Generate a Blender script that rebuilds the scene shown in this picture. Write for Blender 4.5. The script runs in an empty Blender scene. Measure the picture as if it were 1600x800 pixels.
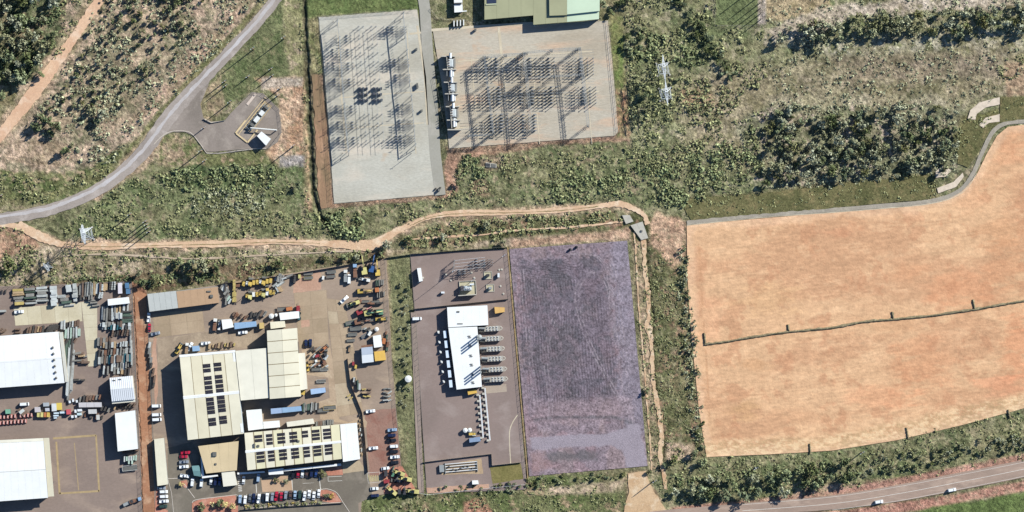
import bpy, math, random
import numpy as np
from mathutils import Vector
from mathutils.geometry import tessellate_polygon

# ------------------------------------------------------------------ camera, sky, sun, exposure
S = 0.36                      # metres per pixel of the 1600 px wide photograph (its scale: 20 m = 55 px)
H = 2500.0                    # flying height of the camera
SC = bpy.context.scene
C = SC.collection
cam = bpy.data.cameras.new("camera")
cam_o = bpy.data.objects.new("camera", cam)
C.objects.link(cam_o)
cam_o.location = (0, 0, H)
cam.sensor_width = 36.0
cam.lens = 36.0 * H / (1600 * S)
cam.clip_start = 10.0
cam.clip_end = 20000.0
SC.camera = cam_o
AZ, EL = math.radians(52.6), math.radians(33.0)
world = bpy.data.worlds.new("World")
SC.world = world
world.use_nodes = True
wn = world.node_tree
sky = wn.nodes.new("ShaderNodeTexSky")
sky.sky_type = 'NISHITA'
sky.sun_disc = False
sky.sun_elevation = EL
sky.sun_rotation = AZ
sky.ozone_density = 6.0
sky.dust_density = 0.3
wn.links.new(sky.outputs[0], wn.nodes["Background"].inputs[0])
wn.nodes["Background"].inputs[1].default_value = 0.062
sun = bpy.data.lights.new("sun", 'SUN')
sun.energy = 4.2
sun.angle = math.radians(0.5)
sun.color = (1.0, 0.96, 0.88)
sun_o = bpy.data.objects.new("sun", sun)
C.objects.link(sun_o)
sdir = Vector((math.sin(AZ) * math.cos(EL), math.cos(AZ) * math.cos(EL), math.sin(EL)))
sun_o.rotation_euler = sdir.to_track_quat('Z', 'Y').to_euler()
sun_o.location = (400, 300, 300)
SC.view_settings.view_transform = 'Standard'
SC.view_settings.look = 'None'
SC.view_settings.gamma = 1.0
SC.view_settings.use_curve_mapping = False
SC.view_settings.exposure = 1.55
SC.cycles.max_bounces = 4
SC.cycles.diffuse_bounces = 2
K = (2.24, 2.12, 2.06)        # how bright a sunlit level surface of albedo 1 renders; turns seen colours into base colours

rnd = random.Random(7)
PI = math.pi


def lin(c):
    c = c / 255.0
    return c / 12.92 if c <= 0.04045 else ((c + 0.055) / 1.055) ** 2.4


def alb(c, k=1.0):
    return tuple(min(0.85, lin(v) / K[i] * k) for i, v in enumerate(c))


def W(px, py, h=0.0):
    f = 1 - h / H
    return ((px - 800) * S * f, (400 - py) * S * f)


# ------------------------------------------------------------------ materials
MATS = {}


def nodes(m):
    m.use_nodes = True
    nt = m.node_tree
    return nt, nt.nodes, nt.links, nt.nodes["Principled BSDF"]


def mix(nt, mode, fac, a, b):
    n = nt.nodes.new("ShaderNodeMix")
    n.data_type = 'RGBA'
    n.blend_type = mode
    for i, v in ((0, fac), (6, a), (7, b)):
        if hasattr(v, 'is_linked') or hasattr(v, 'links'):
            nt.links.new(v, n.inputs[i])
        elif i == 0:
            n.inputs[0].default_value = v
        else:
            n.inputs[i].default_value = (*v[:3], 1)
    return n.outputs[2]


def noise(nt, vec, scale, detail=3.0, rough=0.6, dist=0.0):
    n = nt.nodes.new("ShaderNodeTexNoise")
    n.inputs["Scale"].default_value = scale
    n.inputs["Detail"].default_value = detail
    n.inputs["Roughness"].default_value = rough
    n.inputs["Distortion"].default_value = dist
    nt.links.new(vec, n.inputs["Vector"])
    return n.outputs["Fac"]


def ramp(nt, fac, lo, hi, a=0.0, b=1.0):
    n = nt.nodes.new("ShaderNodeMapRange")
    n.inputs[1].default_value = lo
    n.inputs[2].default_value = hi
    n.inputs[3].default_value = a
    n.inputs[4].default_value = b
    nt.links.new(fac, n.inputs[0])
    return n.outputs[0]


def bump(nt, fac, b, strength, dist):
    n = nt.nodes.new("ShaderNodeBump")
    n.inputs["Strength"].default_value = strength
    n.inputs["Distance"].default_value = dist
    nt.links.new(fac, n.inputs["Height"])
    nt.links.new(n.outputs[0], b.inputs["Normal"])


def mapping(nt, rot=0.0, scale=(1, 1, 1), world_pos=True):
    if world_pos:
        g = nt.nodes.new("ShaderNodeNewGeometry").outputs["Position"]
    else:
        g = nt.nodes.new("ShaderNodeTexCoord").outputs["Object"]
    m = nt.nodes.new("ShaderNodeMapping")
    m.inputs["Rotation"].default_value = (0, 0, rot)
    m.inputs["Scale"].default_value = scale
    nt.links.new(g, m.inputs["Vector"])
    return m.outputs[0]


def P(key, c, rough=0.7, var=0.12, scale=0.4, metal=0.0, spec=0.3, bmp=0.0, own=0.0):
    """Painted or metal surface of a thing: colour c as sunlit in the photo, with mottling and wear."""
    if key in MATS:
        return MATS[key]
    m = bpy.data.materials.new(key)
    nt, N, L, b = nodes(m)
    a = alb(c)
    v = mapping(nt, world_pos=True)
    f = noise(nt, v, scale, 5.0, 0.65)
    f2 = ramp(nt, f, 0.3, 0.7)
    col = mix(nt, 'MIX', f2, tuple(x * (1 - var) for x in a), tuple(min(.88, x * (1 + var * .6)) for x in a))
    if own:
        oi = N.new("ShaderNodeObjectInfo")
        r = ramp(nt, oi.outputs["Random"], 0, 1, 1 - own, 1 + own)
        hs = N.new("ShaderNodeHueSaturation")
        L.new(r, hs.inputs["Value"])
        L.new(col, hs.inputs["Color"])
        col = hs.outputs[0]
    L.new(col, b.inputs["Base Color"])
    b.inputs["Roughness"].default_value = rough
    b.inputs["Metallic"].default_value = metal
    b.inputs["Specular IOR Level"].default_value = spec
    if bmp:
        bump(nt, noise(nt, v, 2.0, 3.0), b, bmp, 0.1)
    MATS[key] = m
    return m


def G(key, cols, scale=0.03, rot=0.0, stretch=(1, 1, 1), fine=0.35, fscale=0.9, bmp=0.4, bd=0.25, lo=0.35, hi=0.65, speck=None, stripes=None):
    """Ground sheet: patches of cols[0]/cols[1] with blotches of cols[2] and fine grain."""
    m = bpy.data.materials.new(key)
    nt, N, L, b = nodes(m)
    v = mapping(nt, rot, stretch)
    v0 = mapping(nt)
    col = mix(nt, 'MIX', ramp(nt, noise(nt, v, scale, 6.0, 0.62, 0.6), lo, hi), alb(cols[0]), alb(cols[1]))
    if len(cols) > 2:
        v2 = mapping(nt, rot + 0.4, tuple(s * 1.7 for s in stretch))
        col = mix(nt, 'MIX', ramp(nt, noise(nt, v2, scale * 1.3, 5.0, 0.6, 0.3), 0.52, 0.68), col, alb(cols[2]))
    if stripes:
        vs = mapping(nt, stripes[0], (stripes[1], stripes[1] * 0.03, 1))
        st = ramp(nt, noise(nt, vs, 1.0, 3.0, 0.7), 0.3, 0.7, 1 - stripes[2], 1 + stripes[2] * .6)
        col = mix(nt, 'MULTIPLY', 1.0, col, st)
    fn = noise(nt, v, fscale, 5.0, 0.75)
    if fine:
        col = mix(nt, 'MULTIPLY', 1.0, col, ramp(nt, fn, 0.25, 0.75, 1 - fine, 1 + fine * .8))
    if speck:
        sp = ramp(nt, noise(nt, v0, speck[0], 2.0, 0.5), speck[1], speck[1] + .06)
        col = mix(nt, 'MIX', sp, col, alb(speck[2]))
    L.new(col, b.inputs["Base Color"])
    b.inputs["Roughness"].default_value = 0.95
    b.inputs["Specular IOR Level"].default_value = 0.1
    bump(nt, fn, b, bmp, bd)
    MATS[key] = m
    return m


def attr_mat(key, fine=0.3, fscale=0.6, bmp=0.5, bd=0.5, own=0.0, rough=0.95):
    m = bpy.data.materials.new(key)
    nt, N, L, b = nodes(m)
    a = N.new("ShaderNodeAttribute")
    a.attribute_name = "Col"
    v = mapping(nt)
    f1 = noise(nt, v, fscale, 4.0, 0.8)
    col = a.outputs["Color"]
    if fine:
        col = mix(nt, 'MULTIPLY', 1.0, col, ramp(nt, f1, 0.28, 0.72, 1 - fine, 1 + fine * .9))
    if own:
        oi = N.new("ShaderNodeObjectInfo")
        hs = N.new("ShaderNodeHueSaturation")
        L.new(ramp(nt, oi.outputs["Random"], 0, 1, 1 - own, 1 + own), hs.inputs["Value"])
        L.new(ramp(nt, oi.outputs["Random"], 0, 1, 0.485, 0.515), hs.inputs["Hue"])
        L.new(ramp(nt, oi.outputs["Random"], 1, 0, 0.75, 1.2), hs.inputs["Saturation"])
        L.new(col, hs.inputs["Color"])
        col = hs.outputs[0]
    L.new(col, b.inputs["Base Color"])
    b.inputs["Roughness"].default_value = rough
    b.inputs["Specular IOR Level"].default_value = 0.1
    if bmp:
        bump(nt, f1, b, bmp, bd)
    MATS[key] = m
    return m


# ------------------------------------------------------------------ mesh building
class MB:
    def __init__(s):
        s.v, s.f = [], []

    def add(s, vs, fs):
        n = len(s.v)
        s.v += [tuple(p) for p in vs]
        s.f += [tuple(i + n for i in f) for f in fs]
        return s

    def box(s, c, d, rz=0.0, taper=1.0):
        """box centred at c (x, y), from z = c[2] up; d = full sizes"""
        x, y, z = d[0] / 2, d[1] / 2, d[2]
        cs, sn = math.cos(rz), math.sin(rz)
        vs = []
        for zz, t in ((0, 1), (z, taper)):
            for a, b in ((-x, -y), (x, -y), (x, y), (-x, y)):
                a, b = a * t, b * t
                vs.append((c[0] + a * cs - b * sn, c[1] + a * sn + b * cs, c[2] + zz))
        return s.add(vs, [(3, 2, 1, 0), (4, 5, 6, 7), (0, 1, 5, 4), (1, 2, 6, 5), (2, 3, 7, 6), (3, 0, 4, 7)])

    def bar(s, a, b, w, h=None):
        h = h or w
        a, b = Vector(a), Vector(b)
        d = (b - a).normalized()
        u = d.cross(Vector((0, 0, 1)))
        if u.length < 1e-3:
            u = Vector((1, 0, 0))
        u.normalize()
        t = u.cross(d)
        u, t = u * w / 2, t * h / 2
        vs = [p + i * u + j * t for p in (a, b) for i, j in ((-1, -1), (1, -1), (1, 1), (-1, 1))]
        return s.add(vs, [(3, 2, 1, 0), (4, 5, 6, 7), (0, 1, 5, 4), (1, 2, 6, 5), (2, 3, 7, 6), (3, 0, 4, 7)])

    def cyl(s, a, b, r, n=8, r2=None):
        a, b = Vector(a), Vector(b)
        r2 = r if r2 is None else r2
        d = (b - a).normalized()
        u = d.cross(Vector((0, 0, 1)))
        if u.length < 1e-3:
            u = Vector((1, 0, 0))
        u.normalize()
        t = u.cross(d)
        vs = []
        for p, rr in ((a, r), (b, r2)):
            for k in range(n):
                q = 2 * PI * k / n
                vs.append(p + (u * math.cos(q) + t * math.sin(q)) * rr)
        fs = [(k, (k + 1) % n, n + (k + 1) % n, n + k) for k in range(n)]
        fs += [tuple(range(n - 1, -1, -1)), tuple(range(n, 2 * n))]
        return s.add(vs, fs)

    def prism(s, pts, z0, z1):
        """pts: world xy; z0, z1 numbers, or z1 a list per point"""
        n = len(pts)
        if sum(pts[i][0] * pts[(i + 1) % n][1] - pts[(i + 1) % n][0] * pts[i][1] for i in range(n)) < 0:
            pts = pts[::-1]
            if isinstance(z1, list):
                z1 = z1[::-1]
        zt = z1 if isinstance(z1, list) else [z1] * n
        vs = [(p[0], p[1], z0) for p in pts] + [(p[0], p[1], zt[i]) for i, p in enumerate(pts)]
        tri = tessellate_polygon([[Vector((p[0], p[1], 0)) for p in pts]])
        fs = []
        for t in tri:
            a, b, c = (pts[i] for i in t)
            if (b[0] - a[0]) * (c[1] - a[1]) - (b[1] - a[1]) * (c[0] - a[0]) < 0:
                t = (t[0], t[2], t[1])
            fs.append(tuple(i + n for i in t))
        fs += [(i, (i + 1) % n, n + (i + 1) % n, n + i) for i in range(n)]
        return s.add(vs, fs)

    def mesh(s, name, mat=None):
        me = bpy.data.meshes.new(name)
        me.from_pydata(s.v, [], s.f)
        if mat:
            me.materials.append(mat)
        me.update()
        return me


def ob(name, me, mat=None, parent=None, loc=None, rz=0.0, own_mat=None):
    if isinstance(me, MB):
        me = me.mesh(name, mat)
    elif mat and me and not me.materials:
        me.materials.append(mat)
    o = bpy.data.objects.new(name, me)
    C.objects.link(o)
    if parent:
        o.parent = parent
    if loc:
        o.location = loc
    if rz:
        o.rotation_euler = (0, 0, rz)
    if own_mat:
        o.material_slots[0].link = 'OBJECT'
        o.material_slots[0].material = own_mat
    return o


def tag(o, label, cat, group=None, kind=None):
    o['label'] = label
    o['category'] = cat
    if group:
        o['group'] = group
    if kind:
        o['kind'] = kind
    return o


def thing(name, label, cat, x, y, rz=0.0, group=None, z=0.0, sc=None):
    o = bpy.data.objects.new(name, None)
    o.empty_display_size = 0.5
    C.objects.link(o)
    o.location = (x, y, z)
    o.rotation_euler = (0, 0, rz)
    if sc:
        o.scale = (sc, sc, sc) if not isinstance(sc, tuple) else sc
    return tag(o, label, cat, group)


ORD = ["first", "second", "third", "fourth", "fifth", "sixth", "seventh", "eighth", "ninth", "tenth", "eleventh", "twelfth",
       "thirteenth", "fourteenth", "fifteenth", "sixteenth", "seventeenth", "eighteenth", "nineteenth", "twentieth",
       "twenty-first", "twenty-second", "twenty-third", "twenty-fourth", "twenty-fifth", "twenty-sixth", "twenty-seventh", "twenty-eighth"]


def crom(pts, n=8):
    out = []
    P_ = [pts[0]] + list(pts) + [pts[-1]]
    for i in range(1, len(P_) - 2):
        p0, p1, p2, p3 = P_[i - 1:i + 3]
        for k in range(n):
            t = k / n
            out.append(tuple(0.5 * (2 * p1[j] + (p2[j] - p0[j]) * t + (2 * p0[j] - 5 * p1[j] + 4 * p2[j] - p3[j]) * t * t
                                    + (3 * p1[j] - p0[j] - 3 * p2[j] + p3[j]) * t ** 3) for j in range(2)))
    out.append(tuple(pts[-1][:2]))
    return out


def rough_edge(pts, step=6.0, j=1.0):
    """subdivide a pixel polygon and jitter its points"""
    out = []
    n = len(pts)
    for i in range(n):
        a, b = pts[i], pts[(i + 1) % n]
        d = math.dist(a, b)
        k = max(1, int(d / step))
        for q in range(k):
            t = q / k
            g = 0 if q == 0 else j
            out.append((a[0] + (b[0] - a[0]) * t + rnd.uniform(-g, g), a[1] + (b[1] - a[1]) * t + rnd.uniform(-g, g)))
    return out


def sheet(name, pts, z, mat, j=0.0, step=6.0, parent=None, kind='structure', depth=0.5):
    if j:
        pts = rough_edge(pts, step, j)
    m = MB().prism([W(*p) for p in pts], z - depth, z)
    o = ob(name, m, mat, parent)
    if not parent and kind:
        o['kind'] = kind
    return o


def ribbon(name, pts, w, z, mat, j=0.0, parent=None, smooth=True, widths=None, n=8, kind='structure', depth=0.5):
    c = crom(pts, n) if smooth else list(pts)
    L_, R_ = [], []
    for i, p in enumerate(c):
        a, b = c[max(0, i - 1)], c[min(len(c) - 1, i + 1)]
        dx, dy = b[0] - a[0], b[1] - a[1]
        l = math.hypot(dx, dy) or 1
        ww = w if not widths else np.interp(i / (len(c) - 1), np.linspace(0, 1, len(widths)), widths)
        nx, ny = -dy / l * ww / 2, dx / l * ww / 2
        L_.append((p[0] + nx + rnd.uniform(-j, j), p[1] + ny + rnd.uniform(-j, j)))
        R_.append((p[0] - nx + rnd.uniform(-j, j), p[1] - ny + rnd.uniform(-j, j)))
    m = MB()
    k = len(c)
    top = [(*W(*p), z) for p in L_] + [(*W(*p), z) for p in R_]
    bot = [(a, b, z - depth) for a, b, _ in top]
    fs = []
    for i in range(k - 1):
        fs += [(i, i + 1, k + i + 1, k + i), (2 * k + i, 2 * k + i + 1, i + 1, i), (k + i, k + i + 1, 3 * k + i + 1, 3 * k + i)]
    fs += [(0, k, 3 * k, 2 * k), (k - 1, 3 * k - 1, 4 * k - 1, 2 * k - 1)]
    m.add(top + bot, fs)
    o = ob(name, m, mat, parent)
    if not parent and kind:
        o['kind'] = kind
    return o


# ------------------------------------------------------------------ the terrain: one sheet with painted soil and grass cover
GX, GY = 1000, 520
gx = np.linspace(-60, 1660, GX)
gy = np.linspace(-60, 860, GY)
PX, PY = np.meshgrid(gx, gy)


def vnoise(x, y, seed):
    r = np.random.RandomState(seed).rand(512, 512)
    xi, yi = np.floor(x).astype(int), np.floor(y).astype(int)
    fx, fy = x - xi, y - yi
    fx, fy = fx * fx * (3 - 2 * fx), fy * fy * (3 - 2 * fy)
    g = lambda a, b: r[a % 512, b % 512]
    return (g(xi, yi) * (1 - fx) * (1 - fy) + g(xi + 1, yi) * fx * (1 - fy) + g(xi, yi + 1) * (1 - fx) * fy + g(xi + 1, yi + 1) * fx * fy)


def fbm(x, y, s, seed, oc=4, gain=0.55):
    t, a, n = 0, 1.0, 0
    for o in range(oc):
        t = t + a * vnoise(x / s * 2 ** o + 17 * o, y / s * 2 ** o + 31 * o, seed + o)
        n += a
        a *= gain
    return t / n


def poly_dist(poly, x, y):
    """signed distance in px, positive inside"""
    ins = np.zeros(x.shape, bool)
    d = np.full(x.shape, 1e9)
    n = len(poly)
    for i in range(n):
        (x0, y0), (x1, y1) = poly[i], poly[(i + 1) % n]
        c = ((y0 > y) != (y1 > y))
        with np.errstate(divide='ignore', invalid='ignore'):
            xx = (x1 - x0) * (y - y0) / ((y1 - y0) or 1e-9) + x0
        ins ^= c & (x < xx)
        dx, dy = x1 - x0, y1 - y0
        t = np.clip(((x - x0) * dx + (y - y0) * dy) / (dx * dx + dy * dy + 1e-9), 0, 1)
        d = np.minimum(d, np.hypot(x - x0 - t * dx, y - y0 - t * dy))
    return np.where(ins, d, -d)


def line_poly(pts, w):
    L_, R_ = [], []
    for i, p in enumerate(pts):
        a, b = pts[max(0, i - 1)], pts[min(len(pts) - 1, i + 1)]
        dx, dy = b[0] - a[0], b[1] - a[1]
        l = math.hypot(dx, dy)
        L_.append((p[0] - dy / l * w / 2, p[1] + dx / l * w / 2))
        R_.append((p[0] + dy / l * w / 2, p[1] - dx / l * w / 2))
    return L_ + R_[::-1]


jit = (fbm(PX, PY, 26, 5, 4) - 0.5) * 2
jit2 = (fbm(PX, PY, 9, 15, 3) - 0.5) * 2
mot = fbm(PX, PY, 34, 50, 5, 0.7)
mot2 = fbm(PX, PY, 10, 70, 4, 0.75)
col = np.zeros(PX.shape + (3,))


def mixcol(a, b, c, t, t2):
    ca, cb = np.array(alb(a)), np.array(alb(b))
    o = ca + (cb - ca) * t[..., None]
    if c is not None:
        o = o + (np.array(alb(c)) - o) * t2[..., None]
    return o


def sstep(x, a, b):
    t = np.clip((x - a) / (b - a), 0, 1)
    return t * t * (3 - 2 * t)


def zone(poly, a, b, c=None, soft=4.0, j=8.0, amt=1.0, s=0, thr=0.5):
    global col
    x0, x1 = min(p[0] for p in poly) - 40, max(p[0] for p in poly) + 40
    y0, y1 = min(p[1] for p in poly) - 40, max(p[1] for p in poly) + 40
    ix = np.where((gx >= x0) & (gx <= x1))[0]
    iy = np.where((gy >= y0) & (gy <= y1))[0]
    if not len(ix) or not len(iy):
        return
    sl = (slice(iy[0], iy[-1] + 1), slice(ix[0], ix[-1] + 1))
    d = poly_dist(poly, PX[sl], PY[sl]) + jit[sl] * j + jit2[sl] * j * 0.5
    k = sstep(d, -soft, soft) * amt
    t = sstep(np.roll(mot, s * 37, 1)[sl] * .55 + np.roll(mot2, s * 53, 0)[sl] * .45, 0.38, 0.62)
    t2 = sstep(np.roll(mot2, s * 91 + 40, 1)[sl] * .7 + np.roll(mot, s * 11, 0)[sl] * .3, thr, thr + .12)
    z = mixcol(a, b, c, t, t2)
    col[sl] = col[sl] * (1 - k[..., None]) + z * k[..., None]


full = [(-100, -100), (1700, -100), (1700, 900), (-100, 900)]
zone(full, (142, 138, 98), (104, 112, 70), (176, 160, 126), j=0, thr=.56)
# north-west scrub
zone([(0, -60), (470, -60), (395, 40), (280, 160), (190, 262), (80, 318), (-60, 340), (-60, -60)], (190, 166, 138), (128, 124, 92), (214, 182, 152), s=1, thr=.5)
zone([(150, 60), (300, 60), (250, 150), (130, 215), (60, 215)], (170, 150, 120), (128, 128, 90), None, soft=20, s=2, amt=.5)
zone([(-60, -60), (105, -60), (98, 70), (70, 130), (-60, 140)], (112, 118, 78), (78, 88, 56), (150, 132, 100), s=3)
zone([(-60, 150), (30, 130), (20, 180), (-60, 220)], (150, 138, 98), (120, 118, 74), None, s=3)
zone([(300, 80), (345, 40), (385, 0), (400, 0), (310, 110), (240, 180), (200, 200)], (212, 176, 148), (170, 146, 112), (150, 140, 104), s=4, soft=6)
zone([(0, 262), (60, 272), (130, 268), (200, 225), (178, 275), (80, 318), (-60, 335), (-60, 262)], (132, 134, 82), (92, 108, 58), (186, 162, 124), s=5, thr=.55)
zone([(20, 205), (95, 215), (130, 240), (90, 262), (0, 255)], (206, 176, 146), (160, 138, 108), None, s=6)
zone(line_poly([(440, -30), (372, 45), (305, 115), (255, 170), (205, 232), (160, 272), (85, 305), (-40, 325)], 9), (136, 132, 84), (112, 116, 70), None, soft=3, j=4)
# lawns and compound surroundings
zone([(440, -60), (500, -60), (500, 30), (474, 120), (430, 122), (355, 165), (312, 190), (330, 130), (395, 60)], (124, 128, 84), (98, 112, 66), (150, 142, 100), s=7, thr=.56, j=4)
zone([(442, -10), (470, -10), (472, 130), (452, 130), (446, 60)], (162, 156, 108), (134, 134, 86), (190, 170, 136), s=8, j=5)
zone([(468, -60), (660, -60), (660, 18), (498, 26), (476, 34)], (122, 134, 76), (98, 116, 62), None, s=9, j=3)
zone([(300, 160), (345, 120), (352, 165), (318, 200)], (190, 162, 128), (150, 140, 98), None, s=10)
zone([(395, 122), (475, 120), (476, 240), (440, 262), (410, 240), (436, 215), (434, 150)], (214, 178, 144), (196, 150, 112), (132, 128, 88), s=11, j=5, thr=.55)
zone([(436, 243), (482, 243), (482, 263), (436, 262)], (186, 178, 172), (170, 160, 150), None, s=12, j=3, soft=3)
zone([(410, 122), (473, 121), (473, 134), (408, 140)], (206, 190, 168), (188, 170, 148), None, s=12, j=3, soft=3)
zone([(238, 225), (258, 212), (300, 215), (312, 232), (290, 258), (250, 262)], (188, 160, 128), (150, 138, 96), (110, 122, 68), s=13, j=4)
zone([(300, 238), (415, 236), (425, 258), (290, 262)], (134, 136, 84), (112, 116, 70), (196, 168, 130), s=14, j=4, thr=.58)
# field south of the bend road
zone([(180, 290), (250, 262), (480, 260), (500, 345), (530, 375), (60, 378), (110, 345)], (130, 138, 90), (102, 116, 70), (160, 150, 112), s=15, thr=.55)
zone([(285, 262), (425, 258), (430, 290), (330, 295), (280, 290)], (92, 112, 66), (72, 94, 54), None, s=16, amt=.8)
zone([(210, 235), (250, 215), (235, 250), (190, 290), (150, 310), (140, 305)], (202, 170, 140), (166, 144, 110), None, s=17)
zone([(-60, 352), (30, 352), (75, 378), (50, 440), (-60, 445)], (196, 152, 120), (160, 128, 98), (140, 128, 88), s=18, thr=.55)
zone([(60, 325), (120, 345), (110, 375), (70, 372)], (130, 130, 88), (104, 110, 70), None, s=19)
# verge between ditch and pad one
zone([(482, 30), (500, 27), (506, 120), (484, 120)], (126, 132, 78), (150, 140, 96), None, s=20, j=3)
zone([(486, 115), (507, 115), (524, 320), (500, 322)], (176, 138, 110), (148, 120, 94), (140, 132, 94), s=21, j=4, thr=.58)
zone([(474, 130), (486, 130), (488, 330), (478, 330)], (206, 168, 130), (150, 136, 94), None, s=21, j=4)
# south of the pads
zone([(500, 322), (700, 304), (705, 240), (968, 212), (1010, 215), (1050, 330), (960, 315), (700, 328), (600, 368), (540, 375), (500, 345)], (134, 136, 92), (104, 116, 72), (168, 150, 116), s=22, thr=.56)
zone([(512, 312), (700, 300), (704, 240), (716, 236), (716, 296), (706, 310), (515, 326)], (188, 146, 116), (164, 132, 106), None, s=23, j=4, soft=3)
zone([(696, 228), (968, 204), (992, 208), (985, 218), (870, 226), (780, 240), (716, 250), (712, 300), (694, 300)], (194, 148, 118), (166, 132, 106), None, s=24, j=5, soft=3)
zone([(750, 246), (792, 244), (790, 264), (752, 266)], (180, 156, 128), (150, 130, 104), None, s=24, j=3)
zone([(735, 280), (760, 275), (765, 305), (735, 305)], (112, 92, 72), (140, 118, 88), None, s=25, j=5)
zone([(954, 60), (970, 60), (984, 214), (964, 214)], (184, 132, 98), (150, 136, 92), (120, 126, 76), s=26, j=3)
zone([(950, 20), (976, 30), (976, 140), (958, 140)], (112, 132, 64), (140, 140, 84), None, s=26, j=3)
# east fields
zone([(975, -60), (1660, -60), (1660, 190), (1560, 195), (1490, 275), (1300, 305), (1070, 335), (1040, 330), (990, 225), (978, 30)], (148, 148, 104), (112, 122, 78), (182, 172, 136), s=27, thr=.54)
zone([(1050, 120), (1250, 90), (1600, 70), (1600, 150), (1300, 165), (1180, 260), (1080, 230)], (158, 146, 112), (132, 126, 88), (178, 162, 130), s=28, soft=20)
zone([(1190, -10), (1290, -10), (1300, 20), (1240, 34), (1195, 36)], (160, 144, 98), (186, 164, 124), None, s=29)
zone([(1240, 25), (1340, 6), (1660, -20), (1660, 10), (1420, 20), (1330, 28), (1270, 60), (1195, 70), (1195, 48)], (214, 198, 176), (186, 170, 146), (150, 142, 108), s=30, thr=.58)
zone([(1200, 65), (1330, 62), (1500, 45), (1600, 45), (1600, 75), (1560, 100), (1480, 78), (1310, 92), (1280, 78)], (196, 188, 160), (160, 152, 118), (128, 130, 88), s=31, soft=8)
zone([(1300, 90), (1570, 80), (1560, 120), (1310, 125)], (164, 146, 120), (140, 128, 98), None, s=32, soft=10)
zone([(1200, 150), (1470, 150), (1500, 168), (1300, 182), (1210, 185)], (190, 178, 146), (160, 150, 114), None, s=33, soft=8)
zone([(1150, 195), (1200, 165), (1510, 165), (1495, 270), (1300, 300), (1180, 290)], (150, 146, 114), (112, 116, 82), (198, 178, 156), s=34, thr=.54)
zone([(1055, 310), (1180, 300), (1460, 268), (1468, 312), (1300, 328), (1078, 345)], (136, 126, 86), (110, 108, 70), (92, 98, 60), s=35, j=3, soft=3, thr=.53)
zone([(1490, 225), (1502, 182), (1560, 170), (1545, 205), (1505, 260)], (134, 132, 78), (112, 114, 64), None, s=35, j=3, soft=3)
zone([(1562, 152), (1660, 150), (1660, 192), (1562, 192)], (124, 120, 74), (104, 106, 64), None, s=36, j=1, soft=2)
zone([(1570, 95), (1660, 85), (1660, 150), (1575, 150)], (196, 164, 128), (170, 140, 108), None, s=36)
zone([(1118, -20), (1186, -20), (1184, 40), (1118, 40)], (122, 132, 84), (108, 120, 74), None, s=37, j=2, soft=2)
zone([(1185, -20), (1197, -20), (1197, 38), (1184, 38)], (204, 188, 172), (186, 170, 152), None, s=37, j=1, soft=1.5)
zone([(1045, -10), (1058, -10), (1108, 60), (1150, 115), (1140, 122), (1095, 70)], (112, 126, 84), (84, 100, 64), None, s=38, j=4)
zone([(1060, 140), (1110, 140), (1120, 165), (1070, 165)], (196, 150, 116), (160, 138, 100), None, s=39, amt=.6)
# between the track and the yards
zone([(60, 385), (200, 386), (560, 388), (600, 392), (790, 372), (985, 362), (985, 376), (640, 392), (605, 402), (230, 462), (200, 442), (-60, 448), (-60, 430)], (194, 172, 144), (146, 134, 98), (112, 116, 72), s=40, thr=.53)
zone([(60, 380), (570, 386), (560, 400), (320, 402), (100, 404)], (200, 178, 150), (142, 138, 96), (118, 122, 76), s=41, thr=.5)
zone([(90, 440), (230, 425), (600, 390), (604, 402), (230, 458), (90, 452)], (140, 112, 86), (112, 100, 70), (104, 110, 64), s=42, j=4)
zone([(620, 375), (700, 345), (960, 328), (985, 350), (985, 362), (800, 370), (640, 392)], (122, 122, 78), (100, 102, 62), (160, 124, 96), s=43, j=4, thr=.52)
zone([(800, 376), (985, 356), (990, 372), (796, 388)], (212, 172, 140), (190, 152, 120), None, s=44, j=4)
# bare soil spilling either side of the tracks
zone(line_poly([(60, 370), (95, 381), (250, 384), (430, 380), (570, 385), (592, 379), (630, 358), (672, 341), (800, 334), (935, 324), (975, 322), (1005, 335)], 17), (214, 180, 148), (170, 148, 112), (132, 126, 84), s=61, j=7, soft=4, thr=.56)
zone(line_poly([(165, -20), (135, 30), (86, 100), (32, 172), (-30, 248)], 32), (206, 174, 142), (156, 142, 104), None, s=62, j=7, soft=5)
zone([(978, 740), (1012, 735), (1030, 770), (1056, 800), (1050, 860), (955, 860), (972, 790)], (214, 178, 142), (160, 138, 100), None, s=63, j=4)
# erosion strip
zone([(985, 330), (1072, 335), (1078, 520), (1104, 716), (1060, 735), (1018, 745), (1000, 560), (985, 372)], (122, 118, 78), (100, 104, 62), (162, 128, 98), s=45, j=4, thr=.55)
zone([(1025, 325), (1072, 345), (1074, 400), (1050, 420), (1020, 380), (1012, 350)], (216, 176, 140), (190, 150, 118), (120, 110, 74), s=46, j=6, thr=.58)
zone([(988, 380), (1004, 380), (1032, 740), (1016, 740)], (190, 160, 128), (150, 138, 100), None, s=47, j=3)
zone([(1070, 400), (1078, 400), (1110, 712), (1096, 712)], (190, 164, 128), (120, 118, 76), None, s=48, j=3)
zone([(1040, 690), (1085, 695), (1080, 720), (1040, 722)], (208, 178, 148), (176, 150, 118), None, s=48, j=5)
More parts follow.
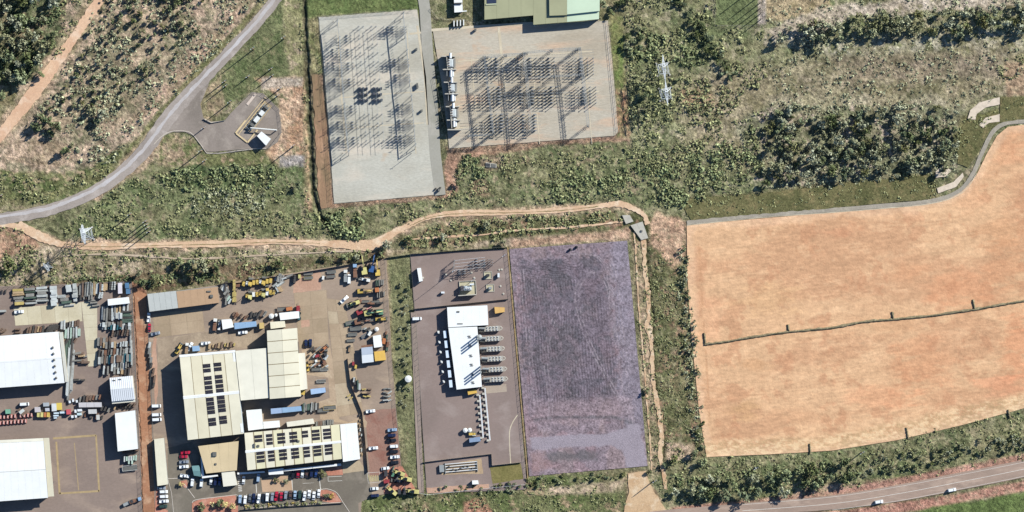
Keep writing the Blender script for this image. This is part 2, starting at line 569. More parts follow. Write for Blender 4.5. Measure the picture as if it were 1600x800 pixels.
# south-east verge
zone([(1010, 740), (1100, 712), (1300, 700), (1660, 626), (1660, 722), (1300, 780), (1040, 805)], (138, 136, 94), (104, 116, 72), (168, 156, 116), s=49, thr=.56)
zone([(1300, 760), (1600, 712), (1660, 700), (1660, 722), (1300, 776), (1120, 796), (1060, 796)], (108, 122, 66), (92, 108, 56), (170, 146, 112), s=50, j=3, thr=.6)
zone([(1250, 762), (1400, 748), (1400, 772), (1230, 782)], (196, 160, 134), (160, 136, 104), None, s=51, j=4)
zone(line_poly([(1050, 799), (1200, 785), (1300, 774), (1600, 716), (1670, 702)], 14), (198, 146, 124), (180, 132, 110), None, s=52, j=2, soft=3)
zone(line_poly([(1180, 812), (1300, 806), (1450, 788), (1670, 746)], 16), (198, 142, 120), (178, 126, 104), None, s=53, j=3, soft=3)
zone([(1180, 860), (1230, 812), (1400, 806), (1500, 785), (1670, 758), (1670, 860)], (112, 130, 68), (96, 114, 58), None, s=54, j=4, soft=3)
# bottom centre
zone([(640, 772), (830, 745), (980, 738), (978, 800), (960, 870), (500, 870), (520, 806), (640, 790)], (124, 126, 80), (98, 112, 60), (172, 148, 112), s=55, j=4, thr=.56)
zone([(725, 785), (755, 780), (770, 800), (760, 860), (720, 860)], (200, 144, 112), (180, 130, 100), None, s=56, j=4)
zone([(860, 762), (975, 750), (975, 766), (850, 775)], (204, 178, 148), (170, 156, 118), None, s=56, j=3)
zone([(560, 775), (650, 772), (600, 800), (560, 800)], (120, 130, 76), (104, 116, 64), None, s=57, j=3)
zone([(604, 402), (641, 396), (668, 772), (640, 772), (624, 740), (612, 560)], (136, 136, 92), (116, 120, 78), (154, 144, 102), s=58, j=1.5, soft=2, thr=.6)
zone([(598, 400), (606, 400), (624, 740), (612, 740)], (176, 150, 118), (140, 130, 88), None, s=59, j=2)
# red soil strip between the yards
zone([(205, 440), (230, 455), (246, 870), (220, 870)], (188, 134, 100), (164, 114, 86), (202, 160, 128), s=60, j=2, soft=2, thr=.58)

rel = (fbm(PX, PY, 8, 90, 3, 0.7) - 1.0) * 0.55
ditch = line_poly([(473, -60), (474, 0), (478, 90), (484, 200), (488, 300), (500, 338), (528, 368)], 7)
dd = poly_dist(ditch, PX, PY)
rel -= sstep(dd + jit2 * 2.5, -2.5, 2.5) * 1.4
ch = line_poly([(1008, 352), (1012, 440), (1020, 500), (1018, 560), (1026, 630), (1036, 680), (1034, 735)], 4)
rel -= sstep(poly_dist(ch, PX, PY), -3, 3) * 0.9
zk = sstep(dd + jit2 * 4, -2.0, 2.0)[..., None]
col = col * (1 - zk) + np.array(alb((78, 80, 54))) * (.7 + 1.2 * (mot2[..., None] - .3)) * zk
grey_ = col.mean(-1, keepdims=True)
col = (col * .84 + grey_ * .16) * np.array([1.04, 1.0, 1.0])
sm = np.zeros(PX.shape)
for lp_ in ([(440, -60), (470, -60), (472, 118), (430, 120), (355, 160), (330, 150), (345, 112), (405, 40)], [(474, -60), (660, -60), (660, 16), (498, 24), (478, 30)], [(668, -60), (760, -60), (760, 28), (690, 28)],
            [(605, 404), (641, 398), (666, 770), (640, 770), (618, 560)], [(318, 240), (412, 236), (420, 256), (300, 262)], [(1118, -20), (1186, -20), (1184, 40), (1118, 40)], [(1180, 860), (1230, 812), (1500, 785), (1670, 758), (1670, 860)],
            [(952, 40), (974, 40), (974, 140), (958, 140)], [(1300, 764), (1600, 716), (1660, 702), (1660, 714), (1300, 774)], [(860, 772), (975, 764), (975, 800), (650, 800), (660, 780)]):
    sm = np.maximum(sm, sstep(poly_dist(lp_, PX, PY) + jit2 * 3, -2, 4))
brn = (1 - sm[..., None]) * sstep(fbm(PX, PY * 1.6, 60, 230, 4, .6), .5, .64)[..., None] * .25
col = col * (1 - brn) + np.array(alb((158, 138, 108))) * brn
hf = fbm(PX, PY, 5, 130, 3, .8)
mf = fbm(PX, PY, 16, 160, 3, .7)
col = col * (1 + (hf[..., None] - .5) * 1.6 * (1 - .72 * sm[..., None])) * (1 + (mf[..., None] - .5) * .7)
dry = sstep(fbm(PX, PY, 6, 190, 3, .8) * .7 + mf * .3, .53, .64)[..., None] * .5 * (1 - sm[..., None])
col = np.clip(col * (1 - dry) + (col * .45 + np.array(alb((196, 182, 148))) * .55) * dry, .01, .8)
verts = np.stack([(PX - 800) * S, (400 - PY) * S, rel], -1).reshape(-1, 3)
idx = np.arange(GX * GY).reshape(GY, GX)
q = np.stack([idx[:-1, :-1], idx[1:, :-1], idx[1:, 1:], idx[:-1, 1:]], -1).reshape(-1, 4)
# outer ring to the horizon
nv = len(verts)
BX, BY = 9000.0, 9000.0
x0, x1, y0, y1 = (gx[0] - 800) * S, (gx[-1] - 800) * S, (400 - gy[0]) * S, (400 - gy[-1]) * S
ringv = np.array([(x0, y0, -.3), (x1, y0, -.3), (x1, y1, -.3), (x0, y1, -.3), (-BX, BY, -.3), (BX, BY, -.3), (BX, -BY, -.3), (-BX, -BY, -.3)])
rq = np.array([(0, 1, 5, 4), (1, 2, 6, 5), (2, 3, 7, 6), (3, 0, 4, 7)])[:, ::-1] + nv
verts = np.vstack([verts, ringv])
q = np.vstack([q, rq])
me = bpy.data.meshes.new("terrain")
me.vertices.add(len(verts))
me.vertices.foreach_set("co", verts.ravel())
me.loops.add(len(q) * 4)
me.loops.foreach_set("vertex_index", q.ravel().astype(np.int32))
me.polygons.add(len(q))
me.polygons.foreach_set("loop_start", np.arange(0, len(q) * 4, 4, dtype=np.int32))
me.polygons.foreach_set("loop_total", np.full(len(q), 4, dtype=np.int32))
me.update(calc_edges=True)
ca = me.color_attributes.new("Col", 'FLOAT_COLOR', 'POINT')
cc = np.ones((len(verts), 4))
cc[:nv, :3] = col.reshape(-1, 3)
cc[nv:, :3] = alb((128, 126, 88))
ca.data.foreach_set("color", cc.ravel())
me.materials.append(attr_mat("ground_cover", 0.75, 0.6, 1.0, 0.9))
o = ob("terrain", me)
o['kind'] = 'structure'

# ------------------------------------------------------------------ roads, tracks, pads, yards
m_road = G("old_asphalt", [(180, 166, 156), (158, 145, 136), (194, 180, 170)], 0.05, fine=.2, fscale=1.0, bmp=.15)
ribbon("access_road", [(455, -35), (430, 0), (395, 42), (345, 95), (300, 142), (262, 185), (228, 232), (192, 268), (150, 298), (95, 322), (50, 334), (0, 342), (-60, 350)], 20, 0.06, m_road, .8,
       widths=[17, 17, 17, 18, 20, 24, 22, 20, 19, 18, 18, 18, 18])
m_lane = G("worn_wheel_path", [(206, 198, 196), (190, 180, 174)], 0.08, fine=.12, bmp=.1)
ribbon("road_wheel_path", [(445, -22), (395, 41), (345, 93), (300, 140), (262, 183), (228, 229), (192, 265), (150, 295), (95, 319), (50, 331), (-60, 347)], 5, 0.075, m_lane, 1.0)
m_comp = G("compound_asphalt", [(160, 146, 136), (140, 128, 118), (176, 162, 150)], 0.05, fine=.15, bmp=.15)
sheet("compound_pavement", [(394, 144), (411, 146), (436, 170), (440, 206), (434, 222), (420, 232), (392, 232), (334, 237), (323, 237), (313, 225), (302, 212), (289, 206), (270, 206), (254, 213), (240, 226), (225, 235), (262, 183), (300, 142), (330, 122), (322, 141), (313, 163), (318, 184), (330, 190), (350, 189), (369, 168)], 0.05, m_comp, .4)
m_kerb = P("kerb_concrete", (206, 192, 176), 0.9, .15)
for nm, pts, w in (("kerb", [(320, 186), (330, 191), (351, 189)], 1.4), ("kerb", [(240, 226), (254, 212), (270, 205), (289, 205), (302, 211), (323, 239)], 1.2), ("kerb", [(323, 239), (345, 239), (392, 233), (416, 232)], 1.6)):
    ribbon(nm, pts, w, 0.17, m_kerb, .1)
m_dirt = G("orange_dirt", [(236, 196, 162), (218, 172, 140), (244, 212, 184)], 0.06, fine=.2, bmp=.4)
ribbon("dirt_track", [(170, -30), (155, 0), (135, 30), (113, 62), (86, 100), (58, 138), (32, 172), (5, 205), (-40, 258)], 16, 0.05, m_dirt, 1.3, n=10, widths=[15, 15, 15, 14, 17, 21, 18, 16, 18])
m_track = G("track_dirt", [(234, 198, 164), (214, 174, 140), (244, 216, 186)], 0.06, fine=.25, bmp=.4)
ribbon("sandy_track", [(28, 350), (60, 368), (95, 381), (150, 385), (250, 383), (340, 381), (430, 378), (500, 380), (570, 384), (592, 378), (630, 356), (672, 339), (720, 333), (800, 332), (880, 328), (935, 322), (970, 319), (1003, 333), (1012, 350)], 8, 0.05, m_track, .9, n=10,
       widths=[12, 15, 9, 11, 8, 11, 7, 9, 17, 15, 9, 7, 10, 7, 9, 7, 10, 6, 8])
ribbon("track_median", [(100, 381.5), (150, 385.5), (250, 383.5), (340, 381.5), (430, 378.5), (500, 380.5)], 1.3, 0.062, G("track_median", [(176, 146, 112), (150, 134, 96)], .1, fine=.4), .6, n=12)
ribbon("track_median", [(640, 353), (672, 340), (720, 333.5), (800, 332.5), (880, 328.5), (935, 322.5)], 1.3, 0.062, MATS["track_median"], .6, n=12)
ribbon("footpath_track", [(640, 374), (700, 370), (760, 366), (800, 360), (850, 357), (900, 354), (950, 349), (978, 345)], 3.0, 0.06, m_track, .8)
ribbon("sandy_track", [(-20, 348), (20, 352), (60, 366)], 9, 0.055, m_track, 1.2)
ribbon("footpath_track", [(95, 400), (180, 398), (300, 404), (420, 398), (560, 392)], 2.6, 0.05, G("pale_dirt", [(212, 190, 166), (190, 166, 140)], .06), 1.2)
m_ero = G("eroded_bank", [(228, 196, 160), (206, 164, 128), (238, 214, 184)], 0.1, fine=.3, bmp=.6)
ribbon("erosion_gully", [(1003, 360), (1007, 400), (1008, 430), (1013, 460), (1014, 495), (1013, 510), (1018, 540), (1019, 580), (1022, 605), (1029, 640), (1034, 680), (1031, 710), (1038, 745), (1040, 765)], 4, -0.02, m_ero, 1.4, widths=[9, 6, 6, 7, 5, 12, 6, 6, 6, 8, 8, 7, 5, 5])
ribbon("erosion_gully", [(991, 362), (995, 420), (998, 480), (1004, 540), (1010, 620), (1016, 690), (1018, 735)], 2.2, -0.02, m_ero, .7)

m_pad = G("crushed_rock_pad", [(206, 200, 186), (186, 178, 162), (218, 204, 186)], 0.03, stretch=(.5, 1.2, 1), fine=.2, fscale=1.0, bmp=.3, speck=(.06, .69, (204, 170, 136)))
sheet("switchyard_pad", [(498, 27), (652, 15), (660, 80), (695, 303), (522, 318), (510, 150)], 0.10, m_pad, .3)
m_pad2 = G("crushed_rock_pad_east", [(202, 190, 172), (186, 172, 152), (214, 184, 158)], 0.035, stretch=(.4, 1.4, 1), fine=.22, fscale=1.0, bmp=.3, lo=.4, hi=.6, speck=(.07, .66, (202, 164, 132)))
sheet("switchyard_pad", [(676, 47), (950, 32), (957, 100), (966, 206), (960, 212), (702, 232), (690, 130)], 0.10, m_pad2, .3)
m_conc = G("light_concrete", [(222, 206, 180), (204, 188, 162)], .1, fine=.1, bmp=.1)
m_gr = G("driveway_grey", [(178, 172, 160), (166, 160, 146), (188, 180, 168)], .04, fine=.1, bmp=.1)
ribbon("switchyard_road", [(650, -40), (662, 0), (664, 15), (668, 80), (675, 160), (680, 240), (688, 305)], 17, 0.13, m_gr, .2, smooth=False)
ribbon("switchyard_path", [(652, 40), (664, 120), (668, 195)], 3.4, 0.13, m_conc, .1, smooth=False)
ribbon("switchyard_path", [(640, 53), (658, 51)], 3, 0.135, m_conc, .1, smooth=False)
ribbon("switchyard_path", [(528, 35), (531, 120), (536, 180), (541, 240)], 1.8, 0.12, m_conc, .1, smooth=False)
ribbon("switchyard_path", [(636, 48), (640, 120), (650, 240)], 1.2, 0.12, m_conc, .1, smooth=False)
for y in (147, 196):
    ribbon("switchyard_path", [(530, y + 6), (600, y), (662, y - 4)], 1.4, 0.125, m_conc, .1, smooth=False)
ribbon("switchyard_path", [(674, 47), (740, 42), (832, 36), (834, 40), (936, 30)], 4.2, 0.14, m_conc, .1, smooth=False)
ribbon("switchyard_path", [(779, 42), (784, 90), (789, 140)], 4, 0.15, m_conc, .1, smooth=False)
for y0_, y1_, xa, xb in ((96, 80, 715, 925), (165, 143, 715, 935), (202, 190, 700, 800)):
    ribbon("switchyard_path", [(xa, y0_), (xb, y1_)], 1.6, 0.145, m_conc, .1, smooth=False)
for x_ in (736, 831, 913):
    ribbon("switchyard_path", [(x_, 90), (x_ + 12, 225)], 1.2, 0.147, m_conc, .1, smooth=False)
ribbon("perimeter_kerb", [(946, 34), (953, 100), (962, 206)], 1.3, 0.2, m_kerb, .1, smooth=False)

EARTH = [(1073, 352), (1180, 342), (1300, 332), (1420, 322), (1470, 314), (1502, 300), (1525, 275), (1542, 240), (1558, 212), (1575, 198), (1600, 195), (1670, 192), (1670, 624), (1600, 638), (1500, 665), (1400, 688), (1300, 704), (1200, 710), (1104, 714), (1092, 640), (1084, 560), (1078, 500), (1074, 430)]
m_gb = G("embankment_grass", [(128, 120, 82), (94, 94, 60), (146, 130, 92)], .09, stretch=(1, 1, 1), fine=.75, fscale=.8, bmp=.8, bd=.4)
for bp in ([(1062, 314), (1085, 309), (1180, 303), (1300, 290), (1458, 272), (1462, 300), (1450, 311), (1300, 325), (1120, 340), (1080, 344)], [(1497, 224), (1502, 200), (1512, 188), (1560, 176), (1562, 192), (1546, 204), (1530, 235), (1512, 262), (1496, 256)], [(1563, 152), (1670, 150), (1670, 186), (1590, 187), (1563, 191)]):
    sheet("grass_embankment", bp, 0.10, m_gb, .8)
m_drain = G("drain_gravel", [(178, 166, 150), (160, 150, 136), (190, 178, 160)], .1, fine=.2)
ribbon("stone_drain", [(1073, 348), (1120, 343), (1200, 335), (1300, 328), (1400, 320), (1450, 315), (1484, 306), (1506, 292), (1522, 268), (1534, 240), (1550, 208), (1566, 195), (1590, 190), (1670, 188)], 6.5, 0.09, m_drain, .3)
ribbon("drain_edge", [(1073, 352), (1120, 347), (1200, 339), (1300, 332), (1400, 324), (1450, 319), (1486, 310), (1510, 295), (1526, 271)], 1.0, 0.12, m_conc, .2)
LOT = [(796, 389), (980, 376), (1012, 728), (827, 744)]


def painted(name, poly, z, step, fn, mat):
    """a ground sheet cut from a fine grid, with soil colour painted per vertex by fn(x, y)"""
    x0, x1 = min(p[0] for p in poly), max(p[0] for p in poly)
    y0, y1 = min(p[1] for p in poly), max(p[1] for p in poly)
    ax, ay = np.arange(x0 - step, x1 + 2 * step, step), np.arange(y0 - step, y1 + 2 * step, step)
    X, Y = np.meshgrid(ax, ay)
    d = poly_dist(poly, X, Y)
    keep = (d[:-1, :-1] > 0) | (d[1:, 1:] > 0) | (d[:-1, 1:] > 0) | (d[1:, :-1] > 0)
    c = fn(X, Y)
    gy_, gx_ = np.gradient(d, step)
    out = np.where(d < 0, -d, 0)
    X, Y = X + out * gx_, Y + out * gy_
    ids = np.arange(X.size).reshape(X.shape)
    qq = np.stack([ids[:-1, :-1], ids[1:, :-1], ids[1:, 1:], ids[:-1, 1:]], -1)[keep]
    used = np.unique(qq)
    mp = np.zeros(X.size, int)
    mp[used] = np.arange(len(used))
    qq = mp[qq]
    v = np.stack([(X - 800) * S, (400 - Y) * S, np.full(X.shape, z)], -1).reshape(-1, 3)[used]
    # rim skirt closes the sheet down into the ground
    pr = [W(*p) for p in poly]
    n0 = len(v)
    vs = np.array([(a, b, z - .01) for a, b in pr] + [(a, b, z - .5) for a, b in pr])
    v = np.vstack([v, vs])
    n = len(pr)
    sk = np.array([(n0 + i, n0 + (i + 1) % n, n0 + n + (i + 1) % n, n0 + n + i) for i in range(n)])
    qq = np.vstack([qq, sk])
    me = bpy.data.meshes.new(name)
    me.vertices.add(len(v))
    me.vertices.foreach_set("co", v.ravel())
    me.loops.add(len(qq) * 4)
    me.loops.foreach_set("vertex_index", qq.ravel().astype(np.int32))
    me.polygons.add(len(qq))
    me.polygons.foreach_set("loop_start", np.arange(0, len(qq) * 4, 4, dtype=np.int32))
    me.polygons.foreach_set("loop_total", np.full(len(qq), 4, dtype=np.int32))
    me.update(calc_edges=True)
    a = me.color_attributes.new("Col", 'FLOAT_COLOR', 'POINT')
    cc = np.ones((len(v), 4))
    cc[:n0, :3] = np.clip(c.reshape(-1, 3)[used], .01, .8)
    cc[n0:, :3] = cc[:n0, :3].mean(0)
    a.data.foreach_set("color", cc.ravel())
    me.materials.append(mat)
    o = ob(name, me)
    o['kind'] = 'structure'
    return o


def blend(c, rgb, k):
    return c + (np.array(alb(rgb)) - c) * k[..., None]


def lot_paint(X, Y):
    n1, n2, n3 = fbm(X, Y, 40, 301, 4, .6), fbm(X, Y, 12, 311, 4, .7), fbm(X, Y, 2.6, 321, 3, .9)
    c = np.zeros(X.shape + (3,)) + np.array(alb((142, 128, 138)))
    c = blend(c, (154, 136, 140), sstep(n1, .5, .62) * .7)
    c = blend(c, (152, 128, 136), sstep(fbm(X, Y, 22, 331, 3), .58, .68) * .6)
    work = sstep(poly_dist([(812, 405), (945, 398), (968, 560), (960, 632), (835, 640), (815, 560)], X, Y) + (n2 - .5) * 40, -8, 12)
    c = blend(c, (106, 99, 112), work * .6)
    c = blend(c, (76, 77, 84), work * sstep(n2 * .6 + n1 * .4, .5, .6) * .55)
    for (bx, by, br) in ((818, 455, 9), (888, 462, 14), (905, 525, 14), (850, 520, 16), (930, 470, 12), (895, 610, 22), (845, 600, 16), (925, 600, 18), (872, 425, 18)):
        c = blend(c, (74, 76, 84), sstep(1 - np.hypot(X - bx, (Y - by) * .8) / br + (n2 - .5) * 1.8, 0, .9) * .4)
    # plough and tyre furrows: along the lot below, curling over at its head
    head = sstep(430 + (n1 - .5) * 60 - Y, -12, 14)
    u = X - (Y - 400) * .085 + (n1 - .5) * 7 + (n2 - .5) * 1.2
    w = Y + (n1 - .5) * 34 + (np.abs(X - 890) / 70) ** 2 * 8
    ph = np.where(head > .5, w, u)
    fur = np.sin(ph * 2 * np.pi / 4.2)
    amp = (work * .75 + .25) * sstep(fbm(X, Y, 26, 341, 2), .3, .6) * .38
    c = c * (1 + fur[..., None] * amp[..., None] * .62)
    east = sstep(X - (952 + (Y - 390) * .06) + (n2 - .5) * 22, -4, 10)
    c = blend(c, (138, 131, 145), east * .75 * sstep(690 - Y, 0, 20))
    c = blend(c, (150, 132, 140), sstep(poly_dist([(830, 625), (990, 618), (990, 655), (832, 668)], X, Y) + (n2 - .5) * 20, -4, 10) * .6)
    c = blend(c, (92, 92, 98), sstep(poly_dist(line_poly([(834, 656), (870, 652), (960, 652), (990, 662)], 5), X, Y) + (n2 - .5) * 8, -2, 3) * .7)
    for tr in ([(985, 668), (972, 600), (958, 520), (950, 440), (935, 404), (900, 396), (850, 400)], [(992, 660), (980, 590), (966, 500), (958, 430), (946, 396)], [(836, 640), (826, 560), (818, 480), (812, 420)], [(975, 640), (930, 560), (905, 500), (900, 450), (925, 425), (948, 450), (955, 520)], [(845, 690), (858, 640), (850, 560), (862, 500), (880, 470)]):
        k_ = poly_dist(line_poly(crom(tr, 5), 1.1), X, Y)
        k2 = poly_dist(line_poly(crom([(a + 5.5, b + 1) for a, b in tr], 5), 1.1), X, Y)
        c = blend(c, (160, 148, 156), np.maximum(sstep(k_, -1, .6), sstep(k2, -1, .6)) * sstep(n2, .35, .55) * .6)
    c = c * (1 + (n3[..., None] - .5) * 1.7) * (1 + (n2[..., None] - .5) * .7)
    drive = sstep(poly_dist([(828, 684), (850, 682), (955, 676), (984, 664), (1000, 662), (1012, 730), (980, 732), (972, 706), (955, 697), (880, 700), (830, 704)], X, Y) + (n2 - .5) * 7, -1.5, 2.5)
    smooth = np.zeros(X.shape + (3,)) + np.array(alb((160, 151, 163)))
    smooth = smooth * (1 + (n2[..., None] - .5) * .22) * (1 + (n3[..., None] - .5) * .16)
    c = c + (smooth - c) * drive[..., None] * .95
    c = blend(c, (96, 96, 100), sstep(poly_dist([(850, 710), (905, 704), (945, 706), (930, 718), (860, 722)], X, Y) + (n2 - .5) * 18, -4, 6) * .7)
    return blend(c, (164, 134, 132), sstep(poly_dist([(826, 705), (850, 708), (862, 728), (830, 742)], X, Y) + (n2 - .5) * 14, -4, 6) * .5)


painted("empty_lot", LOT, 0.05, .9, lambda X, Y: lot_paint(X, Y) * np.array([1.05, 1.0, .94]), attr_mat("mauve_gravel", .3, 1.3, .6, .3))


def earth_paint(X, Y):
    u, v = X * .993 + Y * -.12, Y * .993 + X * .12
    n1, n2 = fbm(u * .5, v * 1.2, 60, 401, 5, .6), fbm(u * .45, v * 1.5, 16, 411, 4, .75)
    n3, n4 = fbm(u * .6, v * 1.3, 5, 421, 3, .8), fbm(X, Y, 28, 431, 4, .65)
    c = np.zeros(X.shape + (3,)) + np.array(alb((229, 183, 142)))
    c = blend(c, (214, 164, 126), sstep(n1, .46, .6) * .8)
    c = blend(c, (234, 194, 154), sstep(n2, .52, .66) * .3)
    c = blend(c, (204, 148, 112), sstep(n4, .56, .7) * .55)
    for bx, by, rx, ry, rgb, k in ((1425, 425, 40, 18, (216, 152, 112), .45), (1440, 570, 50, 50, (216, 152, 112), .5), (1500, 450, 60, 30, (220, 156, 116), .6), (1380, 620, 60, 20, (226, 160, 120), .5), (1575, 420, 40, 50, (206, 148, 110), .6),
                                   (1560, 360, 40, 25, (208, 152, 112), .5), (1180, 570, 30, 12, (214, 164, 122), .7), (1160, 640, 30, 18, (210, 164, 120), .7), (1250, 650, 60, 14, (222, 170, 130), .6), (1200, 470, 60, 30, (220, 174, 130), .6), (1110, 500, 25, 60, (236, 180, 140), .5),
                                   (1310, 365, 40, 12, (220, 160, 122), .6), (1590, 540, 30, 60, (224, 156, 116), .7), (1520, 300, 30, 30, (226, 170, 130), .5), (1580, 230, 40, 30, (224, 162, 122), .6), (1400, 510, 40, 14, (210, 158, 118), .5), (1560, 600, 40, 20, (228, 158, 120), .6)):
        c = blend(c, rgb, sstep(1.2 - np.hypot((X - bx) / rx, (Y - by) / ry) + (n2 - .5) * 2.2, 0, .9) * k)
    rim = poly_dist(EARTH, X, Y)
    c = blend(c, (240, 200, 164), sstep(14 + (n4 - .5) * 20 - rim, 0, 10) * .5)
    sp = sstep(poly_dist([(1090, 690), (1300, 680), (1420, 655), (1600, 612), (1680, 600), (1680, 640), (1500, 668), (1300, 706), (1100, 716)], X, Y) + (n4 - .5) * 20, -4, 8)
    c = blend(c, (234, 206, 164), sp * sstep(n3, .48, .6) * .6)
    c = blend(c, (206, 176, 132), sp * sstep(1 - n3, .5, .6) * .5)
    gr = np.sin((v + (n4 - .5) * 10) * 2 * np.pi / 5.2) * sstep(fbm(u * .4, v, 40, 441, 3), .45, .6)
    c = c * (1 - .05 * gr[..., None])
    for tr in ([(1090, 370), (1200, 392), (1320, 385), (1450, 372), (1600, 350)], [(1085, 600), (1180, 612), (1320, 590), (1460, 560), (1600, 530)], [(1110, 690), (1106, 600), (1098, 480), (1092, 380)], [(1380, 480), (1300, 440), (1250, 400), (1240, 350)], [(1590, 210), (1560, 260), (1540, 320), (1470, 345), (1380, 350)]):
        for o_ in (0, 5):
            k_ = sstep(poly_dist(line_poly(crom([(a, b + o_) for a, b in tr], 6), 1.2), X, Y), -1.6, .6) * sstep(n2, .42, .58)
            c = blend(c, (200, 150, 112), k_ * .45)
    return c * (1 + (n3[..., None] - .5) * .5) * (1 + (n2[..., None] - .5) * .3)


painted("earthworks", EARTH, 0.06, 1.6, lambda X, Y: earth_paint(X, Y) * np.array([.99, .975, .96]), attr_mat("graded_earth", .14, .5, .5, .4))
ribbon("fence_strip", [(793, 386), (825, 748)], 1.6, 0.08, P("ochre_strip", (196, 160, 112), .9, .3), .3, smooth=False)
m_drv = G("sandy_driveway", [(222, 188, 150), (200, 162, 124), (234, 208, 176)], .08, fine=.25)
sheet("driveway", [(981, 740), (1009, 736), (1014, 752), (1024, 772), (1044, 800), (1050, 840), (965, 840), (976, 792), (983, 770)], 0.05, m_drv, .8)
m_hw = G("highway_asphalt", [(180, 154, 138), (160, 138, 124), (196, 170, 152)], .06, stretch=(.4, 1.6, 1), fine=.16, bmp=.1)
ribbon("highway", [(960, 815), (1050, 806), (1200, 793), (1300, 785), (1400, 771), (1500, 752), (1600, 732), (1680, 714)], 24, 0.06, m_hw, .2, widths=[20, 20, 20, 22, 26, 27, 27, 27])
m_line = P("line_paint", (236, 228, 216), .8, .1)
ribbon("road_marking", [(1160, 798), (1300, 787), (1400, 772), (1500, 753), (1600, 733), (1680, 715)], .55, 0.075, m_line, 0, depth=.02)
ribbon("road_marking", [(1160, 788.5), (1300, 776.5), (1400, 761), (1500, 742), (1600, 722), (1680, 704)], .4, 0.075, m_line, 0, depth=.02)
ribbon("road_marking", [(1300, 797), (1400, 783), (1500, 764), (1600, 744), (1680, 726)], .4, 0.075, m_line, 0, depth=.02)

sheet("soil_strip", [(209, 452), (229, 460), (236, 560), (241, 680), (245, 850), (226, 850), (221, 700), (215, 560)], 0.02, G("soil_strip", [(188, 136, 104), (166, 118, 90), (206, 166, 134)], .06, fine=.28, bmp=.4), 1.0)
sheet("soil_verge", [(487, 118), (496, 116), (506, 150), (514, 240), (520, 322), (502, 326), (497, 300), (492, 200)], 0.02, G("soil_verge", [(176, 136, 108), (146, 122, 94), (196, 156, 124)], .06, stretch=(1.6, .6, 1), fine=.28, bmp=.4), 1.4)

# west yard
m_yard = G("yard_asphalt", [(156, 136, 124), (142, 124, 114), (172, 150, 134)], 0.03, stretch=(.6, 1, 1), fine=.14, bmp=.15)
sheet("west_yard", [(-40, 448), (100, 444), (206, 439), (210, 520), (219, 700), (224, 850), (-40, 850)], 0.05, m_yard, .3)


def slabs(name, quad, nx, ny, z, mats, gap=.12):
    """pavement of single concrete slabs, quad = four px corners TL TR BR BL"""
    root = ob(name, MB().prism([W(*p) for p in quad], z - .5, z - .03), P("joint_sand", (150, 130, 108), .9))
    root['kind'] = 'structure'
    for i in range(nx):
        for j in range(ny):
            c = []
            for u, v in ((i, j), (i + 1, j), (i + 1, j + 1), (i, j + 1)):
                u, v = u / nx, v / ny
                t = [quad[0][k] * (1 - u) + quad[1][k] * u for k in (0, 1)]
                b = [quad[3][k] * (1 - u) + quad[2][k] * u for k in (0, 1)]
                c.append((t[0] * (1 - v) + b[0] * v, t[1] * (1 - v) + b[1] * v))
            mx, my = sum(p[0] for p in c) / 4, sum(p[1] for p in c) / 4
            c = [(p[0] + (mx - p[0]) * gap / 10, p[1] + (my - p[1]) * gap / 10) for p in c]
            ob("concrete_slab", MB().prism([W(*p) for p in c], z - .1, z + rnd.uniform(0, .015)), rnd.choice(mats), root)
    return root


SL1 = [G("slab_a", [(212, 198, 168), (196, 180, 152)], .08, fine=.1, bmp=.1), G("slab_b", [(220, 208, 180), (204, 190, 160)], .08, fine=.1, bmp=.1)]
slabs("concrete_apron", [(21, 481), (127, 472), (129, 502), (24, 509)], 5, 1, 0.09, SL1)
slabs("concrete_apron", [(127, 472), (152, 470), (152, 572), (138, 573)], 1, 5, 0.09, SL1)
m_ochre = P("ochre_line", (184, 158, 116), .9, .2)
for p in ([(83, 685), (150, 680)], [(150, 680), (155, 768)], [(88, 690), (93, 772)], [(116, 692), (123, 766)], [(93, 771), (155, 767)]):
    ribbon("pavement_patch", p, 3 if p[0][0] != 116 else 1.4, 0.062, m_ochre, .3, smooth=False, n=1)

# central yard
m_y2 = G("yard_bitumen", [(172, 150, 132), (154, 134, 118), (190, 166, 142)], 0.03, rot=.1, stretch=(.5, 1.2, 1), fine=.16, bmp=.15)
sheet("depot_yard", [(229, 462), (345, 444), (460, 426), (604, 404), (612, 560), (628, 742), (640, 768), (566, 776), (560, 850), (244, 850)], 0.05, m_y2, .3)
SL2 = [G("slab_c", [(194, 170, 142), (176, 152, 126)], .07, fine=.12, bmp=.1), G("slab_d", [(202, 182, 154), (184, 162, 134)], .07, fine=.12, bmp=.1), G("slab_e", [(184, 160, 134), (168, 146, 120)], .06, fine=.14, bmp=.1)]
slabs("concrete_apron", [(238, 490), (316, 482), (320, 518), (242, 528)], 3, 2, 0.09, SL2)
slabs("concrete_apron", [(459, 458), (510, 453), (514, 540), (468, 545)], 2, 4, 0.09, SL2[::2])
slabs("concrete_apron", [(510, 466), (538, 470), (556, 560), (520, 566)], 2, 5, 0.09, SL2)
slabs("concrete_apron", [(520, 566), (552, 562), (568, 645), (528, 652)], 2, 5, 0.09, SL2)
sheet("concrete_hardstand", [(471, 547), (516, 541), (521, 568), (530, 655), (545, 660), (566, 650), (574, 660), (572, 668), (540, 662), (500, 655), (498, 628), (515, 622), (514, 600), (512, 590), (480, 586)], 0.07, G("tan_hardstand", [(198, 172, 144), (180, 154, 128), (208, 184, 156)], .06, fine=.16), .5)
sheet("concrete_hardstand", [(246, 530), (320, 519), (345, 518), (420, 515), (417, 541), (300, 552), (280, 553), (262, 570), (246, 590)], 0.068, G("stained_hardstand", [(182, 160, 136), (156, 136, 116), (192, 170, 144)], .07, fine=.18), .5)
m_pink = G("pink_gravel", [(206, 166, 142), (190, 148, 124)], .06, fine=.2)
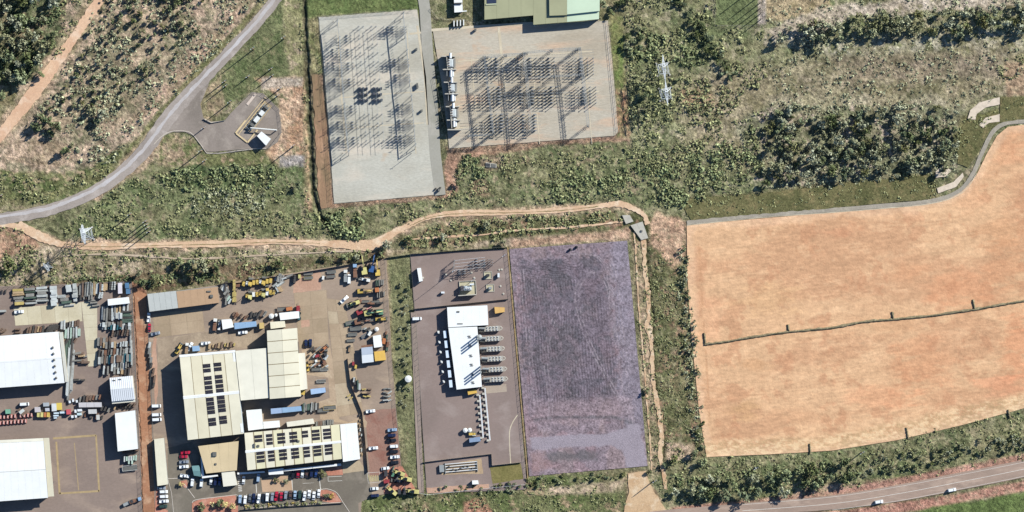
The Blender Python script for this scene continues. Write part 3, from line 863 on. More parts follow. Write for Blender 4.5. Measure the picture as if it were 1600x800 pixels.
sheet("gravel_patch", [(458, 428), (500, 422), (502, 452), (458, 458)], 0.065, m_pink, .8)
sheet("gravel_patch", [(470, 490), (482, 488), (484, 510), (471, 512)], 0.1, m_pink, .8)
sheet("gravel_patch", [(243, 505), (247, 610), (243, 640), (236, 560)], 0.065, m_pink, 1)
m_lotred = G("red_brown_gravel", [(170, 130, 114), (152, 120, 106), (150, 104, 90)], .05, fine=.18)
sheet("east_car_park", [(570, 642), (618, 638), (627, 738), (601, 741), (578, 745)], 0.066, m_lotred, .5)
m_cp = G("car_park_asphalt", [(134, 124, 110), (122, 112, 100), (146, 134, 120)], .05, fine=.12, bmp=.1)
sheet("car_park", [(262, 752), (262, 700), (300, 690), (330, 740), (372, 748), (560, 732), (575, 740), (582, 776), (560, 786), (562, 850), (275, 850), (250, 800), (262, 760)], 0.066, m_cp, .1)
m_tan = G("tan_paving", [(206, 172, 142), (194, 160, 130)], .08, fine=.08)
sheet("entrance_paving", [(408, 750), (430, 742), (455, 745), (457, 766), (410, 769)], 0.09, m_tan, .1)
sheet("entrance_paving", [(535, 722), (562, 720), (572, 735), (536, 740)], 0.09, SL2[1], .1)
m_bed = G("red_mulch", [(206, 142, 120), (188, 126, 104), (214, 160, 138)], .1, fine=.25)
BEDS = [[(300, 786), (310, 781), (335, 777), (368, 774), (372, 790), (372, 830), (300, 830)], [(501, 766), (510, 765), (524, 770), (534, 784), (520, 786), (500, 782)], [(508, 733), (534, 728), (536, 742), (512, 743)], [(244, 762), (250, 762), (254, 794), (262, 797), (266, 830), (240, 830)], [(282, 752), (292, 750), (295, 762), (288, 762)], [(598, 735), (628, 728), (650, 766), (600, 772)]]
for b in BEDS:
    sheet("garden_bed", b, 0.16, m_bed, .2)
m_kw = P("white_kerb", (224, 210, 196), .8, .1)
ribbon("kerb", [(300, 786), (306, 781), (335, 777), (370, 773)], .8, 0.2, m_kw, 0)
ribbon("kerb", [(501, 765), (512, 764), (526, 770), (536, 785), (546, 800)], .8, 0.2, m_kw, 0)
ribbon("kerb", [(380, 795), (440, 790), (532, 785)], .8, 0.2, m_kw, 0, smooth=False)
ribbon("kerb", [(288, 756), (304, 778)], .8, 0.18, m_kw, 0, smooth=False)
ribbon("kerb", [(262, 748), (281, 747)], .8, 0.18, m_kw, 0, smooth=False)
ribbon("kerb", [(262, 748), (268, 770), (272, 810)], .6, 0.18, m_kw, 0, smooth=False)
# parking bay lines, zebra and hatched area
ml = MB()
for i in range(19):
    x_, y_ = 371.5 + i * 7.25, 786 - i * .58
    ml.prism([W(x_, y_), W(x_ + .35, y_), W(x_ + .1 - .6, y_ - 13), W(x_ - .25 - .6, y_ - 13)], .06, .085)
o = ob("bay_markings", ml, m_line)
o['kind'] = 'structure'
for i in range(9):
    ribbon("zebra_stripe", [(370.5 + i * .28, 744 + i * 2.9), (376 + i * .28, 743.6 + i * 2.9)], 1.2, 0.082, m_line, 0, smooth=False, depth=.02)
ribbon("arrow_marking", [(473, 755.3), (491, 754.3)], .9, 0.082, m_line, 0, smooth=False, widths=[.5, 1.4, .3, .5, 1.4, .2], depth=.02)
for p in ([(512.5, 745), (534, 744)], [(512.5, 745), (512.8, 752)], [(512.8, 752), (534.5, 751)], [(400, 755), (401, 770)], [(456, 748), (457, 766)], [(499, 747), (501, 766)]):
    ribbon("road_marking", p, .5 if p[0][0] > 510 else 1.0, 0.083 if p[0][1] != 752 else .086, m_line, 0, smooth=False, depth=.02)
m_yel = P("hatch_paint", (206, 196, 128), .8, .1)
for i in range(7):
    ribbon("hatch_marking", [(575 + i * 2.9, 742 + (i % 2) * .2), (578 + i * 2.2, 752)], .7, 0.083, m_yel, 0, smooth=False, depth=.02)
ribbon("road_marking", [(573.5, 739), (593, 737.5), (594, 753), (575.5, 755), (573.5, 739)], .5, 0.088, m_line, 0, smooth=False, depth=.02)

# power station lot
m_pl = G("lot_asphalt", [(156, 136, 128), (144, 126, 118), (166, 148, 140)], .03, stretch=(.7, 1, 1), fine=.1, bmp=.12)
sheet("power_yard", [(641, 397), (792, 389), (822, 745), (822, 765), (667, 771)], 0.05, m_pl, .2)
m_pl2 = G("lot_asphalt_light", [(172, 152, 140), (158, 140, 128)], .05, fine=.12)
ribbon("service_lane", [(646, 488), (658, 770)], 9, 0.062, m_pl2, .3, smooth=False)
ribbon("yard_path", [(809, 648), (800, 662), (796, 680), (798, 726)], 1.4, 0.075, m_conc, .1)
sheet("concrete_apron", [(757, 601), (791, 600), (792, 612), (760, 615)], 0.08, G("pale_slab", [(186, 168, 150), (176, 156, 140)], .1, fine=.08), .1)
sheet("dry_grass_plot", [(765, 730), (813, 723), (818, 748), (770, 756)], 0.075, G("dry_grass", [(140, 128, 82), (118, 112, 66)], .1, fine=.4), .5)
sheet("gravel_patch", [(666, 762), (764, 756), (764, 764), (668, 771)], 0.075, m_pink, .6)
sheet("gravel_patch", [(692, 727), (752, 716), (755, 740), (690, 742)], 0.077, G("tan_gravel", [(196, 170, 138), (180, 152, 122)], .1, fine=.2), .5)


# ------------------------------------------------------------------ buildings
WHITE = P("white_roof", (250, 248, 244), .45, .06, scale=.15)
CREAM = P("cream_roof", (238, 228, 202), .5, .09, scale=.12)
CREAM2 = P("pale_cream_roof", (242, 234, 214), .5, .08, scale=.12)
TAN = P("tan_roof", (222, 198, 158), .5, .1, scale=.12)
GREYR = P("grey_roof", (196, 196, 190), .5, .06)
BROWNR = P("brown_roof", (192, 156, 122), .6, .08)
GREEN = P("olive_green_roof", (170, 168, 132), .55, .09, scale=.12)
MINT = P("pale_mint_roof", (208, 224, 194), .55, .07, scale=.12)
WALL = P("cream_wall", (206, 196, 176), .8, .08)
WALLG = P("grey_wall", (150, 150, 146), .8, .1)
SEAM = P("roof_gutter", (150, 132, 100), .7, .1)
STEEL = P("galvanised_steel", (176, 178, 176), .5, .15, metal=.3)
STEELD = P("weathered_steel", (120, 118, 112), .6, .2, metal=.2)
STEELL = P("bright_steel", (232, 234, 236), .6, .1)
DARK = P("dark_grey_metal", (62, 62, 66), .6, .2)
BLACK = P("black_rubber", (34, 33, 33), .85, .2)
GLASS = P("tinted_glass", (30, 36, 44), .12, .1, spec=.6)
SOLAR = P("solar_cell", (52, 46, 52), .3, .15, spec=.5)
FRAMEW = P("white_paint", (238, 236, 230), .5, .06)
YELLOW = P("yellow_paint", (214, 180, 92), .5, .25, own=.25)
PYEL = P("pale_yellow_paint", (216, 204, 132), .5, .2, own=.2)
ORANGE = P("orange_paint", (196, 122, 76), .5, .15)
RED = P("red_paint", (160, 62, 66), .45, .15)
BLUE = P("blue_paint", (58, 96, 150), .5, .15)
LBLUE = P("light_blue_paint", (150, 180, 210), .5, .1)
GREENP = P("green_paint", (96, 140, 112), .5, .15)
TEAL = P("teal_paint", (60, 110, 118), .5, .15)
RUST = P("rusty_steel", (138, 98, 76), .8, .3)
WOOD = P("weathered_timber", (170, 140, 108), .9, .3)
CONC = P("precast_concrete", (196, 188, 174), .9, .15)
CERAM = P("porcelain_brown", (110, 86, 76), .4, .15)
CERAG = P("porcelain_grey", (150, 152, 156), .4, .15)


def lerp3(a, b, t):
    return tuple(a[i] + (b[i] - a[i]) * t for i in range(len(a)))


class Bld:
    """a building on a quad of roof corners (px: TL, TR, BR, BL seen from above)"""

    def __init__(s, name, label, quad, h, rise=0.0, axis='EW', wall=WALL, cat='building', ridge=.5, group=None, slope=0.0):
        q = [W(p[0], p[1], h) for p in quad]
        s.cx, s.cy = sum(p[0] for p in q) / 4, sum(p[1] for p in q) / 4
        s.q = [(p[0] - s.cx, p[1] - s.cy) for p in q]
        s.h, s.rise, s.axis, s.ridge, s.slope = h, rise, axis, ridge, slope
        s.root = thing(name, label, cat, s.cx, s.cy, group=group)
        m = MB()
        TL, TR, BR, BL = [lerp3(p, (0, 0), .012) for p in s.q]
        if rise:
            if axis == 'EW':
                pts = [TL, TR, lerp3(TR, BR, ridge), BR, BL, lerp3(TL, BL, ridge)]
                zs = [h, h, h + rise, h, h, h + rise]
                m.prism(pts, 0, zs) if False else None
                a, b, c, d, e, f = [(*p, z - .08) for p, z in zip(pts, zs)]
            else:
                pts = [TR, BR, lerp3(BR, BL, ridge), BL, TL, lerp3(TR, TL, ridge)]
                zs = [h, h, h + rise, h, h, h + rise]
                a, b, c, d, e, f = [(*p, z - .08) for p, z in zip(pts, zs)]
            base = [(p[0], p[1], 0) for p in pts]
            m.add([a, b, c, d, e, f] + base, [(0, 5, 2, 1)[::-1] if False else (0, 1, 2, 5)[::-1], (5, 2, 3, 4)[::-1],
                                             (0, 1, 7, 6), (1, 2, 8, 7), (2, 3, 9, 8), (3, 4, 10, 9), (4, 5, 11, 10), (5, 0, 6, 11)])
        else:
            m.prism([TL, TR, BR, BL], 0, [h - .08, h - .08, h - .08 - slope, h - .08 - slope])
        ob("wall", m, wall, s.root)

    def R(s, u, v, dz=0.0):
        TL, TR, BR, BL = s.q
        x, y = lerp3(lerp3(TL, TR, u), lerp3(BL, BR, u), v)
        t = v if s.axis == 'EW' else 1 - u
        if s.rise:
            z = s.h + s.rise * (t / s.ridge if t < s.ridge else (1 - t) / (1 - s.ridge))
        else:
            z = s.h - s.slope * v
        return (x, y, z + dz)

    def slab(s, name, u0, u1, v0, v1, z, mat, thick=.08, parent=None):
        m = MB()
        top = [s.R(u0, v0, z + thick), s.R(u1, v0, z + thick), s.R(u1, v1, z + thick), s.R(u0, v1, z + thick)]
        bot = [(a, b, c - thick) for a, b, c in top]
        m.add(top + bot, [(3, 2, 1, 0), (4, 5, 6, 7), (0, 1, 5, 4), (1, 2, 6, 5), (2, 3, 7, 6), (3, 0, 4, 7)])
        return ob(name, m, mat, parent or s.root)

    def sheets(s, n, mat, gap=.0025, seam=False):
        sides = [(0, s.ridge), (s.ridge, 1)] if s.rise else [(0, 1)]
        mats = mat if isinstance(mat, list) else [mat]
        for a, b in sides:
            if seam:
                for i in range(1, n):
                    if s.axis == 'EW':
                        s.slab('roof_gutter', i / n - .005, i / n + .005, a + .004, b - .004, .012, SEAM)
                    else:
                        s.slab('roof_gutter', 1 - b + .004, 1 - a - .004, i / n - .005, i / n + .005, .012, SEAM)
            for i in range(n):
                p, q_ = i / n + gap, (i + 1) / n - gap
                mm = mats[i % len(mats)]
                if s.axis == 'EW':
                    s.slab("roof_sheet", p, q_, a + .003, b - .003, 0, mm)
                else:
                    s.slab("roof_sheet", 1 - b + .003, 1 - a - .003, p, q_, 0, mm)
        return s

    def ridge_cap(s, mat, w=.012):
        if s.axis == 'EW':
            for a, b in ((s.ridge - w, s.ridge - .0005), (s.ridge + .0005, s.ridge + w)):
                s.slab("ridge_flashing", 0, 1, a, b, .09, mat, .05)
        else:
            for a, b in ((1 - s.ridge - w, 1 - s.ridge - .0005), (1 - s.ridge + .0005, 1 - s.ridge + w)):
                s.slab("ridge_flashing", a, b, 0, 1, .09, mat, .05)
        return s

    def solar(s, u, v, wu, wv, n=5):
        m = MB()
        for i in range(n):
            a, b = u - wu / 2 + wu * i / n, u - wu / 2 + wu * (i + .93) / n
            for c, d in ((v - wv / 2, v - wv * .03), (v + wv * .03, v + wv / 2)):
                top = [s.R(a, c, .26), s.R(b, c, .26), s.R(b, d, .26), s.R(a, d, .26)]
                bot = [(x, y, z - .05) for x, y, z in top]
                m.add(top + bot, [(3, 2, 1, 0), (4, 5, 6, 7), (0, 1, 5, 4), (1, 2, 6, 5), (2, 3, 7, 6), (3, 0, 4, 7)])
        ob("solar_row", m, SOLAR, s.root)

    def unit(s, u, v, d, mat=STEELD, name="roof_vent"):
        x, y, z = s.R(u, v)
        ob(name, MB().box((x, y, z - .2), (d[0], d[1], d[2] + .2)), mat, s.root)

    def openings(s, spec, mat=DARK):
        """spec: list of (side, t0, t1, z0, z1, name)"""
        TL, TR, BR, BL = [lerp3(p, (0, 0), .012) for p in s.q]
        sd = {'N': (TL, TR), 'E': (TR, BR), 'S': (BR, BL), 'W': (BL, TL)}
        for side, t0, t1, z0, z1, nm in spec:
            a, b = sd[side]
            p, q_ = lerp3(a, b, t0), lerp3(a, b, t1)
            d = Vector((q_[0] - p[0], q_[1] - p[1])).normalized()
            nx, ny = -d.y * .06, d.x * .06
            if (p[0] * nx + p[1] * ny) < 0:
                nx, ny = -nx, -ny
            m = MB().bar(((p[0] + nx * .5), p[1] + ny * .5, (z0 + z1) / 2), (q_[0] + nx * .5, q_[1] + ny * .5, (z0 + z1) / 2), .09, z1 - z0)
            ob(nm, m, mat, s.root)
        return s


# main workshop with solar panels
b = Bld("workshop_building", "long cream gable workshop with twin solar columns west of the depot", [(280, 554.5), (367, 547), (381, 678), (293, 688)], 9.0, .8, wall=P("blue_grey_wall", (190, 198, 204), .8, .08))
b.sheets(5, [CREAM, P("cream_roof_b", (232, 220, 190), .5, .09, scale=.12)], gap=.0055, seam=True).ridge_cap(WHITE, .018)
b.slab("ridge_flashing", 0, 1, 0.0, .028, .1, WHITE)
b.slab("parapet", .955, .995, 0.03, .98, .1, WHITE, .15)
for v in (.155, .21, .30, .355, .41, .463):
    b.solar(.47, v, .138, .044)
    b.solar(.665, v - .004, .138, .044)
for v in (.54, .59, .64, .69, .78, .83):
    b.solar(.47, v + .012, .138, .044)
    b.solar(.665, v + .002, .138, .044)
b.openings([('W', .1, .3, 0, 5, 'roller_door'), ('W', .45, .65, 0, 5, 'roller_door'), ('S', .2, .5, 0, 4.5, 'roller_door')])
b = Bld("workshop_building", "pale cream flat roofed link hall joining the solar workshop to the eastern hall", [(367.5, 548), (416.5, 543.5), (421, 622), (376, 626)], 8.6)
b.sheets(2, CREAM2)
b = Bld("workshop_building", "tall cream eastern hall with crosswise roof seams", [(416.8, 516), (463.5, 512), (470, 620), (421.5, 624)], 9.4, axis='NS', wall=WALL, rise=.5)
b.sheets(6, CREAM, gap=.0055, seam=True)
b.openings([('E', .2, .4, 0, 5, 'roller_door'), ('E', .55, .75, 0, 5, 'roller_door')])
b = Bld("lean_to_shed", "narrow cream lean-to along the east side of the eastern hall", [(464.5, 552), (476, 551), (480, 608), (469.3, 610)], 6.0)
b.sheets(1, CREAM2)
b = Bld("office_building", "cream solar workshop above the staff car park", [(381, 676.5), (531, 663), (535, 717), (386, 735)], 7.0, .6)
b.sheets(10, [CREAM, P("cream_roof_c", (234, 224, 186), .5, .09, scale=.12)], gap=.0055, seam=True).ridge_cap(WHITE, .035)
for i, (u, k) in enumerate(((.105, 2), (.20, 3), (.305, 3), (.412, 3), (.515, 2), (.61, 3), (.71, 3), (.80, 0), (.90, 0))):
    if i < 7:
        ww = .052 if i in (1, 4) else .068
        for r in range(k):
            b.solar(.055 + u * 1.18 - .03, .13 + r * .105, ww + .014, .08)
        for r in range(3):
            b.solar(.06 + u * 1.18 - .03, .58 + r * .105, ww + .014, .08)
b.unit(.10, .36, (1, 2.2, .8)); b.unit(.14, .38, (1.2, 1.2, .7)); b.unit(.56, .36, (1.2, 1, .7))
b.openings([('S', .05 + i * .09, .10 + i * .09, 1, 2.4, 'window') for i in range(10)], GLASS)
b = Bld("annex_building", "bright white annex on the east end of the solar workshop", [(531.3, 663), (557.5, 660.5), (562.5, 717.5), (536, 722)], 6.0)
b.sheets(3, WHITE, gap=.001)
b.openings([('E', .3, .5, 0, 4, 'roller_door')])
b = Bld("office_building", "tan roofed office wing south of the main workshop", [(309.5, 697), (373, 689), (370, 735), (322, 740)], 5.0, wall=WALLG)
b.sheets(4, TAN, gap=.001)
b.unit(.37, .35, (2.2, 2.4, .9), name="air_conditioner"); b.unit(.36, .7, (1, 1, .6), name="air_conditioner")
b = Bld("canopy_building", "pale cream entrance portico beside the zebra crossing", [(346, 737.5), (366.5, 736.5), (370.5, 758), (349, 760.5)], 4.4)
b.sheets(1, CREAM2)
b = Bld("awning", "narrow white awning west of the office wing carrying a grey wall", [(313.5, 714), (316, 714), (319, 744), (315, 744)], 3.2)
b.sheets(1, WHITE)
b = Bld("awning", "narrow white awning along the south side of the office wing", [(315.5, 744.2), (340, 741.5), (341, 744), (315.8, 747.5)], 3.2)
b.sheets(1, WHITE)
b = Bld("awning", "long thin white awning over the western staff parking bays", [(370.5, 738.5), (413.5, 736), (414, 738.5), (371, 741.5)], 3.2)
b.sheets(1, WHITE)
b = Bld("awning", "wide white canopy at the middle of the solar workshop front", [(419, 734), (443, 731.5), (443, 740.5), (420, 742)], 3.4)
b.sheets(1, WHITE)
b = Bld("awning", "long thin white awning over the eastern staff parking bays", [(443.3, 733.5), (533, 724), (533.5, 727.5), (443.5, 736.5)], 3.2)
b.sheets(2, WHITE)
b = Bld("shade_sail", "teal shade canopy over the parking bay west of the office", [(299.5, 728), (311.5, 727), (314.5, 745), (303, 743)], 3.0, .5, wall=TEAL)
b.sheets(1, P("teal_shade_cloth", (112, 150, 150), .8, .08))
b = Bld("shed", "white block shed north of the solar workshop", [(384.5, 641), (408.5, 639), (411.5, 670), (388, 673)], 4.5)
b.sheets(1, WHITE)
b = Bld("shed", "low white shed joined east of the white block shed", [(411, 659), (436.5, 657), (437.5, 667.5), (411.8, 670)], 3.8)
b.sheets(1, WHITE)
b = Bld("shed", "long low white shed behind the solar workshop beside the blue trailer", [(447.5, 659.5), (489, 654), (491.5, 662), (449, 667)], 3.8)
b.sheets(3, CREAM2, gap=.001)
b = Bld("carport", "long narrow cream carport beside the red soil strip", [(240.8, 686), (256, 684), (262.5, 757), (246, 759.5)], 3.6, wall=WALLG)
b.sheets(6, CREAM, gap=.0008)
b = Bld("shed", "long shed with grey and brown roof along the depot's northern fence", [(230, 459.5), (340, 447), (343, 473), (233.5, 487)], 4.6, wall=WALLG)
for i in range(5):
    b.slab("roof_sheet", i / 5 * .41 + .001, (i + 1) / 5 * .41 - .001, 0, 1, 0, GREYR)
for i in range(6):
    b.slab("roof_sheet", .412 + i * .098 + .0005, .412 + (i + 1) * .098 - .0005, 0.04, 1, -.01, BROWNR)
b.unit(.9, .55, (1.6, 1.6, .9)); b.unit(.87, .25, (2.2, .7, .6))
b.openings([('S', .04 + i * .16, .14 + i * .16, 0, 3.6, 'roller_door') for i in range(6)])
# depot small buildings
b = Bld("shed", "white walled site shed with oil stained roof in the depot's north-west yard", [(346, 499.5), (361.5, 498.5), (365.5, 511), (348, 515)], 3.0)
b.sheets(1, WHITE)
b = Bld("trailer_unit", "long pale blue container trailer beside the white site shed", [(366, 504.5), (400, 502), (401, 510), (366.5, 514.5)], 3.2, wall=LBLUE)
b.sheets(4, LBLUE, gap=.001)
b = Bld("container", "long white container with red end north of the eastern hall", [(436, 489), (467, 486), (468, 497), (438, 500.5)], 3.0)
b.sheets(4, WHITE, gap=.001)
b = Bld("container", "cream container close against the north wall of the eastern hall", [(422, 503), (445, 501.5), (446, 511), (423, 514)], 2.8)
b.sheets(3, CREAM, gap=.001)
b = Bld("container", "small ochre container between the blue trailer and the cream container", [(405, 504.5), (411.5, 504), (412.5, 513), (405.5, 514)], 2.8, wall=YELLOW)
b.sheets(1, P("ochre_roof", (214, 182, 116), .6, .1))
b = Bld("container", "light blue and silver container next to the depot's inner fence", [(564.5, 543.5), (582, 541.5), (584, 565.5), (566, 567.5)], 3.6, wall=LBLUE)
b.slab("roof_sheet", 0, 1, 0, .48, 0, P("silver_blue_roof", (186, 194, 206), .5, .05))
b.slab("roof_sheet", 0, 1, .485, 1, .01, P("near_white_roof", (226, 228, 230), .5, .05))
b.slab("roof_sheet", 0, 1, -.14, -.01, -.5, RUST)
b = Bld("container", "white square cabin beside the yellow container in the east yard", [(582.5, 525), (595, 523), (597.5, 541.5), (584.5, 543.5)], 3.0)
b.sheets(1, WHITE)
b = Bld("container", "amber yellow container in the depot's east yard", [(584.5, 549.5), (601, 547.5), (603, 562.5), (586, 564.5)], 3.0, wall=YELLOW)
b.sheets(3, P("amber_roof", (232, 186, 92), .5, .08), gap=.001)
b = Bld("container", "sky blue container east of the eastern hall", [(485, 608), (508, 605.5), (509, 613), (486, 616.5)], 2.9, wall=BLUE)
b.sheets(4, P("sky_blue_roof", (172, 196, 226), .5, .06), gap=.001)
b = Bld("container_trailer", "long pale blue two-part container trailer north of the solar workshop", [(423, 638.5), (470.5, 634.5), (471.5, 642), (423.5, 647)], 3.4, wall=BLUE)
b.slab("roof_sheet", 0, .36, 0, 1, 0, P("blue_white_roof", (164, 184, 214), .5, .06)); b.slab("roof_sheet", .37, 1, 0, 1, 0, LBLUE)
b = Bld("container", "small light blue container beside the white ute at the main workshop", [(300, 541), (311, 540), (312, 548), (301, 549)], 2.6, wall=LBLUE)
b.sheets(1, LBLUE)

# west yard buildings
b = Bld("warehouse_building", "large white warehouse with row of roof vents in the west yard", [(-60, 529), (91.5, 518), (101, 598.5), (-60, 610.5)], 8.0, .9)
b.sheets(14, WHITE, gap=.0003).ridge_cap(WHITE, .02)
for v in (.34, .46, .58, .70, .82, .93):
    x, y, z = b.R(.925, v - .04)
    m = MB().cyl((x, y, z - .2), (x, y, z + .8), .5, 8)
    m.cyl((x, y, z + .8), (x, y, z + 1.1), .75, 8, .3)
    ob("roof_vent", m, STEELD, b.root)
b.openings([('S', .5 + i * .12, .58 + i * .12, 0, 5, 'roller_door') for i in range(4)])
b = Bld("awning", "narrow pale lean-to down the east side of the white warehouse", [(92.3, 519), (97.5, 518.5), (106, 597), (102, 597.5)], 5.0)
b.sheets(2, P("light_grey_roof", (206, 204, 196), .6, .06), gap=.001)
b = Bld("warehouse_building", "white warehouse at the south-west corner with cream verge", [(-60, 695), (68, 689), (75, 778), (-60, 788)], 8.0, .5)
b.sheets(12, WHITE, gap=.0003)
for a_, c_ in ((0, .02),):
    b.slab("roof_verge", 0, 1, -.05, 0, -.1, CREAM2)
b.slab("roof_verge", 1.002, 1.07, -.05, .98, -.8, P("verge_cream", (222, 212, 186), .6, .05))
b.openings([('N', .3 + i * .15, .4 + i * .15, 0, 5, 'roller_door') for i in range(4)])
b = Bld("arched_shed", "white ribbed shelter with rounded roof in the west yard", [(171, 590.5), (207, 587), (211, 624), (174.5, 627.5)], 5.5, 1.3)
b.sheets(12, P("white_shed_roof", (246, 247, 250), .5, .03), gap=.008)
b.slab("roof_verge", .0, 1, 1.005, 1.1, -.8, CREAM2)
b.unit(.2, .12, (1.5, .5, .5)); b.unit(.45, .1, (1.5, .5, .5))
b = Bld("shed", "bright white rectangular shed against the red soil strip", [(179.5, 645.5), (211, 641), (215.5, 701.5), (184, 705.5)], 6.2, wall=WALLG)
b.sheets(5, WHITE, gap=.0003)
b.openings([('W', .2, .4, 0, 4, 'roller_door'), ('W', .55, .75, 0, 4, 'roller_door')])
b = Bld("shed", "long narrow white shed at the north-east of the west yard", [(168, 467.5), (201, 464), (202.5, 474), (169, 477.5)], 3.6)
b.sheets(4, WHITE, gap=.001)

# power station
b = Bld("power_hall", "white power station engine hall", [(700.5, 512), (745.8, 510), (753, 604.5), (713.5, 609)], 5.0)
b.sheets(6, WHITE, gap=.0004)
for v in (.15, .3, .46, .61, .77, .9):
    for du in (0, .05):
        b.unit(.70 - v * .04 + du * .3, v + du * .5, (1.5, .35, .5))
b.openings([('S', .2, .5, 0, 4, 'roller_door')])
phall = b
b = Bld("control_building", "white power station control block with wider roof", [(698.5, 480), (761.5, 477), (763, 508), (700.3, 511.6)], 5.0)
b.sheets(5, WHITE, gap=.0004)
b.unit(.27, .25, (1.5, .8, .4)); b.unit(.3, .85, (3, .5, .3))
for i in range(6):
    y0 = 517 + i * 15.4
    x0 = 692.5 + i * 1.75
    b = Bld("intake_unit", f"white topped intake unit on the west side of the power hall, {ORD[i]} from north",
            [(x0, y0), (x0 + 5, y0 - .4), (x0 + 6, y0 + 11), (x0 + 1.2, y0 + 11.4)], 3.6, wall=P("blue_grey_panel", (120, 150, 190), .6, .1), cat="intake", group="intake units along the power hall")
    b.sheets(1, P("intake_roof", (220, 232, 246), .5, .04))
    m = MB().box((0, 0, 0), (1.2, 1.5, 1.5)).cyl((0, 0, 1.5), (0, 0, 1.9), .5, 8)
    x, y = W(685 + i * 1.7, y0 + 2)
    t = ob("cooling_fan_box", m, FRAMEW, loc=(x, y, 0))
    tag(t, f"small white box west of the power hall, {ORD[i]} from north", "vent box", "small boxes west of the power hall")

# switchyard control building with green roof
b = Bld("control_building", "olive green roofed depot building at the top edge", [(756.5, -45), (936.5, -45), (936.5, 30), (757.5, 30)], 5.2, wall=P("olive_wall", (150, 146, 112), .8, .1))
bpy.data.objects.remove(b.root.children[0]) if False else None
w = [c for c in C.objects if c.parent == b.root][0]
C.objects.unlink(w)
bpy.data.objects.remove(w)
gp = [(756.5, -45), (936.5, -45), (936, 30), (912, 33), (835.5, 38.5), (833.2, 24), (757.5, 30.5)]


def lp(pts, b, h):
    return [(W(*p, h)[0] - b.cx, W(*p, h)[1] - b.cy) for p in pts]


ob("wall", MB().prism(lp(gp, b, 5.2), 0, 5.1), P("olive_wall", (150, 146, 112)), b.root)
for i, (xa, xb) in enumerate(((757, 776), (776.2, 795), (795.2, 814), (814.2, 833.2), (833.4, 852), (852.2, 871), (871.2, 885.8))):
    yb = lambda x: (30.5 - (x - 757.5) * .0858) if x <= 833.3 else 38.5 - (x - 835.5) * .0845
    ob("roof_sheet", MB().prism(lp([(xa, -45), (xb, -45), (xb, yb(xb if xb > 833.3 or xa < 833.3 else xb)), (xa, yb(xa + (.2 if xa > 833 else 0)))], b, 5.2), 5.1, 5.2), GREEN, b.root)
ob("roof_sheet", MB().prism(lp([(886, -45), (936.4, -45), (936, 29.8), (886, 34.2)], b, 5.2), 5.1, 5.2), MINT, b.root)
ob("raised_roof", MB().prism(lp([(857.5, -45), (886, -45), (886, 23.5), (858.5, 24.5)], b, 6.6), 5.15, 6.6), GREEN, b.root)
ob("raised_roof", MB().prism(lp([(886.1, -45), (937, -45), (937, 17), (886.1, 22.5)], b, 6.6), 5.15, 6.6), MINT, b.root)
ob("roof_hatch", MB().prism(lp([(760, -10), (775.5, -10), (775.5, 5), (760.5, 6)], b, 5.3), 5.15, 5.32), P("navy_opening", (40, 52, 78), .5, .1), b.root)
ob("roof_edge", MB().prism(lp([(759, 6.2), (776, 5.2), (776, 7.2), (759, 8)], b, 5.3), 5.15, 5.6), P("olive_edge", (190, 194, 160)), b.root)
b = Bld("plant_room", "small white plant building on the lawn beside the switchyard road", [(709, -12), (722, -12), (723, 18.5), (710, 19.5)], 3.2)
b.slab("roof_sheet", 0, 1, 0, .52, 0, WHITE); b.slab("roof_sheet", 0, 1.0, .62, 1, 0, WHITE); b.unit(.5, .57, (3.6, .8, .9), DARK, "roof_unit")
b.slab("awning", .3, 1.5, .94, .99, -.6, WHITE)
for i in range(4):
    x, y = W(709.5 + i * 5, 37 - i * .5)
    t = ob("wall_fin", MB().box((0, 0, 0), (.5, 3.2, 2.2)).box((0, 0, 2.2), (.62, 3.3, .1)), FRAMEW, loc=(x, y, 0))
    tag(t, f"thin white upright panel by the concrete path, {ORD[i]} from the west", "panel", "white upright panels by the path")
# compound shed
b = Bld("shed", "small white shed at the south corner of the gas compound", [(408.5, 205.5), (423, 217), (415.5, 227.5), (401.5, 212.5)], 4.6, wall=FRAMEW)
b.sheets(2, WHITE, gap=.001)
b = Bld("shed", "narrow white shed in the northern substation yard", [(651.5, 419), (657.5, 418.5), (660.5, 439), (655, 440.5)], 3.6, wall=FRAMEW)
b.sheets(2, WHITE, gap=.001)
b = Bld("shed", "small white kiosk in the southern enclosure of the power station lot", [(737.5, 751), (747, 750.5), (748, 756.5), (738, 757)], 2.6, wall=FRAMEW)
b.sheets(1, WHITE)
b = Bld("container", "amber container beside the control block of the power station", [(772.5, 479.5), (781, 479), (789, 480.5), (788.5, 488), (773, 490)][0:1] + [(788.5, 480.5), (788.5, 487.5), (773.5, 490)], 2.8, wall=YELLOW)
b.sheets(2, P("tan_yellow_roof", (228, 180, 106), .6, .1), gap=.001)
b = Bld("container", "small yellow fuel container at the south end of the power hall", [(730.5, 611), (744, 608), (745.5, 614), (731.5, 617)], 2.6, wall=YELLOW)
b.sheets(2, P("amber_roof", (232, 186, 92)), gap=.001)
b = Bld("container", "blue grey container at the south end of the cable trestle", [(733, 685), (750, 682.5), (751, 689.5), (733.5, 691.5)], 3.0, wall=P("grey_blue_wall", (110, 132, 160)))
b.sheets(3, P("grey_blue_roof", (140, 158, 184), .5, .08), gap=.001)
b = Bld("culvert", "low concrete culvert slab at the head of the erosion gully", [(972, 336), (984, 336), (990, 346), (978, 350)], .7, wall=CONC, cat="culvert")
b.sheets(1, CONC)
b = Bld("culvert", "cracked concrete culvert slab east of the sandy track end", [(985, 352), (1004, 346), (1013, 372), (1002, 375)], .6, wall=CONC, cat="culvert")
b.sheets(2, CONC, gap=.004)
b.unit(.6, .5, (1, 1, .7))
b = Bld("valve_pit", "small dark valve pit on a dirt patch south of the switchyards", [(759, 253.5), (776, 256), (776, 262), (759, 261)], .5, wall=CONC, cat="pit")
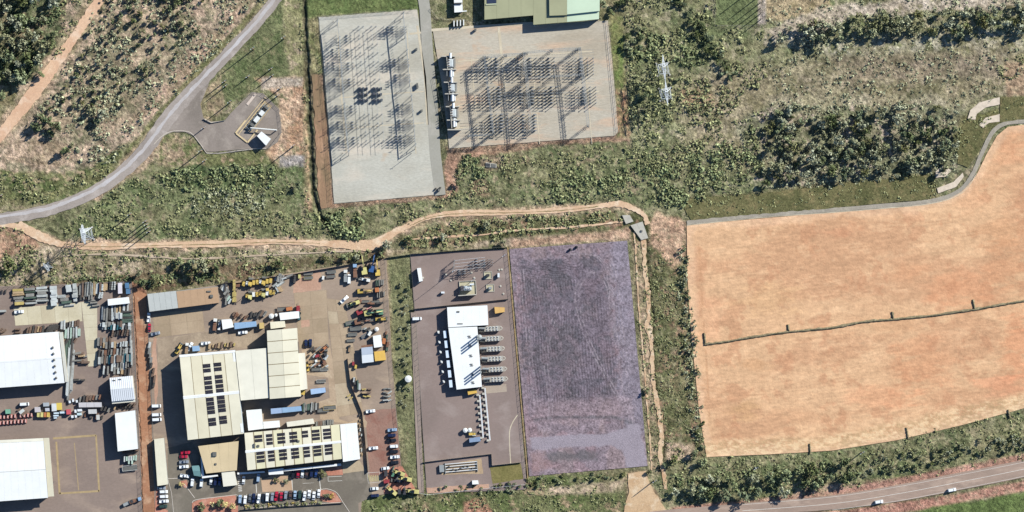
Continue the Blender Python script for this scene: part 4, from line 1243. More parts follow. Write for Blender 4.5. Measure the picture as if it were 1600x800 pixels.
b.slab("cover", .06, .4, .15, .85, .05, DARK); b.slab("cover", .5, .94, .15, .85, .05, STEELD)
for i, (x0, y0) in enumerate(((1523, 166), (1470, 270))):
    poly = [(1512, 185), (1516, 172), (1530, 160), (1562, 152), (1562, 163), (1540, 168), (1526, 178), (1524, 187)] if i == 0 else [(1462, 268), (1472, 258), (1486, 266), (1478, 276), (1462, 278)]
    t = sheet("rock_apron", poly, .25, P("pale_rock", (226, 206, 184), .9, .2), .4, kind=None)
    tag(t, ("pale curved rock apron above the earthworks bend", "pale fan of rocks beside the bend of the stone drain")[i], "rock apron")
    poly2 = [(1530, 195), (1540, 184), (1562, 178), (1562, 190), (1545, 192), (1536, 200)] if i == 0 else [(1464, 294), (1490, 284), (1504, 270), (1506, 276), (1494, 292), (1466, 302)]
    t = sheet("rock_apron", poly2, .25, P("pale_rock", (226, 206, 184)), .4, kind=None)
    tag(t, ("small pale rock strip just above the top of the stone drain", "curved pale rock strip hugging the stone drain")[i], "rock apron")


# ------------------------------------------------------------------ fences, banks
def fence(label, pts, h=1.8, step=3.0, mat=STEELD, solid=None, name="fence"):
    c = [W(*p) for p in pts]
    cx, cy = c[0]
    t = thing(name, label, "fence", cx, cy)
    posts, rail = MB(), MB()
    pan = MB()
    for i in range(len(c) - 1):
        a, b = c[i], c[i + 1]
        d = math.dist(a, b)
        k = max(1, int(d / step))
        for q_ in range(k):
            p, p2 = lerp3(a, b, q_ / k), lerp3(a, b, (q_ + 1) / k)
            posts.box((p[0] - cx, p[1] - cy, 0), (.09, .09, h))
            if solid:
                pan.bar((p[0] - cx, p[1] - cy, h / 2 + .05), (p2[0] - cx, p2[1] - cy, h / 2 + .05), .05, h - .1)
        for z in ((h - .05,) if solid else (.3, h * .4, h * .7, h - .05)):
            rail.bar((a[0] - cx, a[1] - cy, z), (b[0] - cx, b[1] - cy, z), .08 if z > h - .1 else .04)
    ob("posts", posts, mat, t)['kind'] = 'stuff'
    ob("rails", rail, mat, t)
    if solid:
        ob("infill", pan, solid, t)
    return t


M_INF = P("fence_sheeting", (150, 138, 120), .8, .2)
fence("wire fence along the western edge of the western switchyard", [(497, 26), (510, 160), (520, 319)], 2.6, 3, STEELD)
fence("wire fence along the southern edge of the western switchyard", [(521, 319), (696, 304)], 2.6)
fence("wire fence along the northern edge of the western switchyard", [(498, 26), (652, 14)], 2.6)
fence("wire fence beside the road on the west of the eastern switchyard", [(680, 120), (701, 234)], 2.4)
fence("wire fence along the southern edge of the eastern switchyard", [(701, 234), (958, 214), (968, 207)], 2.6)
fence("wire fence along the eastern edge of the eastern switchyard", [(968, 207), (951, 30)], 2.6)
fence("sheeted fence along the northern side of the northern substation yard", [(604, 402), (640, 397), (720, 390), (793, 386)], 2.0, solid=M_INF)
fence("low sheeted fence between the substation yard and the power hall", [(643, 483), (700, 477), (795, 467)], 1.8, solid=M_INF)
fence("wire fence along the western side of the power station lot", [(641, 397), (650, 500), (664, 722), (667, 772)], 2.2)
fence("wire fence between the power station lot and the empty lot", [(793, 388), (806, 520), (821, 700), (825, 746)], 2.2)
fence("sheeted fence north of the southern enclosure", [(661, 722), (700, 717), (768, 709), (769, 727), (815, 722)], 1.6, solid=P("pale_sheeting", (196, 178, 160)))
fence("long rail fence along the southern end of the power station lot", [(644, 768), (668, 773), (740, 765), (820, 757)], 1.6, mat=FRAMEW)
fence("dark sheeted fence along the northern side of the central depot", [(342, 444), (460, 428), (530, 416), (601, 402)], 2.2, solid=P("dark_sheeting", (96, 62, 48), .8, .2))
fence("wire fence down the eastern side of the central depot", [(601, 402), (609, 520), (619, 640), (628, 730)], 2.0)
fence("dark inner fence between depot driveway and red car park", [(543, 560), (548, 600), (566, 645), (570, 680), (575, 738)], 1.8, solid=P("dark_sheeting", (96, 62, 48)))
fence("wire fence between the west yard and the red soil strip", [(206, 440), (211, 560), (218, 700), (224, 830)], 2.0)
fence("wire fence between the red soil strip and the central depot", [(229, 462), (236, 600), (243, 760)], 2.0)
fence("wire fence along the northern side of the west yard", [(-10, 449), (100, 445), (206, 439)], 2.0)
fence("low black rail fence along the hedge of the staff car park", [(375, 797), (440, 792), (536, 786)], 1.2, 2.5, DARK, solid=DARK)
fence("low pale rail along the northern side of the gas compound", [(318, 186), (330, 192), (352, 188)], 1.0, mat=FRAMEW, solid=P("kerb_concrete", (206, 192, 176)))
fence("wire fence around the northern corner of the gas compound", [(368, 166), (393, 144), (411, 146), (437, 170), (441, 206), (420, 232)], 1.8, mat=P("pale_steel", (170, 160, 150)))
fence("wire fence along the southern side of the gas compound", [(420, 232), (390, 232), (335, 237)], 1.4, mat=P("pale_steel", (170, 160, 150)))
fence("wire fence around the green paddock at the top edge", [(1117, -10), (1117, 40), (1186, 40), (1197, 38), (1197, -10)], 1.6)
fence("white rail fence by the plant building south side", [(672, 14), (684, 28), (700, 31), (722, 30), (742, 36)], 1.2, mat=P("pale_steel", (170, 160, 150)))


def bank(name, label, pts, w, h, mat, cat):
    c = crom(pts, 10)
    x0, y0 = W(*c[0])
    m = MB()
    rows = []
    for i, p in enumerate(c):
        a, b = c[max(0, i - 1)], c[min(len(c) - 1, i + 1)]
        dx, dy = b[0] - a[0], b[1] - a[1]
        l = math.hypot(dx, dy) or 1
        row = []
        for k, (o_, z) in enumerate(((-1, -.05), (-.6, .55), (-.1, 1), (.4, .8), (1, -.05))):
            o2 = o_ * w / 2 * rnd.uniform(.6, 1.35)
            X, Y = W(p[0] - dy / l * o2, p[1] + dx / l * o2)
            row.append((X - x0, Y - y0, z * h * rnd.uniform(.75, 1.15)))
        rows.append(row)
    vs = [v for r in rows for v in r]
    fs = [(i * 5 + k, i * 5 + k + 1, i * 5 + k + 6, i * 5 + k + 5)[::-1] for i in range(len(rows) - 1) for k in range(4)]
    fs += [(0, 1, 2, 3, 4), tuple(len(vs) - 5 + k for k in (4, 3, 2, 1, 0))]
    m.add(vs, fs)
    o = ob(name, m, mat, loc=(x0, y0, .05))
    return tag(o, label, cat)


m_bank = G("grassed_bank", [(150, 136, 108), (122, 112, 88), (172, 156, 124)], .3, fine=.5, bmp=.8)
bank("earth_bank", "long low grey-brown bank crossing the graded orange earth", [(1101, 538), (1135, 534), (1180, 526), (1230, 519), (1300, 512), (1350, 503), (1395, 499), (1450, 494), (1520, 484), (1560, 477), (1600, 470), (1665, 458)], 4.6, 1.0, m_bank, "earth bank")
for i, p in enumerate(([(1102, 536), (1101, 528), (1100, 520)], [(1233, 519), (1231, 507)], [(1396, 499), (1394, 487)], [(1523, 483), (1520, 468)])):
    bank("bank_spur", f"short upright spur on the long earth bank, {ORD[i]} from the west", p, 3.6, 1.0, m_bank, "earth bank")
for i, p in enumerate(([(1265, 693), (1266, 709)], [(1416, 668), (1419, 686)], [(1575, 640), (1578, 653)])):
    bank("bank_spur", f"short dark spur at the southern rim of the earthworks, {ORD[i]} from the west", p, 3.4, .9, m_bank, "earth bank")
bank("bank_spur", "stub of grassy bank at the western rim of the earthworks", [(1076, 540), (1088, 540)], 3.0, .7, m_bank, "earth bank")
for i, p in enumerate(((891, 390), (901, 386))):
    x, y = W(*p)
    m = MB().cyl((0, 0, 0), (0, 0, .6), .9, 8, .7).box((0, 0, .6), (.8, 1.2, 1.0)).cyl((0, 0, 1.6), (.1, .2, 2.6), .35, 6, .1)
    tag(ob("stump", m, DARK, loc=(x, y, 0)), ("dark stump pile near the lot's north end, the more southerly", "dark stump pile near the lot's north end, closest to the edge")[i], "stump")

# ------------------------------------------------------------------ switchyard equipment


def insulator_mesh(kind):
    m, b = MB(), MB()
    if kind == 'post':
        m.box((0, 0, 0), (.26, .26, 2.4)).box((0, 0, 2.4), (.6, .4, .12))
        b.cyl((0, 0, 2.55), (0, 0, 4.6), .15, 6).cyl((0, 0, 4.6), (0, 0, 4.9), .25, 6)
    elif kind == 'breaker':
        m.box((0, 0, 0), (.65, .6, 1.3)).box((0, 0, 1.3), (.3, .3, 1.3))
        b.cyl((0, 0, 2.6), (0, 0, 4.2), .18, 6).cyl((-.9, 0, 4.4), (.9, 0, 4.4), .19, 6)
    elif kind == 'switch':
        m.box((-.9, 0, 0), (.2, .2, 2.8)).box((.9, 0, 0), (.2, .2, 2.8)).box((0, 0, 2.8), (2.2, .22, .16))
        b.cyl((-.9, 0, 3.0), (-.9, 0, 4.4), .13, 6).cyl((.9, 0, 3.0), (.9, 0, 4.4), .13, 6).bar((-1.1, 0, 4.45), (1.1, 0, 4.45), .12)
    return m, b


INS = {}
for k in ('post', 'breaker', 'switch'):
    a_, b_ = insulator_mesh(k)
    INS[k] = (a_.mesh("support", STEEL), b_.mesh("insulator", CERAG))
NAMES = {'post': ("instrument_transformer", "grey post insulator trio"), 'breaker': ("circuit_breaker", "grey circuit breaker trio"), 'switch': ("disconnector", "grey disconnector switch trio")}


def trio(px, py, kind, label, group, dy=4.2, sc=1.0, n=3):
    x, y = W(px, py)
    t = thing(NAMES[kind][0], label, "switchgear", x, y, rz=-.03, group=group, sc=sc, z=.1)
    me = []
    for i in range(n):
        o_ = (n - 1) / 2 - i
        ob("support", INS[kind][0], parent=t, loc=(o_ * -.12, o_ * dy * S / sc, 0))
        ob("insulator", INS[kind][1], parent=t, loc=(o_ * -.12, o_ * dy * S / sc, 0))
    return t


rowsW = [82, 103, 128, 170, 195, 219]
colW = [(512, 'post'), (519, 'breaker'), (526, 'post'), (534, 'switch'), (542, 'breaker'), (549, 'post')]
kindname = {'post': 'post insulator trio', 'breaker': 'circuit breaker trio', 'switch': 'disconnector trio'}
for r, ry in enumerate([60] + rowsW):
    for c_, (cx_, k) in enumerate(colW):
        if r == 0 and c_ in (0, 1, 3):
            continue
        trio(cx_ + (ry - 60) * .072 + rnd.uniform(-.4, .4), ry, k, f"grey {kindname[k]}, {ORD[c_]} column, {ORD[r]} row of the western switchyard's west bays",
             "switchgear of the western switchyard's west bays", dy=4.4)
colE = [(600, 'post'), (607, 'breaker'), (614, 'breaker'), (621, 'post'), (629, 'switch'), (635, 'post')]
for r, ry in enumerate([46, 97, 121, 167, 192, 216]):
    for c_, (cx_, k) in enumerate(colE):
        if (r in (2, 3, 4)) and c_ < 2:
            continue
        trio(cx_ + (ry - 46) * .075, ry, k, f"grey {kindname[k]}, {ORD[c_]} column, {ORD[r]} row of the western switchyard's east bays",
             "switchgear of the western switchyard's east bays", dy=4.0)
# busbars with supports
for bi, bx in enumerate((561, 568, 581, 588)):
    x0, y0 = W(bx, 40)
    x1, y1 = W(bx + 13, 232)
    t = thing("busbar", f"long thin tube busbar on stands, {ORD[bi]} from the west in the western switchyard", "busbar", x0, y0, z=.1)
    ob("tube", MB().cyl((0, 0, 4.3), (x1 - x0, y1 - y0, 4.3), .07, 5), STEEL, t)
    for i in range(14):
        if i in (8, 9):
            continue
        f = (i + .1) / 14
        ob("stand", MB().box((0, 0, 0), (.25, .25, 2.2)).cyl((0, 0, 2.2), (0, 0, 4.2), .17, 6).box((-.3, 0, 2.1), (1.3, .2, .15)), CERAG, t, loc=((x1 - x0) * f, (y1 - y0) * f, 0))
for i, (px_, py_) in enumerate(((568, 138), (568, 147), (568.5, 156), (590, 138), (590, 147), (591, 156))):
    x, y = W(px_, py_)
    t = thing("reactor", f"dark reactor coil stack, {('north', 'middle', 'south')[i % 3]} of the {('western', 'eastern')[i // 3]} three in the western switchyard", "reactor", x, y, z=.1)
    for k in range(3):
        ob("coil", MB().cyl((0, 0, 1.2), (0, 0, 2.6), .62, 10), P("coil_dark", (70, 74, 86), .6, .15), t, loc=(-2 + k * 2, 0, 0))
        ob("frame", MB().box((-.5, 0, 0), (.15, 1.2, 1.2)).box((.5, 0, 0), (.15, 1.2, 1.2)), STEEL, t, loc=(-2 + k * 2, 0, 0))


def lattice(m, a, b, w, r=.09, seg=1.3, horiz=True, w2=None, r2=None):
    """box lattice from a to b, width w (w2 at b)"""
    a, b = Vector(a), Vector(b)
    d = (b - a)
    n = max(1, int(d.length / seg))
    dn = d.normalized()
    u = Vector((0, 0, 1)) if horiz else Vector((1, 0, 0))
    t = dn.cross(u).normalized()
    u = t.cross(dn).normalized()
    w2 = w if w2 is None else w2
    r2 = r2 or r * .7
    prev = None
    for i in range(n + 1):
        f = i / n
        ww = w + (w2 - w) * f
        c = a + d * f
        cur = [c + u * (s1 * ww / 2) + t * (s2 * ww / 2) for s1, s2 in ((-1, -1), (1, -1), (1, 1), (-1, 1))]
        if prev:
            for k in range(4):
                m.bar(prev[k], cur[k], r * 1.5)
                m.bar(prev[k], cur[(k + 1) % 4], r2 * 1.4)
                if i % 2:
                    m.bar(cur[k], cur[(k + 1) % 4], r2 * 1.4)
        prev = cur


def gantry(label, pts, h, beams=None, colw=1.3, bw=1.0, r=.07, solid=False):
    c = [W(*p, h) for p in pts]
    x0, y0 = c[0]
    t = thing("gantry", label, "gantry", x0, y0, z=.1)
    for p in c:
        m = MB()
        if solid:
            for o_ in (-1.7, 1.7):
                m.cyl((o_ * .25, o_, 0), (0, 0, h + .2), .19, 6, .15)
            m.bar((-.2, -.85, h / 2), (.2, .85, h / 2), .18)
        else:
            lattice(m, (0, 0, 0), (0, 0, h), colw, r, 1.5, False, colw * .6)
        ob("column", m, STEEL, t, loc=(p[0] - x0, p[1] - y0, 0))
    for i in range(len(c) - 1):
        if beams and i not in beams:
            continue
        m = MB()
        if solid:
            m.bar((c[i][0] - x0, c[i][1] - y0, h - .2), (c[i + 1][0] - x0, c[i + 1][1] - y0, h - .2), .34, .4)
        else:
          lattice(m, (c[i][0] - x0, c[i][1] - y0, h - .5), (c[i + 1][0] - x0, c[i + 1][1] - y0, h - .5), bw, r, 1.4)
        for k in range(6):
            f = (k + .5) / 6
            q_ = lerp3((c[i][0] - x0, c[i][1] - y0), (c[i + 1][0] - x0, c[i + 1][1] - y0), f)
            m.cyl((q_[0], q_[1], h - 2.2), (q_[0], q_[1], h - 1), .14, 5)
        ob("beam", m, STEEL, t)
    return t


gantry("long lattice gantry line on the eastern side of the eastern switchyard", [(906, 75), (911, 117), (915, 156), (919, 196)], 11.5, bw=1.3, r=.075)
gantry("long lattice gantry line through the middle of the eastern switchyard", [(819, 82), (823, 122), (827, 162), (831, 204)], 11.5, bw=1.3, r=.075)
gantry("lattice gantry line beside the transformer row of the eastern switchyard", [(757, 88), (761, 128), (766, 168), (771, 208)], 9.5, bw=.8)
gantry("crosswise lattice gantry at the north of the eastern switchyard", [(761, 89), (790, 86), (815, 84)], 9.5, bw=.8)
gantry("crosswise lattice gantry linking the two tall lines at the north", [(823, 82), (862, 78), (902, 76)], 11.0, bw=1.0)
gantry("crosswise lattice gantry linking the two tall lines at the second bay", [(827, 122), (866, 119), (907, 117)], 11.0, bw=.8, beams=[0, 1])
gantry("crosswise lattice gantry near the southern edge of the eastern switchyard", [(731, 212), (768, 210)], 9.5, bw=.8)
gantry("long lattice gantry line on the western side of the western switchyard", [(527, 33), (530, 60), (532, 88), (534, 114), (536, 140), (538, 164), (540, 188), (542, 212), (545, 238)], 8.2, solid=True)
gantry("long lattice gantry line on the eastern side of the western switchyard", [(630, 22), (633, 54), (636, 80), (638, 106), (640, 130), (643, 152), (645, 176), (647, 200), (649, 228)], 8.2, solid=True)
polem = MB().cyl((0, 0, 0), (0, 0, 9.5), .16, 6, .1)
polem.bar((-.8, 0, 9.2), (.8, 0, 9.2), .15)
POLE = polem.mesh("lightning_mast", STEELD)
for side, xs, sx in (("west", 521, .07), ("east", 626, .08)):
    for i, y_ in enumerate((32, 60, 88, 114, 140, 164, 188, 212, 238)):
        x, y = W(xs + (y_ - 32) * sx, y_ + 2)
        tag(ob("mast", POLE, loc=(x, y, .1)), f"thin steel mast beside the {side}ern lattice line, {ORD[i]} from north in the western switchyard", "mast", "masts beside the lattice lines")
bays = [(98, 1.0), (143, 1.0), (186, .72)]
colX = [(738, 'post'), (747, 'switch'), (760, 'breaker'), (768, 'post'), (776, 'breaker'), (785, 'post'), (802, 'switch'), (810, 'breaker'), (818, 'post'), (828, 'breaker'),
        (838, 'post'), (847, 'switch'), (858, 'breaker'), (866, 'post'), (898, 'switch'), (908, 'breaker'), (918, 'post'), (927, 'post')]

for r, (by, frac) in enumerate(bays):
    for half in (0, 1):
        for c_, (cx_, k) in enumerate(colX):
            if r == 2 and c_ > 9:
                continue
            if c_ in (0, 1) and half == 0:
                continue
            y_ = by - 2 + half * 15
            trio(cx_ + (by - 98) * .09, y_, k, f"tall grey {kindname[k]}, {ORD[c_]} column, {ORD[r * 2 + half]} line of the eastern switchyard",
                 "switchgear of the eastern switchyard", dy=4.9, sc=1.12)
# thin busbars east
for r, by in enumerate((92, 107, 137, 152, 180, 195)):
    x0, y0 = W(742, by)
    x1, y1 = W(928 if r < 4 else 845, by - (9 if r < 4 else 5))
    t = thing("busbar", f"crosswise tube busbar over the switchgear, {ORD[r]} from north in the eastern switchyard", "busbar", x0, y0, z=.1)
    m = MB()
    for o_ in (-1.7, 0, 1.7):
        m.cyl((0, o_, 6.9), (x1 - x0, y1 - y0 + o_, 6.9), .06, 5)
    ob("tube", m, STEEL, t)
# transformers with fire walls
for i, ty in enumerate((99, 137, 177)):
    px_ = 704 + (ty - 99) * .06
    x, y = W(px_, ty)
    nm = ("northern", "middle", "southern")[i]
    t = thing("power_transformer", f"large pale grey power transformer, {nm} of three beside the switchyard road", "transformer", x, y, z=.1, group="power transformers")
    ob("tank", MB().box((0, 0, 0), (3.2, 4.6, 4.2)).box((0, 0, 4.2), (2.6, 4.0, .4), taper=.85), P("transformer_grey", (206, 210, 210), .5, .1), t)
    m = MB()
    for k in range(9):
        m.box((2.3, -2.4 + k * .6, .6), (1.1, .28, 3.2))
    ob("radiator", m, STEEL, t)
    ob("conservator", MB().cyl((0, 2.6, 6), (0, 5.6, 6), .7, 10).box((0, 3.2, 0), (.3, .3, 5.6)).box((0, 5.0, 0), (.3, .3, 5.6)), STEELL, t)
    for k in range(3):
        ob("bushing", MB().cyl((-.6, -1.4 + k * 1.4, 4.5), (-1.4, -1.4 + k * 1.5, 7.2), .3, 7, .12), CERAM, t)
    x, y = W(px_ + 1, ty + 15)
    t = thing("transformer_unit", f"pale grey cooler bank with stacked tubes just south of the {nm} transformer", "transformer", x, y, z=.1)
    ob("tank", MB().box((0, 0, 0), (2.6, 4.8, 3.4)), P("transformer_grey", (206, 210, 210)), t)
    ob("tube", MB().cyl((0, -2.4, 4.2), (0, 2.4, 4.2), .75, 10).cyl((1.2, -2.0, 3.8), (1.2, 2.0, 3.8), .4, 8), STEELL, t)
    ob("frame", MB().box((-2.3, 0, 0), (.3, 4.0, 4.4)), STEEL, t)
for i, wy in enumerate((88.5, 109, 129, 147, 167, 188, 203)):
    x, y = W(702 + (wy - 99) * .08, wy)
    h_ = 4.9
    m = MB().box((0, 0, 0), (7.5, .45, h_)).box((0, 0, h_), (7.7, .6, .15))
    tag(ob("fire_wall", m, CONC, loc=(x, y, .1)), f"tall concrete fire wall in the transformer row, {ORD[i]} from north", "wall", "fire walls between the transformers")
x, y = W(694.5, 148)
for i, (wy0, wy1) in enumerate(((89, 109), (128, 147), (167, 202))):
    xa, ya = W(699 + (wy0 - 99) * .07, wy0 + 1)
    xb, yb = W(699 + (wy1 - 99) * .07, wy1 - 1)
    t = MB().bar((0, 0, 2.7), (xb - xa, yb - ya, 2.7), .4, 5.4)
    tag(ob("fire_wall", t, CONC, loc=(xa, ya, .1)), f"long concrete wall behind the {('northern', 'middle', 'southern')[i]} transformer facing the road", "wall")
for i, (px_, py_) in enumerate(((651, 77), (652, 132), (652.5, 136), (659, 173), (686, 297), (743, 47))):
    x, y = W(px_, py_)
    t = thing("control_cabinet", "small cabinet beside " + ("the path west of the switchyard road", "the path, upper of two close together", "the path, lower of two close together", "the path near its southern end", "the south end of the switchyard road", "the olive building's path")[i], "cabinet", x, y, z=.13)
    ob("case", MB().box((0, 0, 0), (.9, 1.2, 1.9)), STEEL, t)
    ob("cap", MB().box((0, 0, 1.9), (1.1, 1.4, .12)), STEELD, t)

# ------------------------------------------------------------------ poles and lattice towers


def pole(px, py, h, label, arms=1, rz=0.6, mat=None, r=.27, group=None, name="power_pole"):
    x, y = W(px, py)
    t = thing(name, label, "pole", x, y, rz, group=group)
    ob("shaft", MB().cyl((0, 0, -.3), (0, 0, h), r * 1.35, 7, r * .8), mat or WOOD, t)
    for k in range(arms):
        z = h - .5 - k * 1.6
        m = MB().bar((-1.4, 0, z), (1.4, 0, z), .2)
        for s_ in (-1.3, 0, 1.3):
            m.cyl((s_, 0, z + .1), (s_, 0, z + .5), .14, 5)
        ob("cross_arm", m, STEELL, t)
    return t


PL = [(444.5, 60, 15, "tall pole on the lawn with a long shadow nearest the ditch", 1), (396.5, 77, 14.5, "tall pole on the lawn standing closest to the access road", 1), (424, 108, 8, "short pole in the middle of the lawn north of the gas compound", 1),
      (425.5, 119, 7.5, "short pole at the pale gravel path on the lawn", 1), (351.5, 128, 9, "pole beside the access road, upper one of a pair", 1), (353, 135, 9, "pole beside the access road, lower one of a pair", 1),
      (360, 160, 11.5, "single pole northwest of the gas compound pavement", 1), (437.5, 139, 8.5, "pole with bright top just north of the gas compound corner", 2), (434, 150, 7, "shorter pole touching the gas compound corner", 1),
      (459, 228.5, 11.5, "pole on orange soil east of the white compound shed", 1), (205, 335, 13, "pole in the green field nearest the bend road", 1), (228.5, 346, 11, "northernmost of four close poles above the sandy track", 1),
      (230.5, 351, 11, "second of four close poles above the sandy track", 1), (232.5, 356, 11, "third of four close poles above the sandy track", 1), (234.5, 362, 11, "southernmost of four close poles above the sandy track", 1),
      (315.5, 236, 13.5, "pole at the southern corner of the compound entrance", 1), (320.5, 251, 6, "short pole on the grass below the compound entrance", 1), (319, 200, 6.5, "short pole on the compound entrance kerb", 1), (388, 120, 6, "thin pole in the dark grass near the compound's north side", 1),
      (1022, 751, 9.5, "pole on the verge just east of the sandy driveway", 1), (1346, 707, 6.5, "pole in the verge between the earthworks and the hedge", 1), (2.5, 306, 7, "pole at the left edge above the bend road", 1)]
for p in PL:
    pole(*p)
for i, (px_, py_) in enumerate(((1165, -8), (1180, -1), (1186, 6), (1187, 14), (1187.5, 22), (1188, 31))):
    pole(px_, py_, 12.5 - (i == 5) * 2, f"bare dark pole on the green paddock's east rim, {ORD[i]} from north", 0, mat=STEELD, r=.22, group="poles beside the green paddock")
pole(710, 423, 18, "slim tall lattice mast in the northern substation yard", 1, mat=STEEL, r=.12, name="mast")
pole(740, 437, 9, "short mast beside the transformer bund of the substation yard", 1, mat=STEEL, r=.12, name="mast")
pole(788, 399, 10, "mast at the north-east corner of the substation yard", 1, mat=STEEL, r=.12, name="mast")
pole(768, 439, 6, "small mast near the two concrete equipment pads", 0, mat=STEEL, r=.12, name="mast")


def tower(px, py, h, label, w=7.5, arm=7.0, rz=0.0, arms=3):
    x, y = W(px, py)
    t = thing("transmission_tower", label, "tower", x, y, rz)
    m = MB()
    hb = h * .62
    lattice(m, (0, 0, 0), (0, 0, hb), w, .14, 3.0, False, 1.8, .11)
    ob("lower_body", m, STEELL, t)
    m = MB()
    lattice(m, (0, 0, hb), (0, 0, h), 1.8, .12, 1.6, False, .8, .09)
    m.bar((0, 0, h), (0, 0, h + 1.2), .12)
    ob("upper_body", m, STEELL, t)
    for k in range(arms):
        z = hb + 1 + k * (h - hb - 1.5) / max(1, arms - 1)
        for s_ in (-1, 1):
            m = MB()
            L_ = arm * (1 - .12 * abs(k - 1)) * s_
            for dx_ in (-.7, .7):
                m.bar((dx_, s_ * .7, z), (0, L_, z), .2)
                m.bar((dx_, s_ * .7, z + 1.0), (0, L_, z), .16)
            for q_ in range(5):
                f = q_ / 5
                m.bar((-.7 * (1 - f), L_ * f, z), (.7 * (1 - f - .2), L_ * (f + .2), z), .14)
            m.cyl((0, L_, z - 1.6), (0, L_, z), .16, 5)
            ob("cross_arm", m, STEELL, t)
    for s1 in (-1, 1):
        for s2 in (-1, 1):
            ob("footing", MB().box((s1 * w / 2, s2 * w / 2, -.4), (.9, .9, .8)), CONC, t)
    return t


tower(136, 366, 26, "bright lattice tower beside the sandy track at left", 7.0, 5.5, rz=.15)
tower(1036, 108, 19, "bright lattice tower in the eastern scrub, northern of two", 7.0, 7.5, rz=.1)
tower(1040, 147, 19, "bright lattice tower in the eastern scrub, southern of two", 7.0, 7.0, rz=.1)
tower(75, 417, 13, "small lattice tower on the slope above the west yard", 3.4, 3.0, rz=.7, arms=1)
tower(180, 299, 15, "lattice tower top on the lower side of the bend road", 2.2, 2.0, rz=.7, arms=1) if False else None
pole(1180, 731, 9, "white pole standing in the grass verge south of the earthworks", 1, mat=FRAMEW, r=.3)

# silo and tanks


def tank(px, py, r, h, label, mat=FRAMEW, name="tank"):
    x, y = W(px, py, h)
    t = thing(name, label, "tank", x, y)
    ob("shell", MB().cyl((0, 0, 0), (0, 0, h), r, 16), mat, t)
    ob("cover", MB().cyl((0, 0, h), (0, 0, h + .35), r * 1.02, 16, r * .25), mat, t)
    return t


tank(638, 592, 1.9, 4.2, "round white water tank on the grass strip beside the power station")
tank(588.5, 514.5, 1.2, 2.6, "round white tank by the depot's east fence")
tank(424, 494, 1.4, 3, "larger round white tank west of the red-ended container")
tank(431, 492.5, .9, 3, "smaller round white tank west of the red-ended container")
tank(727, 672.5, 1.3, 2.4, "white round tank beside the yellow skid in the power yard")
tank(734, 672, 1.2, 2.2, "white round tank paired with another in the power yard")
tank(749, 527, 1.5, 5.5, "grey round oil tank beside the power hall's east wall", STEEL)
for i, (px_, py_) in enumerate(((697, 429), (704.5, 438), (737, 426), (741, 434), (780, 421.5), (784, 421), (782, 447), (786.5, 459), (661, 434), (654, 441))):
    x, y = W(px_, py_)
    t = tag(ob("manhole_cover", MB().cyl((0, 0, 0), (0, 0, .35), .55, 10).cyl((0, 0, .35), (0, 0, .42), .6, 10, .4), CONC, loc=(x, y, .05)), f"small round concrete pit in the substation yard, {ORD[i]} counting roughly west to east", "pit", "round pits in the substation yard")

# ------------------------------------------------------------------ power station equipment
for i, (px_, py_) in enumerate(((769, 513.5), (770.5, 529), (772.5, 545), (774, 560.5), (776, 577), (777.5, 592.5))):
    x, y = W(px_, py_, 3)
    t = thing("radiator", f"horizontal fan radiator with four fan pairs beside the power hall, {ORD[i]} from north", "radiator", x, y, .05, "fan radiators east of the power hall")
    ob("frame", MB().box((0, 0, 1.4), (9.0, 2.9, 1.1)), P("radiator_grey", (176, 168, 156), .6, .15), t)
    for sx in (-4, -1.3, 1.3, 4):
        for sy in (-1.2, 1.2):
            ob("leg", MB().box((sx, sy, 0), (.2, .2, 1.4)), STEEL, t)
    for k in range(4):
        for sy in (-.7, .7):
            fn_ = ob("fan", MB().cyl((-2.7 + k * 1.8, sy, 2.5), (-2.7 + k * 1.8, sy, 2.75), .56, 10).cyl((-2.7 + k * 1.8, sy, 2.75), (-2.7 + k * 1.8, sy, 2.85), .18, 6), FRAMEW, t)
            ob("fan_hub", MB().cyl((-2.7 + k * 1.8, sy, 2.86), (-2.7 + k * 1.8, sy, 2.9), .3, 8), DARK, fn_)
    m = MB()
    for sy in (-.8, 0, .8):
        m.cyl((-4.5, sy, 1.7), (-8.2, sy, 1.5), .18, 6)
    ob("pipe", m, STEEL, t)
    ob("header", MB().cyl((4.6, -1, 2), (5.8, 0, 2), .35, 6, .2).cyl((4.6, 1, 2), (5.8, 0, 2), .35, 6, .2), CONC, t)
    x, y = W(752 + i * 1.6, py_ + 1, 3)
    t = thing("exhaust_silencer", f"steel silencer and pipe cluster between hall and radiator, {ORD[i]} from north", "silencer", x, y, rnd.uniform(-.1, .1), "silencers east of the power hall")
    ob("drum", MB().cyl((-1.6, .6, 3.4), (2.0, .6, 3.4), .7, 10), STEEL, t)
    ob("frame", MB().box((-1, -1.4, 0), (.25, .25, 3.0)).box((1.4, -1.4, 0), (.25, .25, 3)).box((0.2, -1.4, 3), (2.8, .3, .2)).box((0, 1.4, 0), (.25, .25, 2.6)), STEELD, t)
    ob("skid", MB().box((.2, -.4, 0), (2.6, 2.4, 1.5)), (WOOD, STEELD)[i % 2], t)
for k_, (px_, py_) in enumerate(((746, 529), (751, 577))):
    x, y = W(px_, py_, 4)
    t = thing("exhaust_stack", ("trio of tall exhaust stacks at the north of the power hall's east side", "trio of tall exhaust stacks at the south of the power hall's east side")[k_], "stack", x, y)
    for k in range(3):
        ob("stack", MB().cyl((k * .1, 1.6 - k * 1.6, 0), (k * .1, 1.6 - k * 1.6, 12.5), .5, 10, .45), STEEL, t)
    ob("brace", MB().box((0, 0, 9), (.3, 4.0, .2)), STEELD, t)
